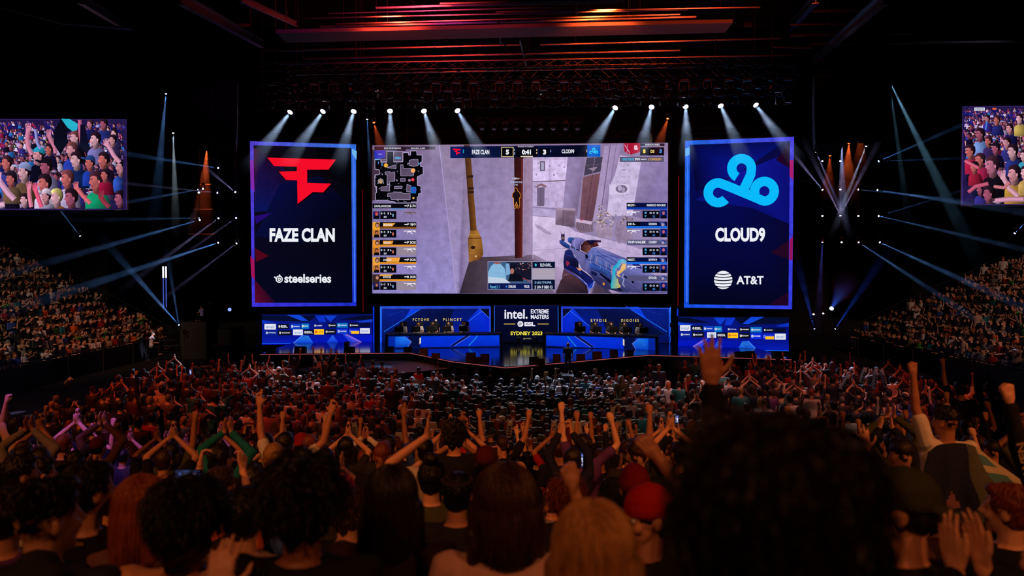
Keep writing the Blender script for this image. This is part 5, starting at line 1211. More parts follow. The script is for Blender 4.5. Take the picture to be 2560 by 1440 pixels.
# two screens' and walls' hanging frames: a truss above each flown screen
for (xa, xb, y, Y, lab) in [(900, 1700, 338, 40.3, 'black truss carrying the main screen'), (640, 880, 338, 40.9, 'short black truss carrying the jagged red emblem screen'), (1725, 1975, 326, 39.3, 'short black truss carrying the looped blue emblem screen'),
                          (-20, 300, 282, 38.5, 'dark truss carrying the left crowd-picture screen'), (2425, 2580, 248, 38.2, 'dark truss carrying the right crowd-picture screen')]:
    a, b = at(xa, y, Y), at(xb, y, Y); t = truss('screen_truss', a, b, lab, .35, .6, BLACK)
TR = []
for k, (xa, ya, xb, yb, Y, lab) in enumerate([
    (640, 262, 1985, 246, 36.3, 'front lighting truss holding the row of bright white lamps'),
    (655, 236, 1985, 222, 34.5, 'dark truss just above the row of bright white lamps'),
    (650, 214, 1990, 200, 32.8, 'third dark truss above the bright lamps, orange glints on it'),
    (650, 192, 1995, 180, 31.0, 'topmost fixture-crowded dark truss above the stage'),
    (1180, 300, 1460, 300, 38.5, 'short truss above the main screen with small unlit round lamps'),
    (640, 168, 1900, 152, 29.0, 'long pipe-thin truss under the roof, dull red glow')]):
    a, b = at(xa, ya, Y), at(xb, yb, Y); TR.append((truss('lighting_truss', a, b, lab, .5 if k < 4 else .3), a, b))
GLOSS = mat('pipe_metal', (105, 98, 102), .28, metal=.9, var=.2, scale=4)
def PX(x0, y0, x1, y1, Y, r, lab, Y2=None, m=None):
    pipe([at(x0, y0, Y), at(x1, y1, Y2 or Y)], r, lab, m or GLOSS)
PX(800, 67, 1740, 42, 26, .05, 'upper of two red-lit pipes above the pale roof baffle')
PX(700, 79, 1760, 52, 26.6, .06, 'lower of two red-lit pipes directly above the pale roof baffle')
PX(940, 20, 1560, 1, 22, .05, 'bright red-lit pipe at the top edge of the hall')
PX(760, 46, 1720, 24, 24, .03, 'thin dull red pipe over the two bright red pipes')
PX(1100, 9, 1560, -2, 21, .04, 'thin red-lit pipe cut by the very top of the picture, centre')
PX(820, 34, 1380, 18, 23, .03, 'narrow red conduit just under the topmost pipe, left of centre')
PX(1240, 30, 1900, 18, 23.4, .03, 'narrow red conduit just under the topmost pipe, right of centre')
PX(840, 60, 1700, 36, 25, .035, 'orange-red conduit tucked over the bright twin pipes')
PX(650, 128, 1300, 112, 27.5, .04, 'dull maroon pipe crossing behind the pale baffle, left half')
PX(1350, 112, 1950, 96, 27.5, .04, 'dull maroon pipe crossing behind the pale baffle, right half')
PX(760, 147, 1700, 126, 30, .05, 'faint grey pipe below the pale roof baffle')
PX(760, 178, 1760, 157, 30.5, .045, 'upper of the twin pipes above the fixture trusses')
PX(740, 186, 1740, 167, 31.2, .045, 'lower of the twin pipes above the fixture trusses')
PX(700, 160, 1980, 138, 27, .03, 'long thin dark pipe below the pale baffle')
PX(1976, 89, 2280, 82, 27, .06, 'short white-lit pipe above the right speaker columns')
PX(2026, 110, 2560, 103, 28, .06, 'long white-lit pipe over the right speaker columns')
PX(2033, 151, 2170, 149, 29, .05, 'short violet-lit pipe right above the right speaker columns')
PX(2030, 28, 2190, 26, 24, .05, 'short white-lit pipe near the top right roof corner')
PX(1976, 62, 2200, 58, 25, .035, 'dim reddish pipe between two white-lit pipes at right')
PX(1930, 118, 2030, 120, 28, .04, 'orange-lit stub pipe left of the right speaker columns')
PX(0, 17, 160, 58, 20, .05, 'curved grey roof pipe at the top left corner', 21); PX(160, 58, 330, 72, 21, .05, 'continuation of the grey roof pipe at top left', 23)
# slanting catwalk beams
def beam(x0, y0, Y0, x1, y1, Y1, lab, r=.11, m=None):
    a, b = at(x0, y0, Y0), at(x1, y1, Y1); root = empty('roof_beam', a); d = (b - a); q_ = d.to_track_quat('Z', 'Y')
    mb = MB()
    for s in (-1, 1):
        p = q_ @ Vector((0, 0, d.length / 2)) ; mb.box(p + q_ @ Vector((0, s * r, 0)), (r * 1.4, .02, d.length), q_)
    mb.box(q_ @ Vector((0, 0, d.length / 2)), (.02, r * 2, d.length), q_)
    mb.build('girder', m or STEEL, root)
    for t in (.2, .8):
        p = d * t; MB().tube([p, Vector((p.x, p.y, 20.39 - a.z))], .02, 4).build('hanger', STEEL, root)
    tag(root, lab, 'beam')
beam(2033, 152, 34, 2210, -4, 17, 'silvery slanting roof beam crossing above the right speaker columns', .13, ALU)
beam(1966, 80, 32, 2040, -4, 20, 'brownish slanting roof beam left of the silvery one', .12)
beam(200, -4, 16, 312, 66, 24, 'red-lit slanting roof beam high at the left', .10)
beam(450, -4, 16, 655, 110, 26, 'long red-lit slanting roof beam running toward the stage', .12)
beam(600, -4, 16, 740, 60, 22, 'thin slanting roof beam near the top, left of centre', .06)
beam(1240, -4, 24, 1252, 110, 27, 'orange-lit catwalk post above the centre of the main screen', .04)
beam(1300, 100, 27, 1316, 165, 30, 'thin orange-lit rod hanging below the pale roof baffle', .035)
beam(1930, 88, 28, 1931, 165, 28.5, 'upright orange-lit rod at the right end of the roof pipes', .035)
beam(1884, 145, 28, 1885, 178, 28.5, 'short upright orange-lit rod above the right fixture truss', .03)
# pale baffle slab
a, b, c, d = at(690, 83, 24.8), at(1832, 57, 24.8), at(1812, 82, 26.0), at(716, 107, 26.0)
o = MB().prism([a, b, c, d], (0, 0, .12)).build('roof_baffle', mat('baffle_grey', (96, 88, 94), .8, var=.1, scale=2))
for p in (a, b, c, d): MB().tube([p, Vector((p.x, p.y, 20.39))], .015, 4).build('hanger', STEEL, o); tag(o, 'long pale grey acoustic baffle slab under the roof, lit dim red', 'baffle')
a = at(2150, 122, 28)
def panel(px, py, Y, w, h, lab, m, name='roof_panel', rx=0):
    p = at(px, py, Y); o = MB().box((0, 0, 0), (w, h, .08)).build(name, m); o.location = p; o.rotation_euler = (rx, 0, 0)
    MB().tube([(0, 0, 0), (0, 0, 20.39 - p.z)], .015, 4).build('hanger', STEEL, o); tag(o, lab, 'panel')
panel(2178, 122, 28, .9, .6, 'small grey grating panel hung above the right speaker columns', ALU, 'roof_panel', .3)
panel(609, 63, 24, .4, .3, 'tiny orange panel at the left roof girder', mat('orange_panel', (150, 90, 50), .6), 'roof_panel', .4)
panel(1869, 61, 26, .28, .2, 'small pale loudspeaker box by the right end of the baffle', ALU, 'roof_panel', .9)

# small fixtures crowding the trusses (unlit wash heads: yoke, round housing, lens)
def make_fixture():
    root = empty('stage_lamp', (0, 0, 0)); mb = MB()
    mb.box((0, 0, 0), (.30, .22, .12)); mb.box((0, 0, .03), (.05, .62, .04)); mb.build('base', BLACK, root)
    mb = MB()
    for s in (-1, 1): mb.box((.19 * s, 0, -.22), (.03, .08, .36))
    mb.box((0, 0, -.06), (.40, .08, .03))
    mb.build('yoke', STEEL, root)
    h = MB().lathe([(.09, .13), (.14, .08), (.16, -.06), (.15, -.12), (.135, -.12)], (0, -.02, -.32), Matrix.Rotation(.5, 3, 'X'), 14).build('housing', STEEL, root)
    MB().lathe([(.13, 0), (.06, -.012)], Vector((0, -.02, -.32)) + Matrix.Rotation(.5, 3, 'X') @ Vector((0, 0, -.122)), Matrix.Rotation(.5, 3, 'X'), 14).build('lens', mat('unlit_lens', (70, 74, 84), .12, spec=.8), h)
    return root
fx0 = make_fixture(); first = True
NTH = ['first', 'second', 'third', 'fourth', 'fifth', 'sixth', 'seventh', 'eighth', 'ninth', 'tenth', 'eleventh', 'twelfth', 'thirteenth', 'fourteenth', 'fifteenth', 'sixteenth', 'seventeenth', 'eighteenth', 'nineteenth', 'twentieth',
       'twenty-first', 'twenty-second', 'twenty-third', 'twenty-fourth', 'twenty-fifth', 'twenty-sixth']
def put_fixture(p, rz, label, group, sc=1.0):
    global first
    o = fx0 if first else copy_tree(fx0); first = False
    o.location = p; o.rotation_euler = (0, 0, rz); o.scale = (sc,) * 3
    tag(o, label, 'stage lamp', group); return o
row_names = {1: 'second truss', 2: 'third truss', 3: 'topmost truss', 0: 'front truss'}
for k, n in ((1, 22), (2, 24), (3, 26)):
    _, a, b = TR[k]
    for i in range(n):
        p = a.lerp(b, (i + .5 + rnd.uniform(-.2, .2)) / n) - Vector((0, 0, .28))
        px = 640 + (i + .5) / n * 1345
        put_fixture(p, rnd.uniform(-.6, .6), 'small dark unlit lamp, %s from the left on the %s above the stage' % (NTH[i], row_names[k]), 'unlit lamps on the %s' % row_names[k], rnd.uniform(.8, 1.1))
_, a, b = TR[4]
for i, px in enumerate((1205, 1235, 1263, 1291, 1321, 1352, 1383, 1414, 1444)):
    put_fixture(at(px, 306, 38.3) , PI, 'small round unlit lamp, %s from the left in the row right above the main screen' % NTH[i], 'round unlit lamps above the main screen', .8)

# added spots without fixtures that tint the steelwork, mostly red
for loc, tgt, col, pw, an in [((-3, 17, 11.5), (-2.5, 27, 17), (1, .05, .03), 5000, 72), ((7, 17, 11.5), (6.5, 27, 17), (1, .08, .02), 5000, 72), ((-10, 16, 17.5), (-7, 26, 15.2), (1, .04, .04), 1300, 40), ((-3, 18, 13.0), (-4, 29, 15.5), (.6, .04, .7), 700, 100),
                              ((3, 23, 13.2), (3, 33.5, 13.6), (1, .09, .015), 5000, 80), ((-4, 23, 13.2), (-4, 33.5, 13.6), (1, .05, .02), 3500, 80), ((24, 20, 13.0), (18, 26, 16.4), (.75, .7, 1), 1100, 40)]:
    L_ = spot('steel_tint_spot', loc, tgt, col, pw * .5, an, .8, .3)
for w in wash_specs: spot(*w)

# ------------------------------------------------------------------ moving heads with beams through the haze
def haze(dens, L):
    """drifting smoke caught by a beam: thinner with distance from the lamp, slightly uneven"""
    key = 'haze_%.3f_%.1f' % (dens, L)
    if key in _mats: return _mats[key]
    m = bpy.data.materials.new(key); m.use_nodes = True; nt = m.node_tree; nt.nodes.clear()
    tc = nt.nodes.new('ShaderNodeTexCoord'); ln = nt.nodes.new('ShaderNodeVectorMath'); ln.operation = 'LENGTH'; nt.links.new(tc.outputs['Object'], ln.inputs[0])
    mr = nt.nodes.new('ShaderNodeMapRange'); mr.interpolation_type = 'SMOOTHSTEP'; mr.inputs['From Min'].default_value = 0; mr.inputs['From Max'].default_value = L; mr.inputs['To Min'].default_value = dens; mr.inputs['To Max'].default_value = 0
    nt.links.new(ln.outputs['Value'], mr.inputs['Value'])
    nz = nt.nodes.new('ShaderNodeTexNoise'); nz.inputs['Scale'].default_value = 1.4; nz.inputs['Detail'].default_value = 2; nt.links.new(tc.outputs['Object'], nz.inputs['Vector'])
    m2 = nt.nodes.new('ShaderNodeMapRange'); m2.inputs['From Min'].default_value = .35; m2.inputs['From Max'].default_value = .65; m2.inputs['To Min'].default_value = .55; m2.inputs['To Max'].default_value = 1.35; nt.links.new(nz.outputs[0], m2.inputs['Value'])
    mu = nt.nodes.new('ShaderNodeMath'); mu.operation = 'MULTIPLY'; nt.links.new(mr.outputs[0], mu.inputs[0]); nt.links.new(m2.outputs[0], mu.inputs[1])
    v = nt.nodes.new('ShaderNodeVolumeScatter'); v.inputs['Color'].default_value = (1, 1, 1, 1); nt.links.new(mu.outputs[0], v.inputs['Density'])
    o = nt.nodes.new('ShaderNodeOutputMaterial'); nt.links.new(v.outputs[0], o.inputs['Volume']); _mats[key] = m
    return m
def moving_head(px0, py0, Y0, px1, py1, Y1, col, power, ang, length, label, lens_r=.06, glow=6.0, dens=.05, group=None, beam=True, mount='up', lenscol=None, cat='spotlight'):
    p = at(px0, py0, Y0); t = at(px1, py1, Y1); d = (t - p).normalized()
    root = empty('moving_head_light', p); q_ = look_rot(d).to_matrix()
    up = 1 if mount == 'up' else -1; k = lens_r / .10
    MB().box((0, .05, up * .42 * max(.6, k)), (.3 * k, .26 * k, .14 * k)).build('base', BLACK, root)
    mb = MB()
    for s in (-1, 1): mb.box((.17 * s * k, .04, up * .2 * max(.6, k)), (.025, .07, .42 * max(.6, k)))
    mb.box((0, .04, up * .40 * max(.6, k)), (.36 * k, .07, .03)); mb.build('yoke', STEEL, root)
    h = MB().lathe([(.07 * k, .30 * k), (.12 * k, .24 * k), (.13 * k, .06 * k), (.115 * k, .012), (.10 * k, .012)], (0, 0, 0), q_, 14).build('housing', BLACK, root)
    lc = lenscol or tuple(.35 + .65 * c for c in col)
    MB().lathe([(.098 * k, .010), (.05 * k, -.008)], (0, 0, 0), q_, 16).build('lens', emat('lens_%d_%d_%d_%d' % (lc[0] * 99, lc[1] * 99, lc[2] * 99, glow * 10), lc, glow, False), h)
    mb = MB().tube([Vector((0, .05, up * .45 * max(.6, k))), Vector((0, .05, (20.39 - p.z) if up > 0 else -(p.z - .02)))], .012, 4); mb.build('hanger' if up > 0 else 'stand', STEEL, root)
    if power:
        L_ = spot('beam_lamp', d * .03, d * 5, col, power, ang, .35, lens_r * .5, root)
        L_.data.use_shadow = True
    if beam and power:
        r1 = lens_r + length * math.tan(math.radians(ang / 2)) * 1.02
        b = MB().lathe([(r1, -length), (lens_r * 1.0, -.04)], (0, 0, 0), q_, 20).build('light_beam', haze(dens, length), root)
    tag(root, label, cat, group); return root
COLD = (.50, .68, 1); BLUE = (.25, .5, 1); VIO = (.6, .55, 1)
for i, (x, y, dx, sg) in enumerate([(725, 281, -120, 0), (807, 279, -110, 0), (884, 279, -45, 0), (975, 278, 5, 0), (1060, 278, 50, 0), (1144, 277, 90, 0), (1538, 270, -95, 1), (1629, 268, -40, 1), (1714, 267, 5, 1), (1802, 265, 70, 1), (1890, 263, 120, 1)]):
    nm = ['leftmost', 'second', 'third', 'fourth', 'fifth', 'sixth, innermost left', 'innermost right', 'second right', 'middle right', 'second from last', 'rightmost'][i]
    moving_head(x, y, 35.6, x + dx * 1.6, y + 260, 31.5, COLD, 13000, 14, 4.4, '%s bright white lamp of the row on the front truss above stage' % nm, lens_r=.13, glow=14, dens=.03, group='bright white lamps on the front truss')
BL_ = [ # x0,y0,Y0, x1,y1,Y1, colour, power, angle, length, dens, where
 (545, 420, 38, 320, 385, 33, BLUE, 900, 5, 9, .05, 'top row of the left light wall, middle'), (588, 480, 38.2, 530, 432, 36, VIO, 500, 8, 3.0, .05, 'second row of the left light wall, nearest the emblem screen'),
 (543, 482, 38, 330, 460, 34, VIO, 500, 4, 8, .05, 'second row of the left light wall, middle'), (507, 472, 38, 320, 505, 33, BLUE, 1200, 4, 9, .06, 'second row of the left light wall, outer'),
 (499, 550, 38, 160, 645, 30, BLUE, 1500, 4, 14, .06, 'third row of the left light wall, outer'), (496, 545, 38.2, 320, 548, 34, BLUE, 500, 4, 8, .05, 'third row of the left light wall, outer twin'),
 (546, 546, 38, 405, 650, 34, VIO, 900, 5, 7, .05, 'third row of the left light wall, middle'), (590, 545, 38.2, 480, 622, 35, VIO, 500, 5, 5, .04, 'third row of the left light wall, nearest the emblem screen'),
 (545, 607, 38, 260, 700, 32, BLUE, 1500, 5.5, 12, .06, 'bottom row of the left light wall, middle'), (591, 609, 38.2, 470, 700, 35, VIO, 700, 4.5, 6, .05, 'bottom row of the left light wall, nearest the emblem screen'),
 (447, 812, 42, 370, 725, 40, BLUE, 1300, 8, 6, .06, 'floor light at the end of the left stand'), (447, 812, 42.3, 432, 720, 42, BLUE, 500, 8, 4, .05, 'floor light at the end of the left stand, upright beam'),
 (200, 590, 40, 150, 525, 39, BLUE, 700, 6, 3.0, .07, 'lone bright light below the left crowd screen'),
 (415, 235, 37, 400, 400, 36, BLUE, 700, 11, 6, .045, 'high light left of the left speaker columns'), (433, 333, 39, 437, 480, 38, (.75, .9, 1), 900, 10, 5, .05, 'narrow down light left of the left light wall'),
 (2101, 539, 37.5, 2048, 430, 37, VIO, 500, 9, 4, .05, 'third row of the right light wall, fanning up'), (2101, 539, 37.8, 2160, 425, 37.3, VIO, 500, 9, 4, .05, 'third row of the right light wall, fanning up right'), (2101, 539, 38.1, 2102, 440, 38, (.5, .5, 1), 600, 8, 3, .05, 'third row of the right light wall, straight up'),
 (2056, 474, 37.5, 1975, 375, 36, VIO, 700, 8, 5, .05, 'second row of the right light wall, nearest the emblem screen'), (2146, 474, 37.5, 2400, 500, 34, BLUE, 700, 4, 9, .05, 'second row of the right light wall, third across'),
 (2197, 403, 37.5, 2330, 345, 35, BLUE, 500, 6, 6, .05, 'top row of the right light wall, outer'), (2197, 403, 37.8, 2400, 396, 36, BLUE, 400, 5, 6, .04, 'top row of the right light wall, outer twin'),
 (2194, 475, 37.5, 2420, 510, 33, BLUE, 1100, 5, 10, .055, 'second row of the right light wall, outer'), (2197, 540, 37.5, 2450, 598, 33, BLUE, 1200, 4, 11, .055, 'third row of the right light wall, outer'), (2197, 540, 37.8, 2360, 490, 35, BLUE, 400, 4, 6, .05, 'third row of the right light wall, outer twin'),
 (2147, 606, 37.5, 2290, 700, 35, BLUE, 900, 6, 7, .055, 'bottom row of the right light wall, third across'), (2200, 606, 37.5, 2440, 715, 33, BLUE, 1100, 6, 10, .055, 'bottom row of the right light wall, outer'),
 (2056, 606, 37.5, 2048, 760, 37, (.1, .2, .9), 300, 12, 4, .04, 'bottom row of the right light wall, nearest the emblem screen'),
 (2223, 201, 33, 2330, 420, 31, (.4, .75, 1), 1100, 8, 8, .05, 'high light right of the right speaker columns'), (2223, 201, 33.3, 2250, 400, 33, (.4, .75, 1), 500, 6, 6, .05, 'high light right of the right speaker columns, steep beam'),
 (2104, 352, 36, 2106, 480, 36, (.55, .6, 1), 900, 16, 3.5, .04, 'lamp hanging low between the right speaker columns'), (2165, 366, 36, 2105, 520, 36, (.7, .75, 1), 900, 8, 4.0, .05, 'lamp right of centre over the right light wall'), (2040, 380, 36, 2100, 520, 36, VIO, 600, 8, 4, .05, 'lamp left of centre over the right light wall'),
 (2036, 822, 41, 2010, 720, 41, (.08, .2, 1), 200, 16, 4, .05, 'left floor light right of the stage'), (2088, 822, 41, 2170, 700, 40, (.08, .2, 1), 230, 14, 5, .05, 'right floor light right of the stage'), (2537, 583, 38, 2580, 540, 37, BLUE, 500, 7, 3, .07, 'lone bright light below the right crowd screen'),
 (918, 299, 37, 925, 420, 36, BLUE, 500, 9, 3, .05, 'small light between the emblem and main screens'),
]
for x0, y0, Y0, x1, y1, Y1, col, pw, an, ln, de, wh in BL_:
    moving_head(x0, y0, Y0, x1, y1, Y1, tuple(v ** 1.3 for v in col), pw * 20, an * .55, ln * 1.25, 'moving light with pale beam, ' + wh, lens_r=.045, glow=12, dens=de * .8, mount='down' if y0 > 800 else 'up')
for x0, y0, Y0, x1, y1, Y1, pw, an, ln, wh in [(935, 307, 37, 965, 420, 36, 800, 22, 2.8, 'red lamp hanging at the left corner above the main screen'), (1669, 297, 37, 1635, 400, 36, 700, 22, 2.8, 'red lamp hanging at the right corner above the main screen'),
     (517, 372, 38.5, 508, 520, 38.5, 2600, 18, 5.0, 'orange lamp shining down behind the left speaker columns'), (2122, 359, 37, 2118, 470, 37, 1300, 26, 3.2, 'orange lamp above the right light wall'), (2075, 390, 37.3, 2070, 500, 37, 500, 24, 2.5, 'dim orange lamp in the top row of the right light wall'), (2152, 325, 37, 2150, 420, 37, 500, 26, 2.5, 'small red lamp behind the outer right speaker column')]:
    moving_head(x0, y0, Y0, x1, y1, Y1, (1, .13, .03), pw * 3, an, ln, wh, lens_r=.06, glow=5, dens=.03, lenscol=(1, .12, .03))
for x, y, w in [(497, 482, 'second row of the left light wall, far outer'), (2056, 403, 'top row of the right light wall, nearest the emblem screen'), (2101, 403, 'top row of the right light wall, second across'), (2101, 474, 'second row of the right light wall, second across'), (2056, 540, 'third row of the right light wall, nearest the emblem screen'),
                (2146, 540, 'third row of the right light wall, third across'), (2104, 606, 'bottom row of the right light wall, second across'), (2034, 786, 'three low lamps right of the stage, left one'), (2058, 784, 'three low lamps right of the stage, middle one')]:
    moving_head(x, y, 37.6, x, y + 50, 36, VIO, 0, 5, 3, 'moving light showing only a bright dot, ' + w, lens_r=.045, glow=7, beam=False, mount='down' if y > 700 else 'up')
moving_head(2079, 771, 40, 2120, 700, 37, (.06, .15, 1), 2500, 22, 4, 'brightest of the three low blue lamps right of the stage', lens_r=.11, glow=9, dens=.02, mount='down')
moving_head(574, 774, 42, 560, 800, 38, (.1, .2, 1), 0, 20, 3, 'blue glowing lamp on a riser left of the stage', lens_r=.10, glow=1.6, beam=False, mount='down', lenscol=(.22, .3, 1))
# bright tube pair
for i, x in enumerate((409, 416)):
    p = at(x, 700, 42); h = (at(x, 666, 42) - at(x, 768, 42)).z
    root = empty('light_tube', at(x, 768, 42)); MB().tube([(0, 0, 0), (0, 0, h * .72)], .03, 6).build('tube', emat('tube_blue', (.05, .09, .45), 1, False), root)
    MB().tube([(0, 0, h * .72), (0, 0, h)], .045, 6).build('tip', emat('tube_white', (.8, .85, 1), 1.5, False), root)
    MB().tube([(0, 0, 0), (0, 0, -(root.location.z))], .03, 6).build('stand', STEEL, root)
    tag(root, 'tall thin upright light tube beyond the left stand, %s of the pair' % ('left' if i == 0 else 'right'), 'light tube')
# light wall ladders
for xs, ys, Y, lab in [((470, 605), (398, 462, 524, 586), 38.6, 'left'), ((2000, 2215), (386, 452, 518, 586), 38.4, 'right')]:
    for j, y in enumerate(ys):
        a, b = at(xs[0], y, Y), at(xs[1], y, Y)
        pipe([a, b], .035, '%s thin bar of the %s light wall beside the stage screens' % (['topmost', 'second', 'third', 'lowest'][j], lab), STEEL, 'lighting_bar', 'lighting bar')
# spots of light thrown on the far curtain are seen as pale ovals
for x, y, w, h, r in [(285, 617, .42, .2, .9), (348, 642, .5, .26, .8), (483, 689, .2, .1, 1.2), (529, 721, .36, .16, 1.1), (607, 757, .34, .17, 1.2), (2400, 618, .34, .18, -1.0), (2277, 682, .32, .16, -1.1)]:
    p = at(x, y, 59.7); s_ = at(x * .4 + 1280 * .6, -150, 45)
    spot('gobo_lamp', s_, p, (.75, .8, 1), 900, 1.0, .9, .05)

# ------------------------------------------------------------------ line-array speaker columns
SOOT = mat('soot_black', (7, 7, 8), .7)
SOOT2 = mat('grille_black', (12, 12, 13), .6, bump=.5, scale=120)
def line_array(px0, px1, yt, yb, Y, label, face, curve):
    a = at((px0 + px1) / 2, yt, Y); bt = at((px0 + px1) / 2, yb, Y); w = at(px1, yt, Y).x - at(px0, yt, Y).x
    n = 13; H = a.z - bt.z; hh = H / n
    root = empty('speaker_column', a, face)
    MB().box((0, 0, .12), (w * .8, .5, .12)).build('flying_frame', STEEL, root)
    MB().tube([(0, 0, .15), (0, 0, 20.39 - a.z)], .02, 5).build('chain', STEEL, root)
    y = 0; z = 0
    for i in range(n):
        t = i / (n - 1); tilt = curve * t * t
        R_ = Matrix.Rotation(tilt, 3, 'X'); z -= hh * math.cos(tilt) ; y += hh * math.sin(tilt) * .9
        c = Vector((0, y, z + hh / 2))
        o = MB().prism([c + R_ @ Vector(v) for v in ((-w / 2, -.3, -hh * .46), (w / 2, -.3, -hh * .46), (w / 2, -.3, hh * .46), (-w / 2, -.3, hh * .46))], R_ @ Vector((0, .62, 0))).build('speaker_box', SOOT, root)
        MB().box(c + R_ @ Vector((0, -.31, 0)), (w * .94, .015, hh * .74), R_).build('grille', SOOT2, o)
        MB().box(c + R_ @ Vector((w / 2 + .012, -.2, 0)), (.02, .12, hh * .8), R_).build('bracket', ALU, o)
    tag(root, label, 'speaker')
line_array(482, 530, 205, 378, 30, 'inner curved black speaker column hanging at left of the stage', .35, -.7)
line_array(545, 592, 200, 388, 31, 'outer curved black speaker column nearer the red emblem screen', .25, -.7)
line_array(2036, 2100, 188, 378, 30, 'curved black speaker column hanging nearest the blue emblem screen', -.25, -.45)
line_array(2152, 2224, 175, 356, 29, 'curved black speaker column hanging farther right of the stage', -.45, -.6)
# wedges along the stage front
def wedge(px, py, w, label, z=SZ, rz=0):
    p = on_z(px, py, z); root = empty('floor_monitor', p, rz)
    s_ = w * p.y / FPX
    MB().prism([(-s_ / 2, -.2, 0), (-s_ / 2, .28, 0), (-s_ / 2, .30, s_ * .52), (-s_ / 2, .0, s_ * .66)], (s_, 0, 0)).build('cabinet', SOOT, root)
    MB().prism([(-s_ * .44, .285, .06), (-s_ * .44, .298, s_ * .46), (-s_ * .44, .312, s_ * .46), (-s_ * .44, .30, .06)], (s_ * .88, 0, 0)).build('grille', SOOT2, root)
    tag(root, label, 'speaker', 'black monitors along the stage front')
WX = [(677, 882, 20), (750, 883, 26), (873, 882, 24), (973, 879, 20), (1020, 880, 20), (1059, 884, 19), (1089, 896, 20), (1177, 897, 24), (1212, 899, 22), (1194, 908, 24), (1335, 908, 24), (1350, 912, 24), (1392, 897, 18), (1452, 898, 20), (1493, 893, 22), (1535, 886, 18), (1575, 884, 16), (1850, 892, 20), (1875, 892, 22), (1945, 893, 22)]
WX.sort()
for x, y, w in WX:
    wedge(x, y, w, 'squat black floor monitor on the stage front, %s from the left' % NTH[WX.index((x, y, w))])
# ------------------------------------------------------------------ crowd
import numpy as np
def zone(px):
    for lim, w in ((330, 'below left crowd screen'), (600, 'left of red emblem'), (900, 'below red emblem'), (1130, 'below minimap'), (1330, 'below main screen centre'),
                   (1690, 'below rifle picture'), (1990, 'below blue emblem'), (2330, 'right of blue emblem'), (9999, 'below right crowd screen')):
        if px < lim: return w
COLS = {'black': (16, 15, 18), 'charcoal': (38, 36, 40), 'navy': (20, 24, 52), 'grey': (120, 116, 118), 'white': (215, 210, 205), 'maroon': (80, 20, 30), 'brown': (84, 54, 40), 'teal': (20, 110, 120), 'blue': (40, 70, 150), 'red': (150, 24, 28),
        'beige': (180, 150, 125), 'olive': (70, 72, 40), 'yellow': (190, 170, 40), 'green': (60, 130, 50), 'pink': (200, 130, 140), 'purple': (90, 50, 120), 'orange': (210, 100, 40)}
HAIRC = {'black': (14, 11, 12), 'dark': (26, 18, 15), 'brown': (52, 32, 20), 'auburn': (110, 48, 22), 'blond': (150, 112, 66), 'grey': (110, 106, 104), 'ginger': (130, 66, 30)}
SKINS = [(214, 160, 130), (196, 140, 110), (172, 118, 88), (140, 92, 66), (224, 176, 150), (110, 70, 50)]
taken = []   # (x, y) already occupied

def near(label, px, top, d, pose='stand', aL='down', aR='down', hair='short', hairc='dark', skin=1, topc='black', trou=(20, 20, 26), rz=0.0, base_dz=0.0, vox=.011, group=None, **k):
    p = at(px, top, d)
    root, K = make_person(pose, aL, aR, hair, HAIRC[hairc], SKINS[skin], COLS[topc] if isinstance(topc, str) else topc, trou, voxel=vox, **k)
    h = (K['hc'] + K['hfr'][2] * .14).z
    root.location = (p.x, p.y, p.z - h + base_dz); root.rotation_euler = (0, 0, rz)
    tag(root, label, 'person', group); taken.append((p.x, p.y, .34))
    return root, K
# nearest rows, hand placed
near('person seen as a huge dark blurred head with messy hair, closest to camera at right', 1945, 1085, .95, hair='messy', hairc='black', topc='black', size=1.12, strands=1500, slen=.07, vox=.009, sleeve='long')
rk, K = near('person behind the huge dark head, thrusting a black sleeved arm and horned hand high', 1925, 1140, 2.6, aL=((-.02, .03, .285), (-.01, .02, .26), 'open'), hair='short', hairc='black', topc='black', sleeve='long', vox=.007, skin=2)
near('person in a dark olive backward cap and black jacket, face turned left, lower right', 2290, 1185, 2.3, hair='buzz', hairc='black', topc='black', sleeve='long', headturn=.95, cap=((52, 56, 38), True, False), vox=.008, skin=1, lean=.08)
fm, K3 = near('person standing high in khaki trousers, one fist raised, wearing a blue checked flag', 2362, 1012, 6.0, aL='fist', aR='down', hair='fade', hairc='black', topc='white', trou=(170, 130, 90), vox=.008, wide=1.1, lean=-.06, skin=2, strands=250, headturn=.5)
near('person with reddish brown hair at the right edge, head turned left', 2528, 1208, 3.5, hair='short', hairc='auburn', topc='black', headturn=.8, strands=500, vox=.009, skin=0)
near('person beyond the right edge clapping two large orange-lit hands at lower right', 2690, 1285, 1.9, aL='clap', aR='clap', hair='short', hairc='dark', topc='black', sleeve='long', vox=.0065, rz=.25, skin=0)
near('person at the right edge raising a fist in a black lettered sleeve', 2668, 1110, 4.2, aL=((-.08, .05, .27), (-.04, .02, .255), 'fist'), hair='short', hairc='dark', topc='black', sleeve='long', vox=.009, skin=0)
near('person with long blond hair seen from behind, nearest right of centre', 1485, 1262, 1.8, hair='long', hairc='blond', topc='charcoal', strands=1700, slen=.36, size=1.05, vox=.009, skin=0)
near('person with brown bobbed hair and pale pinkish grey t-shirt, near centre', 1262, 1178, 2.5, hair='bob', hairc='brown', topc=(190, 150, 140), wide=1.12, size=1.14, strands=1500, slen=.20, vox=.009, skin=0, headturn=.15, lean=.04)
near('person with very long dark hair and dark brown top, left of the brown bobbed head', 978, 1165, 2.75, hair='long', hairc='dark', topc=(46, 26, 18), strands=1300, slen=.36, vox=.010, wide=1.1, skin=1)
near('person with short black hair and a thin headband in black, between two long-haired heads', 1142, 1180, 4.2, hair='short', hairc='black', topc='charcoal', strands=400, skin=1)
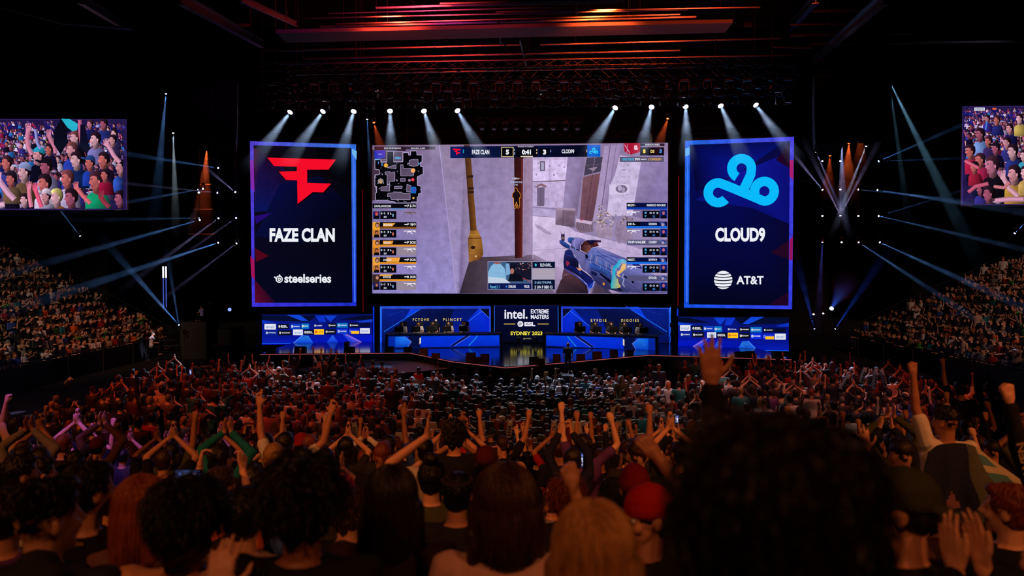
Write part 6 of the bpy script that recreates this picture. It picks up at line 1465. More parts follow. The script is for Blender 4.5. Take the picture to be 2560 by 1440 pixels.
near('person with thick curly dark hair in black t-shirt, standing tall centre left', 1136, 1056, 6.8, aL='clap', aR='clap', hair='curly', hairc='black', topc='black', strands=500, size=1.1, vox=.009, skin=1, wide=1.1)
near('person in black t-shirt holding both fists straight up, near centre', 1256, 1088, 10.0, aL=((-.12, .04, .27), (-.03, .02, .26), 'fist'), aR=((.14, .04, .27), (.05, .02, .26), 'fist'), hair='buzz', hairc='brown', topc='black', vox=.009, skin=1)
near('person in a red cap grinning back over the shoulder with two clenched fists raised', 1628, 1228, 2.95, aL=((-.03, .16, .03), (-.07, .06, .25), 'fist'), aR=((.06, .12, .18), (-.17, .0, .21), 'fist'), hair='buzz', hairc='dark', topc='charcoal', headturn=1.95, cap=((170, 16, 18), True, False), eyes=True, vox=.0065, skin=1, lean=.1)
near('person in a dark red beanie just behind the red capped face', 1588, 1168, 4.3, hair='buzz', hairc='dark', topc='charcoal', cap=((130, 14, 18), False, True), skin=2)
near('person with a bushy black head of hair and black top, left of centre', 752, 1158, 2.25, hair='curly', hairc='black', topc='black', sleeve='long', strands=1300, size=1.16, vox=.009, skin=3, wide=1.1)
near('person with tousled black hair in a peach t-shirt, lower left', 462, 1208, 2.45, hair='messy', hairc='black', topc=(226, 165, 125), wide=1.16, strands=1300, slen=.07, size=1.12, vox=.009, skin=2)
near('person in beige patterned shirt with short black hair, right of the peach t-shirt', 606, 1216, 3.1, aR='clap', aL='clap', hair='short', hairc='black', topc=(150, 120, 100), strands=400, vox=.009, skin=0, wide=1.1)
near('person with long ginger hair in a maroon and grey top, left', 352, 1190, 3.0, hair='long', hairc='ginger', topc=(120, 84, 80), strands=1200, slen=.34, vox=.010, skin=0, headturn=-.5)
near('person in black printed t-shirt and lanyard, short dark hair, head turned right, left side', 212, 1152, 3.05, hair='short', hairc='black', topc='black', strands=800, vox=.009, skin=1, headturn=-.55)
near('person with thick swept dark hair in a black hooded jacket, lower left corner', 105, 1200, 2.4, hair='fade', hairc='black', topc='charcoal', sleeve='long', hood=True, strands=1000, vox=.009, skin=0, headturn=-.6, wide=1.12)
near('person with short hair in purple t-shirt and lanyard at the left edge', 8, 1218, 3.2, hair='short', hairc='dark', topc='purple', strands=400, vox=.010, skin=1, headturn=-.2)
near('person with neat black hair at the left edge behind the hooded jacket', 44, 1135, 4.7, hair='short', hairc='black', topc='white', strands=300, headturn=-.7, skin=1)
near('person with short black hair, cheek lit, behind the lanyard wearer on the left', 96, 1142, 5.6, hair='short', hairc='black', topc='black', headturn=-.7, skin=1)
near('person in a plain red cap, left of the very long dark hair', 852, 1186, 4.9, hair='short', hairc='dark', topc='charcoal', cap=((190, 50, 45), False, False), skin=1)
near('person with curly brown hair and visible ear, beneath the red cap', 868, 1225, 4.2, hair='curly', hairc='brown', topc='black', strands=500, size=.92, skin=0, headturn=-.3)
near('person with auburn swirling short hair in dark top, right of the brown bob', 1420, 1196, 4.2, hair='curly', hairc='auburn', topc='charcoal', strands=700, size=.93, skin=0)
near('person with clean shaven head lit pale orange, right of the lit phone', 1300, 1152, 8.2, hair=None, topc='black', skin=0)
near('person filming with a landscape phone at left, one red-lit arm raised', 508, 1238, 4.7, aL=((-.02, .22, .14), (.02, .12, .24), 'grip'), aR=((.08, .18, .14), (-.10, .12, .24), 'grip'), hair='short', hairc='dark', topc='navy', vox=.008, skin=0)
near('person with a high dark bun in front of the raised arms, centre left', 1078, 1150, 5.0, aL='clap_over', aR='down', hair='topknot', hairc='black', topc='olive', strands=400, skin=0)
near('person with short brown hair and orange collar left of the bushy black hair', 548, 1166, 4.8, hair='short', hairc='brown', topc='orange', strands=300, skin=1, headturn=-.4)
near('person with round black hair beside the orange collar, left of centre', 628, 1160, 5.6, hair='bowl', hairc='black', topc='black', skin=1)
near('person in a dark sleeve with a watch, red-lit open hand raised, right side', 2272, 1230, 4.6, aL=((-.04, .06, .27), (-.02, .04, .25), 'open'), hair='short', hairc='dark', topc=(60, 34, 26), sleeve='long', vox=.009, skin=1)
near('person holding up the white cardboard sign, face hidden behind it', 2130, 1168, 8.6, aL='wide', aR='wide', hair='short', hairc='dark', topc='black', skin=0)
near('person in a bright red cap and brown jacket, standing at left', 264, 1034, 11.8, hair='short', hairc='grey', topc=(90, 44, 26), sleeve='long', cap=((225, 40, 50), False, False), skin=0, wide=1.1)
near('person in pale sleeveless top with arms lifted at the left edge', 38, 1040, 8.6, aL='bent', aR='cross', hair='short', hairc='dark', topc=(200, 160, 130), rz=-.5, skin=0, vox=.010)
near('person with tall dark hair far right, one fist up beside the flag wearer', 2402, 952, 11.5, aL='fist', hair='short', hairc='dark', topc='black', skin=0)
near('person with curly pinkish hair far right, fist raised near the parapet', 2478, 955, 12.5, aL='fist', hair='curly', hairc='ginger', topc='black', skin=0)
near('person low in the foreground holding a blurred red-lit hand at lower left', 693, 1600, 1.75, aL=((-.06, .16, .10), (.0, .10, .22), 'open'), hair='short', hairc='dark', topc='black', vox=.008, skin=0)
near('person pointing a raised fist, brown sleeve rolled, right of the huge dark head', 2060, 1330, 4.0, hair='short', hairc='dark', topc='black', skin=1)

# mid-distance prototypes
PR = {}
def proto(key, pose, aL, aR, lean=0.0, sleeve='short'):
    K = skeleton(pose, aL, aR, lean=lean)
    PR[key] = (body_mesh('person', K, .014, .42), shirt_mesh('top', K, .018, .40, sleeve, wide=1.04), trouser_mesh('trousers', K, .03, .5), K['hc'].copy())
for key, pose, aL, aR, sl in [('stand', 'stand', 'down', 'down', 'short'), ('stand_clap', 'stand', 'clap', 'clap', 'short'), ('stand_clap_high', 'stand', 'clap_high', 'clap_high', 'short'), ('stand_clap_over', 'stand', 'clap_over', 'clap_over', 'long'),
    ('stand_fists', 'stand', 'fist', 'bent', 'short'), ('stand_one_fist', 'stand', 'down', 'fist', 'short'), ('stand_left_fist', 'stand', 'fist', 'down', 'long'), ('stand_open', 'stand', 'open', 'wide', 'short'), ('stand_phone', 'stand', 'phone', 'phone', 'long'),
    ('seat', 'seat', 'lap', 'lap', 'short'), ('seat_long', 'seat', 'cross', 'cross', 'long'), ('seat_clap', 'seat', 'clap', 'clap', 'short'), ('seat_fist', 'seat', 'lap', 'fist', 'short'), ('seat_type', 'seat', 'type', 'type', 'short')]:
    proto(key, pose, aL, aR, 0.0 if pose == 'stand' else .06, sl)
PH = {k: hair_mesh('hair', k, .012, .5) for k in ('short', 'fade', 'bowl', 'curly', 'messy', 'long', 'bob', 'buzz', 'topknot')}
PC = {'cap': cap_mesh('cap', .012, .5), 'backward cap': cap_mesh('cap', .012, .5, True), 'beanie': cap_mesh('cap', .012, .5, False, True)}
DO = {'stand': 'standing', 'stand_clap': 'clapping', 'stand_clap_high': 'clapping high', 'stand_clap_over': 'hands joined overhead', 'stand_fists': 'both fists up', 'stand_one_fist': 'right fist up', 'stand_left_fist': 'left fist up', 'stand_open': 'arms thrown wide',
      'stand_phone': 'phone pose, hands up', 'seat': 'seated', 'seat_long': 'seated, arms folded', 'seat_clap': 'seated clapping', 'seat_fist': 'seated, fist up', 'seat_type': 'seated'}
def person(key, loc, rz, hair, hairc, skin, topc, trou, hat=None, hatc=None, sc=1.0):
    b, t, l, hc = PR[key]
    root = put(b, 'person', dyn('skin', SKINS[skin]), None)
    put(t, 'shirt', dyn('cloth', topc), root); put(l, 'trousers', dyn('cloth', trou), root)
    if hair:
        h = put(PH[hair], 'hair', dyn('hair', HAIRC[hairc]), root); h.location = hc
    if hat:
        h = put(PC[hat], 'beanie' if hat == 'beanie' else 'cap', dyn('cloth', hatc), root); h.location = hc
    root.location = loc; root.rotation_euler = (0, 0, rz); root.scale = (sc,) * 3
    return root
NICE = {'buzz': 'cropped', 'bowl': 'rounded', 'fade': 'short', 'topknot': 'top-knotted'}
def mid(key, x, y, z, topn, hair, hairc, skin, rz=0, hat=None, hatn=None, sc=1.0, where=None, group=None):
    r = person(key, (x, y, z), rz, hair, hairc, skin, COLS[topn], rnd.choice([(18, 18, 24), (30, 34, 52), (40, 38, 36)]), hat, COLS[hatn] if hatn else None, sc)
    px = 1280 + x / y * FPX
    hd = ('%s %s' % (hatn, hat)) if hat else ('%s %s hair' % (NICE.get(hair, hair), hairc)) if hair else 'shaved head'
    hd = hd.replace('dark dark', 'dark')
    tag(r, 'person in %s t-shirt, %s, %s, %s %s' % (topn, hd, DO[key], where, zone(px)), 'person', group)
    taken.append((x, y, .30)); return r
# noticeable ones further off: px, head-top y, distance
def spec(px, top, d, key, topn, hair='short', hairc='dark', skin=1, hat=None, hatn=None, rz=0.0, where='on the arena floor,'):
    p = at(px, top, d); b, t, l, hc = PR[key]; z = 0.0 if d > TY0 else terrace_z(d)
    sc = min(1.12, max(.86, (p.z - z) / (hc.z + .14)))
    return mid(key, p.x, p.y, z, topn, hair, hairc, skin, rz, hat, hatn, sc, where, 'spectators on the arena floor')
for a in [(225, 985, 17, 'stand', 'yellow'), (540, 955, 19.5, 'stand', 'teal'), (495, 980, 18.5, 'stand_clap', 'grey', 'fade'), (572, 1052, 16.4, 'seat_clap', 'blue'), (482, 1055, 16.2, 'seat', 'pink'), (300, 955, 18.5, 'stand', 'navy'), (345, 985, 16.5, 'stand', 'brown'),
          (430, 1055, 15.2, 'stand_left_fist', 'black'), (380, 1000, 17, 'stand', 'red'), (405, 948, 21, 'stand', 'beige'), (672, 988, 18.0, 'stand', 'pink', 'messy', 'auburn'), (360, 930, 21, 'stand_left_fist', 'navy'), (430, 935, 22, 'stand_one_fist', 'black'),
          (1425, 1022, 17.8, 'stand', 'white', 'short', 'black'), (1300, 1040, 16.2, 'seat', 'grey', 'buzz', 'grey'), (1960, 1010, 18.2, 'stand', 'green', 'short', 'black'), (1925, 1035, 17.5, 'stand', 'yellow', 'short', 'black'), (2160, 1030, 16.8, 'stand', 'white', 'short', 'black'),
          (1975, 970, 19.5, 'stand', 'white'), (2120, 1028, 18.0, 'stand', 'white', 'short', 'black'), (2085, 1000, 19.0, 'stand', 'charcoal'), (1868, 1005, 18.5, 'stand', 'grey'), (2180, 1065, 15.4, 'stand', 'maroon', 'short', 'black', 2), (2048, 1065, 15.8, 'stand', 'black', 'short', 'black', 2), (1900, 968, 21, 'stand', 'navy'),
          (1050, 1020, 17.6, 'seat', 'navy'), (948, 1105, 11.5, 'seat', 'black'), (1235, 1055, 15.0, 'seat', 'blue'), (1640, 975, 21, 'seat', 'grey', 'short', 'grey'), (2330, 1090, 12.5, 'stand', 'charcoal'), (2420, 1040, 11, 'stand_fists', 'black'), (1130, 955, 24, 'stand', 'teal', 'short', 'grey'),
          (210, 1010, 15.5, 'stand', 'charcoal'), (165, 1035, 14.2, 'stand', 'black'), (120, 975, 17, 'stand', 'black'), (75, 1000, 15.6, 'stand_one_fist', 'white'), (30, 985, 15.8, 'stand', 'olive')]:
    spec(*a)
# dense rows; nobody stands in the gaps the photo keeps open
BLOCK = [(2265, 2500, 2.6, 5.9), (1480, 1700, 1.6, 2.9), (430, 560, 2.6, 4.6), (2190, 2300, 2.6, 4.5), (1180, 1330, 7.0, 9.9), (1090, 1190, 5.0, 6.7), (1220, 1290, 4.5, 6.8), (2080, 2190, 5.0, 8.5), (300, 420, 3.2, 4.2), (820, 900, 3.0, 4.8)]
def blocked(x, y):
    px = 1280 + x / y * FPX
    return y < 4.2 or any(a < px < b and c < y < d for a, b, c, d in BLOCK)
def free(x, y, r=.30):
    return all((x - a) ** 2 + ((y - b) * .8) ** 2 > (r + c - .06) ** 2 * .5 for a, b, c in taken)
tops = ['black'] * 11 + ['charcoal'] * 6 + ['navy'] * 4 + ['grey'] * 2 + ['white'] * 2 + ['maroon', 'brown', 'blue', 'beige', 'purple', 'olive', 'red', 'teal']
hk = ['short'] * 7 + ['fade'] * 4 + ['bowl'] * 3 + ['buzz'] * 2 + ['messy', 'curly', 'long', 'bob', 'topknot']
hc_ = ['black'] * 6 + ['dark'] * 6 + ['brown'] * 3 + ['auburn', 'blond', 'ginger', 'grey']
cand = []
rown = ['front', 'second', 'third', 'fourth', 'fifth', 'sixth', 'seventh', 'eighth', 'ninth', 'tenth', 'eleventh', 'twelfth']
for k in range(12):
    y = TY0 - k * PITCHY - .45; half = min(14.5, .70 * y + .3); n = int(2 * half / .50)
    for i in range(n + 1):
        x = -half + (i + rnd.uniform(-.22, .22) + .25 * (k % 2)) * .50
        if rnd.random() < .93: cand.append((x, y + rnd.uniform(-.1, .1), k))
for i in range(17):
    y = 15.3 + i * .86
    for j in range(60):
        x = -13.2 + j * .455 + rnd.uniform(-.08, .08)
        px = 1280 + x / y * FPX
        if px < -40 or px > 2600 or rnd.random() < .05: continue
        if y > 26.5 and -2.5 < x < 2.0 and rnd.random() < .3: continue
        if 5.5 < x < 6.7 and y > 19: continue           # aisle
        if y > 28 and abs(x) < 1.2: continue
        cand.append((x, y + rnd.uniform(-.12, .12), -1 - i))
cand.sort(key=lambda c: c[1])
n_ind = len(taken); stuff = []
for x, y, k in cand:
    if not free(x, y) or blocked(x, y): continue
    terr = k >= 0
    px = 1280 + x / y * FPX
    topn = rnd.choice(tops); hair = rnd.choice(hk); hairc = rnd.choice(hc_); skin = rnd.choice([0, 0, 1, 1, 1, 2, 2, 3, 4]); hat = None; hatn = None
    if rnd.random() < .12: hat = rnd.choice(['cap', 'cap', 'backward cap', 'beanie']); hatn = rnd.choice(['black', 'navy', 'charcoal', 'grey', 'maroon', 'red', 'white']); hair = 'buzz'
    u = rnd.random()
    if terr:
        if k <= 8 and k >= 3: key = rnd.choices(['stand', 'stand_clap', 'stand_clap_high', 'stand_clap_over', 'stand_fists', 'stand_one_fist', 'stand_left_fist', 'stand_open', 'stand_phone'], [26, 14, 18, 16, 8, 7, 6, 6, 5])[0]
        elif k < 3: key = rnd.choices(['seat', 'seat_long', 'seat_clap', 'stand_clap', 'seat_fist', 'stand'], [30, 20, 14, 4, 5, 4])[0]
        else: key = rnd.choices(['stand', 'stand_clap', 'seat_clap', 'seat'], [50, 18, 14, 18])[0]
    elif abs(x) < 8.5 and not (x > 5.2): key = rnd.choices(['seat', 'seat_long', 'seat_clap', 'stand', 'seat_fist'], [55, 25, 10, 2, 2])[0]
    else: key = rnd.choices(['seat', 'stand', 'stand_clap', 'stand_one_fist', 'stand_clap_high', 'seat_clap', 'stand_fists'], [34, 26, 12, 7, 7, 10, 3])[0]
    if not terr and y > 28.5: key = rnd.choice(['stand', 'stand_clap', 'stand', 'stand_open', 'stand_one_fist']) if abs(x) > 5.5 else key
    sc = rnd.uniform(.90, 1.03); z = terrace_z(y) if terr else 0.0
    if n_ind < 300:
        mid(key, x, y, z, topn, hair, hairc, skin, rnd.uniform(-.25, .25) - math.atan2(x, 34) * -0.3, hat, hatn, sc, ('%s terrace row,' % rown[k]) if terr else 'on the arena floor,', 'spectators on the terrace steps' if terr else 'spectators on the arena floor')
        n_ind += 1
    else:
        stuff.append((key, x, y, z, rnd.uniform(-.3, .3) + math.atan2(x, 30) * .3, hair, hat, HAIRC[hairc], SKINS[skin], COLS[topn], COLS[hatn] if hatn else None, sc)); taken.append((x, y, .26))
# side stands
st_tops = ['black'] * 9 + ['charcoal'] * 4 + ['navy'] * 3 + ['grey'] * 3 + ['white'] * 4 + ['beige', 'beige', 'brown', 'blue', 'teal', 'green', 'red', 'orange', 'maroon']
for s, xin, rise in ((-1, 21.3, .42), (1, 20.9, .36)):
    for k in range(18):
        x = s * (xin + k * .80 + .42); z = .35 + k * rise
        y = max(24, abs(x) / .72)
        while y < 46.0:
            if rnd.random() < .93 and not (k > 14 and rnd.random() < .3 * (k - 13)):
                key = rnd.choices(['seat', 'seat_long', 'seat_clap', 'seat_fist', 'stand', 'stand_clap'], [46, 26, 16, 2, 3, 2])[0]
                hat = 'cap' if rnd.random() < .08 else None
                stuff.append((key, x + rnd.uniform(-.06, .06), y, z, (-PI / 2 if s < 0 else PI / 2) - s * -.25 + rnd.uniform(-.35, .35), rnd.choice(hk), hat, HAIRC[rnd.choice(hc_)], rnd.choice(SKINS[:5]), COLS[rnd.choice(st_tops)], COLS['grey'], rnd.uniform(.94, 1.04)))
            y += .52
# fuse the uncountable rest into one object with its colours in the mesh
def lowres(me, ratio):
    o = bpy.data.objects.new('x', me.copy()); C.objects.link(o); d = o.modifiers.new('d', 'DECIMATE'); d.ratio = ratio
    dg = bpy.context.evaluated_depsgraph_get(); dg.update()
    m2 = bpy.data.meshes.new_from_object(o.evaluated_get(dg)); bpy.data.objects.remove(o)
    m2.calc_loop_triangles(); v = np.empty(len(m2.vertices) * 3, 'f'); m2.vertices.foreach_get('co', v)
    t = np.empty(len(m2.loop_triangles) * 3, 'i'); m2.loop_triangles.foreach_get('vertices', t)
    return v.reshape(-1, 3), t.reshape(-1, 3)
def target_ratio(me, n): return min(1.0, n / max(1, len(me.polygons)))
LR = {}
for k, (b, t, l, hc) in PR.items(): LR[k] = (lowres(b, target_ratio(b, 1100)), lowres(t, target_ratio(t, 420)), lowres(l, target_ratio(l, 160)), np.array(hc))
LH = {k: lowres(m_, target_ratio(m_, 160)) for k, m_ in PH.items()}; LC = {k: lowres(m_, target_ratio(m_, 160)) for k, m_ in PC.items()}
V, T, CC = [], [], []; off = 0
for key, x, y, z, rz, hair, hat, hcol, skcol, tcol, hatcol, sc in stuff:
    ca, sa = math.cos(rz), math.sin(rz); R_ = np.array([[ca, sa, 0], [-sa, ca, 0], [0, 0, 1]], 'f') * sc
    hc = LR[key][3]; items = [(LR[key][0], skcol, None), (LR[key][1], tcol, None), (LR[key][2], (24, 24, 30), None), (LH[hair], hcol, hc)]
    if hat: items.append((LC[hat], hatcol, hc))
    for (v, t), col, o3 in items:
        vv = v + o3 if o3 is not None else v
        V.append(vv @ R_ + np.array([x, y, z])); T.append(t + off); off += len(v)
        CC.append(np.tile(np.array([*lin(col), 1.0], 'f'), (len(v), 1)))
V = np.concatenate(V).astype('f'); T = np.concatenate(T).astype('i'); CC = np.concatenate(CC).astype('f')
me = bpy.data.meshes.new('crowd'); me.vertices.add(len(V)); me.vertices.foreach_set('co', V.ravel()); me.loops.add(len(T) * 3); me.loops.foreach_set('vertex_index', T.ravel())
me.polygons.add(len(T)); me.polygons.foreach_set('loop_start', np.arange(0, len(T) * 3, 3, dtype='i')); me.polygons.foreach_set('loop_total', np.full(len(T), 3, 'i'))
me.update(calc_edges=True); me.polygons.foreach_set('use_smooth', [True] * len(me.polygons))
me.color_attributes.new('Col', 'FLOAT_COLOR', 'POINT').data.foreach_set('color', CC.ravel())
cm = bpy.data.materials.new('crowd_clothes'); cm.use_nodes = True; nt = cm.node_tree; vc = nt.nodes.new('ShaderNodeVertexColor'); vc.layer_name = 'Col'
nt.links.new(vc.outputs['Color'], nt.nodes['Principled BSDF'].inputs['Base Color']); nt.nodes['Principled BSDF'].inputs['Roughness'].default_value = .65
me.materials.append(cm)
cr = link(bpy.data.objects.new('distant_crowd', me)); tag(cr, 'dense distant crowd filling the floor before the stage and both side stands', 'crowd', None, 'stuff')
print('CROWD individuals', n_ind, 'stuff', len(stuff), 'tris', len(T))
# ------------------------------------------------------------------ worn and held things, players, stage crew
def text_mesh(body, o, right, up, width, height, off=Vector((0, 0, 0)), bold=.03):
    vs, fs, (w0, w1, h0, h1) = glyphs(body, bold); mb = MB()
    mb.add([Vector(o) + right * ((x - w0) / (w1 - w0) - .5) * width + up * ((y - h0) / (h1 - h0) - .5) * height for x, y in vs], fs); return mb
# checked flag worn as a cape
def cape():
    nu, nv = 30, 22; V_, F_, MI = [], [], []
    def P(u, v, o):
        b = max(0, u)
        x = u * (.23 + .06 * v) + .24 * b * b * math.sin(v * 2.3) + .02 * math.sin(v * 9 + u * 4)
        y = -.15 - .10 * math.sin(v * 1.8) * (1 - .5 * u * u) - .13 * b * math.sin(v * 2.2) + .016 * math.sin(u * 9 + v * 3) * (.3 + v) - o
        z = 1.475 - .60 * v - .07 * u * u + .05 * b * v
        return (x, y, z)
    for o in (0, .008):
        for j in range(nv + 1):
            for i in range(nu + 1): V_.append(P(-1 + 2 * i / nu, j / nv, o))
    N = (nu + 1) * (nv + 1); idx = lambda i, j: j * (nu + 1) + i
    for j in range(nv):
        for i in range(nu):
            u = -1 + 2 * (i + .5) / nu; v = (j + .5) / nv
            m = 0 if u < .25 else 1 if u < .62 else (2 if int(v * 9) % 2 else 3) if u < .88 else 3
            if m == 0 and abs(u + .25) < .26 * (v - .55) * 3 and .58 < v < .84: m = 4
            F_.append((idx(i, j), idx(i + 1, j), idx(i + 1, j + 1), idx(i, j + 1))); MI.append(m)
            F_.append(tuple(N + k for k in (idx(i, j), idx(i, j + 1), idx(i + 1, j + 1), idx(i + 1, j)))); MI.append(m)
    me = bpy.data.meshes.new('flag'); me.from_pydata(V_, [], F_)
    for c in ((26, 32, 56), (78, 84, 74), (70, 120, 130), (176, 174, 150), (120, 80, 90)): me.materials.append(dyn('cloth', c))
    me.polygons.foreach_set('material_index', MI); me.polygons.foreach_set('use_smooth', [True] * len(MI))
    return me
o = link(bpy.data.objects.new('checked_flag', cape()), fm); o['label'] = 'dark blue flag with pale checked border'
b_ = MB().lathe([(.185, 0), (.185, .035)], (0, 0, .93), None, 24).build('belt', dyn('cloth', (60, 26, 18)), fm); b_.scale = (1, .72, 1)
def obj_by_label(s):
    for o in C.objects:
        if o.parent is None and s in o.get('label', ''): return o
def neck_ring(p, col, nm='lanyard', z=1.445):
    pts = [(.085 * math.cos(t), .075 * math.sin(t) - .005, z + .012 * math.sin(t)) for t in [2 * PI * i / 20 for i in range(21)]]
    mb = MB().tube(pts, .008, 5); return mb.build(nm, dyn('cloth', col), p)
p = obj_by_label('black printed t-shirt'); l_ = neck_ring(p, (30, 26, 22)); text_mesh('MASTERS', (0, -.098, 1.44), Vector((1, 0, 0)), Vector((0, 0, 1)), .09, .014).build('lettering', dyn('cloth', (190, 150, 60)), l_)
mb = MB().add([(-.13, -.158, 1.24), (.09, -.158, 1.24), (.06, -.158, 1.10), (.0, -.158, .98), (-.03, -.158, 1.06), (-.11, -.158, 1.14)], [(0, 1, 2, 3, 4, 5)])
pr = mb.build('shirt_print', dyn('cloth', (190, 170, 150)), p); text_mesh('STARLDA', (-.02, -.160, 1.215), Vector((1, 0, 0)), Vector((0, 0, 1)), .17, .03).build('print_lettering', dyn('cloth', (20, 18, 20)), pr)
p = obj_by_label('in purple t-shirt and lanyard'); neck_ring(p, (60, 50, 40))
p = obj_by_label('thin headband'); MB().lathe([(.094, -.008), (.095, .008)], (0, 0, 0), None, 24).build('headband', dyn('cloth', (60, 50, 46)), p).location = (0, .01, 1.70)
p = obj_by_label('fist in a black lettered sleeve')
text_mesh('BRAVEN', (-.178 - .075, -.03, 1.62), Vector((-.25, 0, .97)), Vector((-.97, 0, -.25)), .30, .045, bold=.03).build('sleeve_lettering', dyn('cloth', (150, 130, 90)), p)
p = obj_by_label('dark sleeve with a watch'); K = skeleton('stand', ((-.04, .06, .27), (-.02, .04, .25), 'open'), 'down')
w_ = MB().lathe([(.033, -.012), (.034, .012)], K['wr-1'] - Vector((0, 0, .015)), None, 14).build('watch', mat('watch_metal', (190, 150, 90), .3, metal=.9), p)

def phone(px, py, Y, label, tilt=0.0, portrait=False):
    p = at(px, py, Y); root = empty('mobile_phone', p); root.rotation_euler = (-.1, tilt + (PI / 2 if portrait else 0), 0)
    MB().box((0, 0, 0), (.155, .009, .076)).build('phone_case', mat('phone_case', (14, 14, 18), .3), root)
    mb = MB().box((0, -.0055, 0), (.142, .001, .068)); s = mb.build('screen', emat('phone_screen', (.03, .04, .12), 1, False), root)
    r = random.Random(px); cols = [(.7, .75, .95), (.15, .25, .8), (.5, .4, .6), (.8, .3, .2), (.1, .1, .3)]
    for k, (x, z, w, h) in enumerate([(0, .006, .05, .024), (-.045, .006, .02, .028), (.042, .006, .02, .028), (-.02, -.018, .04, .008), (.025, -.02, .05, .006)]):
        MB().box((x, -.0065, z), (w, .0008, h)).build('screen_image', emat('phone_px%d' % k, cols[k], 1.0, False), s)
    tag(root, label, 'phone'); return root
phone(470, 1190, 4.25, 'lit phone held sideways, filming the stage above the tousled black head')
phone(1245, 1163, 6.4, 'lit phone held sideways just left of the clean shaven pale orange head', .08)
phone(1452, 1150, 7.4, 'small lit phone held upright above the auburn swirling hair', 0, True)
phone(476, 930, 19, 'tiny bright phone among the crowd on the left floor', 0, True)
phone(1692, 1048, 13, 'tiny bright phone held upright beside the aisle', 0, True)
near('person with a shaved neck filming with a sideways phone, left of the pale orange head', 1232, 1190, 6.9, aL='phone', aR='phone', hair='short', hairc='black', topc='black', sleeve='long', skin=1)

# cardboard sign
root = empty('cardboard_sign', at(2128, 1146, 8.1)); root.rotation_euler = (-.12, .05, 0)
MB().box((0, 0, 0), (.47, .006, .245)).build('board', mat('sign_board', (190, 165, 150), .8, var=.08, scale=6), root)
text_mesh('ZHIGCI', (-.10, -.0045, -.02), Vector((1, 0, .03)).normalized(), Vector((.12, 0, 1)).normalized(), .20, .07, bold=.0).build('handwriting', dyn('cloth', (24, 18, 22)), root)
text_mesh('s.o to', (-.16, -.0045, .075), Vector((1, 0, 0)), Vector((0, 0, 1)), .08, .03, bold=-.01).build('handwriting', dyn('cloth', (60, 48, 50)), root)
tag(root, 'pale cardboard sign with black handwriting held up right of the huge dark head', 'sign')

# inflatable cheering sticks
def stick(px, ytop, ybot, Y, label, tilt=0.0):
    a, b = at(px, ybot, Y), at(px, ytop, Y); h = (b - a).z; root = empty('cheering_stick', a); root.rotation_euler = (.1, tilt, 0)
    prof = [(.02, 0), (.052, .03), (.06, h * .3), (.06, h * .8), (.05, h * .93), (.035, h)]
    MB().lathe(prof, (0, 0, 0), None, 12).build('inflated_tube', mat('stick_film', (150, 156, 176), .25), root)
    mb = MB().prism([(-.05, -.01, h * .93), (.05, -.01, h * .93), (.062, -.01, h * 1.08), (0, -.01, h * 1.0), (-.062, -.01, h * 1.08)], (0, .02, 0)); mb.build('notched_end', mat('stick_film', (150, 156, 176), .25), root)
    mb = MB()
    for k in range(4): mb.box((0, -.0605, h * (.25 + .15 * k)), (.05, .004, h * .09))
    mb.build('printed_marks', mat('stick_print', (30, 34, 70), .5), root)
    tag(root, label, 'cheering stick', 'pale inflatable cheering sticks')
STK = [(2151, 918, 958, 20, .25), (2184, 922, 975, 20, .05), (2214, 922, 970, 20, -.3), (2100, 930, 975, 19, .5), (1206, 1052, 1092, 14.6, .0), (1271, 1050, 1096, 14.6, .1), (1383, 1051, 1096, 14.2, .05), (1400, 1060, 1130, 13, .1), (1522, 1016, 1092, 15.5, .12), (1545, 1052, 1096, 14.8, .05),
                     (1573, 1050, 1098, 14.8, -.08), (1688, 1040, 1090, 13.5, .0), (2027, 1096, 1136, 11, .3), (890, 1056, 1092, 14.8, -.1), (356, 985, 1010, 17, .1), (163, 938, 962, 19, .8)]
STK.sort()
for i, (px, a, b, Y, t) in enumerate(STK):
    stick(px, a, b, Y, 'pale cheering stick with dark print raised %s, %s stick from the left' % (zone(px), NTH[i]), t)

# folding chairs by the aisle
def make_chair():
    root = empty('folding_chair', (0, 0, 0))
    MB().box((0, 0, .45), (.42, .40, .03)).build('seat', BLACK, root); MB().box((0, -.21, .74), (.42, .03, .24)).build('backrest', BLACK, root)
    for s in (-1, 1):
        MB().tube([(.2 * s, .18, 0), (.2 * s, -.05, .45), (.2 * s, -.21, .86)], .012, 5).build('leg', ALU, root); MB().tube([(.2 * s, -.22, 0), (.2 * s, .12, .44)], .012, 5).build('leg', ALU, root)
    return root
ch0 = make_chair(); n_ = 0
for i in range(5):
    for x in (5.75, 6.45):
        y = 20.5 + i * 1.5
        o = ch0 if n_ == 0 else copy_tree(ch0); n_ += 1
        o.location = (x, y, 0); o.rotation_euler = (0, 0, rnd.uniform(-.15, .15)); tag(o, 'empty black folding chair beside the lit aisle, %s side, %s from the front' % ('left' if x < 6 else 'right', NTH[4 - i]), 'chair', 'empty folding chairs by the aisle')
spot('aisle_lamp', (7, 14, 16), (6.1, 26, 0), (1, .45, .40), 9000, 9, .5, .2)
struct('floor_aisle_strip', MB().box((6.1, 24, .006), (1.0, 9, .012)), mat('aisle_lit_floor', (150, 110, 105), .5, var=.3, scale=3))  # pale pink stands in for the spot's pool on the aisle floor

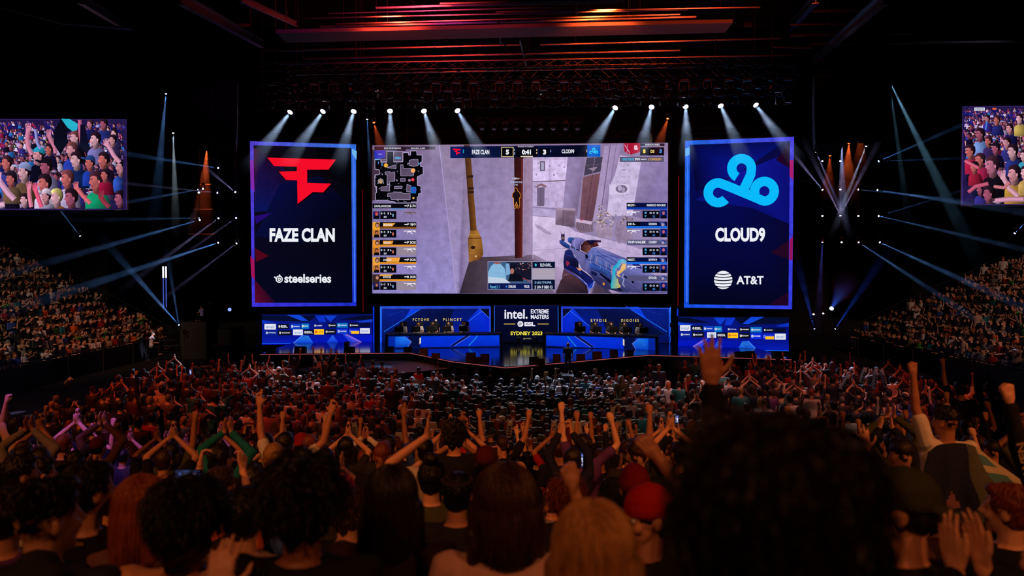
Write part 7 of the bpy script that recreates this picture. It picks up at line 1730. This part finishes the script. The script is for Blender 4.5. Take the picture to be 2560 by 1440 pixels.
# players on stage
def gaming_chair(p, label):
    root = empty('player_chair', p)
    MB().box((0, 0, .46), (.5, .5, .1)).build('seat', BLACK, root); MB().prism([(-.22, .24, .5), (.22, .24, .5), (.19, .30, 1.16), (-.19, .30, 1.16)], (0, .08, 0)).build('backrest', mat('chair_dark', (14, 13, 18), .6), root)
    MB().tube([(0, 0, .05), (0, 0, .44)], .03, 8).build('column', STEEL, root); mb = MB()
    for k in range(5): mb.tube([(0, 0, .05), (.3 * math.cos(k * 1.257), .3 * math.sin(k * 1.257), .04)], .02, 5)
    mb.build('star_base', STEEL, root); tag(root, label, 'chair'); return root
def headset(r, hc):
    mb = MB().tube([hc + Vector((.09 * math.cos(t), 0, .13 * math.sin(t) + .0)) for t in [PI * i / 10 for i in range(11)]], .010, 5)
    h = mb.build('headset', mat('headset', (30, 30, 34), .4), r); mb = MB()
    for s in (-1, 1): MB().lathe([(.03, -.014), (.036, 0), (.03, .014)], hc + Vector((.092 * s, 0, -.005)), Matrix.Rotation(PI / 2, 3, 'Y'), 10).build('ear_cup', mat('headset', (30, 30, 34), .4), h)
ordn = ['first', 'second', 'third', 'fourth', 'fifth']
def player(px, Yd, i, side, topn, col):
    Y = Yd + 1.0; x = at(px, 820, Y).x
    r = person('seat_type', (x, Y, SZ), PI, 'short', rnd.choice(['dark', 'brown']), rnd.choice([0, 1, 4]), col, (20, 20, 26), None, None, .93)
    headset(r, PR['seat_type'][3]); tag(r, '%s player from left at the desk under the %s, %s jersey and headset' % (ordn[i], side, topn), 'person', 'players at the desk under the %s' % side)
    gaming_chair((x, Y + .04, SZ), 'dark player chair behind the %s player from left under the %s' % (ordn[i], side))
    m = empty('monitor', (x, Yd - .15, SZ + .64)); MB().box((0, 0, .27), (.44, .03, .28)).build('monitor_back', BLACK, m)
    MB().box((0, .017, .27), (.41, .002, .25)).build('screen', emat('monitor_glow', (.35, .4, .6), 1, False), m); MB().tube([(0, -.01, .01), (0, -.01, .2)], .02, 6).build('stand', STEEL, m); MB().box((0, 0, .008), (.22, .18, .016)).build('foot', STEEL, m)
    tag(m, 'black monitor seen from behind before the %s player from left under the %s' % (ordn[i], side), 'monitor')
for i, px in enumerate((1006, 1047, 1083, 1122, 1162)): player(px, 37.0 + .7 * (px - 968) / 282 + .2, i, 'minimap', 'white and black' if i in (1, 3, 4) else 'black', (210, 205, 200) if i in (0, 1, 3, 4) else (40, 36, 40))
for i, px in enumerate((1448, 1487, 1527, 1560, 1600)): player(px, 37.3 - 1.4 * (px - 1362) / 278 + .6, i, 'rifle picture', 'dark' if i != 4 else 'pale', (46, 44, 56) if i != 4 else (190, 186, 196))
def crew(px, top, Y, z, key, col, label, rz=0.0, hair='short', hairc='dark', hat=None, hatc=None, sc=None, skin=1):
    p = at(px, top, Y); hc = PR[key][3]; s = sc or max(.7, min(1.15, (p.z - z) / (hc.z + .14)))
    r = person(key, (p.x, Y, z), rz, hair, hairc, skin, col, (16, 16, 20), hat, hatc, s); tag(r, label, 'person'); return r
crew(1090, 798, 38.9, SZ, 'stand', (14, 16, 26), 'coach in black standing behind the third player under the minimap', PI, 'short', 'dark', 'cap', COLS['white'])
crew(1156, 806, 38.8, SZ, 'stand', (150, 150, 170), 'coach in pale shirt standing behind the fifth player under the minimap', PI + .5)
crew(1524, 806, 38.4, SZ, 'stand', (14, 14, 20), 'coach in black standing behind the players under the rifle picture', PI)
for px, Y, lab, i in ((1420, 28.2, 'person in black with auburn hair standing on a riser before the stage', 0),):
    plat(1405, 1436, 940, Y - .4, 0, 'camera_riser', 'small black riser under the person before the stage front', SOOT, .8)
    crew(px, 865, Y, at(1420, 940, Y - .4).z, 'stand', (18, 14, 16), lab, 0, 'short', 'auburn')
crew(955, 902, 29.6, 0, 'stand', (170, 166, 168), 'person in mottled pale grey shirt standing by the camera platform', .3)
crew(1046, 928, 28.2, 0, 'stand', (170, 30, 20), 'person in red jacket crouching by the camera platform', -.5, sc=.86)
crew(1225, 922, 29.0, 0, 'seat', (30, 20, 22), 'photographer in dark clothes seated below the stage tip', .0)
crew(1900, 905, 29.0, 0, 'stand_open', (200, 196, 200), 'person in white shirt by the stage front under the blue emblem', .2)
crew(800, 905, 29.8, 0, 'stand_open', (190, 180, 170), 'person in pale shirt throwing both arms up before the red emblem wall', .0, sc=1.0)
cm_ = crew(505, 780, 43.6, at(480, 805, 43).z, 'seat_type', (150, 150, 215), 'camera operator in pale blue-lit shirt on the black riser left of stage', 1.2)  # blue light on the white shirt is put into its colour
def tripod(px, py, Y, z, h, label):
    p = at(px, py, Y); p.z = z; root = empty('tripod_camera', p)
    for k in range(3): MB().tube([(0, 0, h * .8), (.3 * math.cos(k * 2.1), .3 * math.sin(k * 2.1), 0.01)], .018, 5).build('leg', STEEL, root)
    MB().box((0, 0, h * .88), (.16, .34, .2)).build('camera_body', BLACK, root); MB().lathe([(.05, 0), (.06, .14), (.05, .15)], (0, -.17, h * .88), Matrix.Rotation(PI / 2, 3, 'X'), 12).build('camera_lens', STEEL, root)
    tag(root, label, 'camera')
tripod(1296, 850, 37.6, SZ, .42, 'low tripod camera on stage, left of the glossy centre reflection'); tripod(1338, 850, 37.6, SZ, .42, 'low tripod camera on stage, right of the glossy centre reflection')
tripod(1680, 850, 36.8, SZ, 1.3, 'tall tripod camera at the corner of the stage under the blue emblem'); tripod(868, 900, 31, .95, 1.3, 'tripod camera on the low platform left of the stage tip')
tripod(528, 800, 43.6, at(480, 805, 43).z, 1.2, 'tripod camera beside the blue-lit operator on the riser')
# bright white pieces of lit clothing at the left stand end
crew(378, 812, 41.5, 0.4, 'seat', (225, 225, 245), 'person in glowing white shirt at the front corner of the left stand', -1.2, sc=1.0)
spot('fill_spot', (-14, 36, 12), at(380, 825, 41.5), (.7, .72, 1), 30000, 3.0, .4, .1); spot('fill_spot', (-8, 38, 12), at(505, 795, 43.6), (.6, .6, 1), 30000, 2.6, .4, .1)  # unseen spots that brighten the white shirt and the camera operator

spot('booth_fill', (-3.5, 33.5, 12.4), at(1085, 815, 38.2), (1, .86, .72), 5200, 17, .8, .2); spot('booth_fill', (6.5, 33.5, 12.4), at(1524, 815, 38.0), (1, .86, .72), 5200, 17, .8, .2)  # unseen spots added to brighten the players at the desks
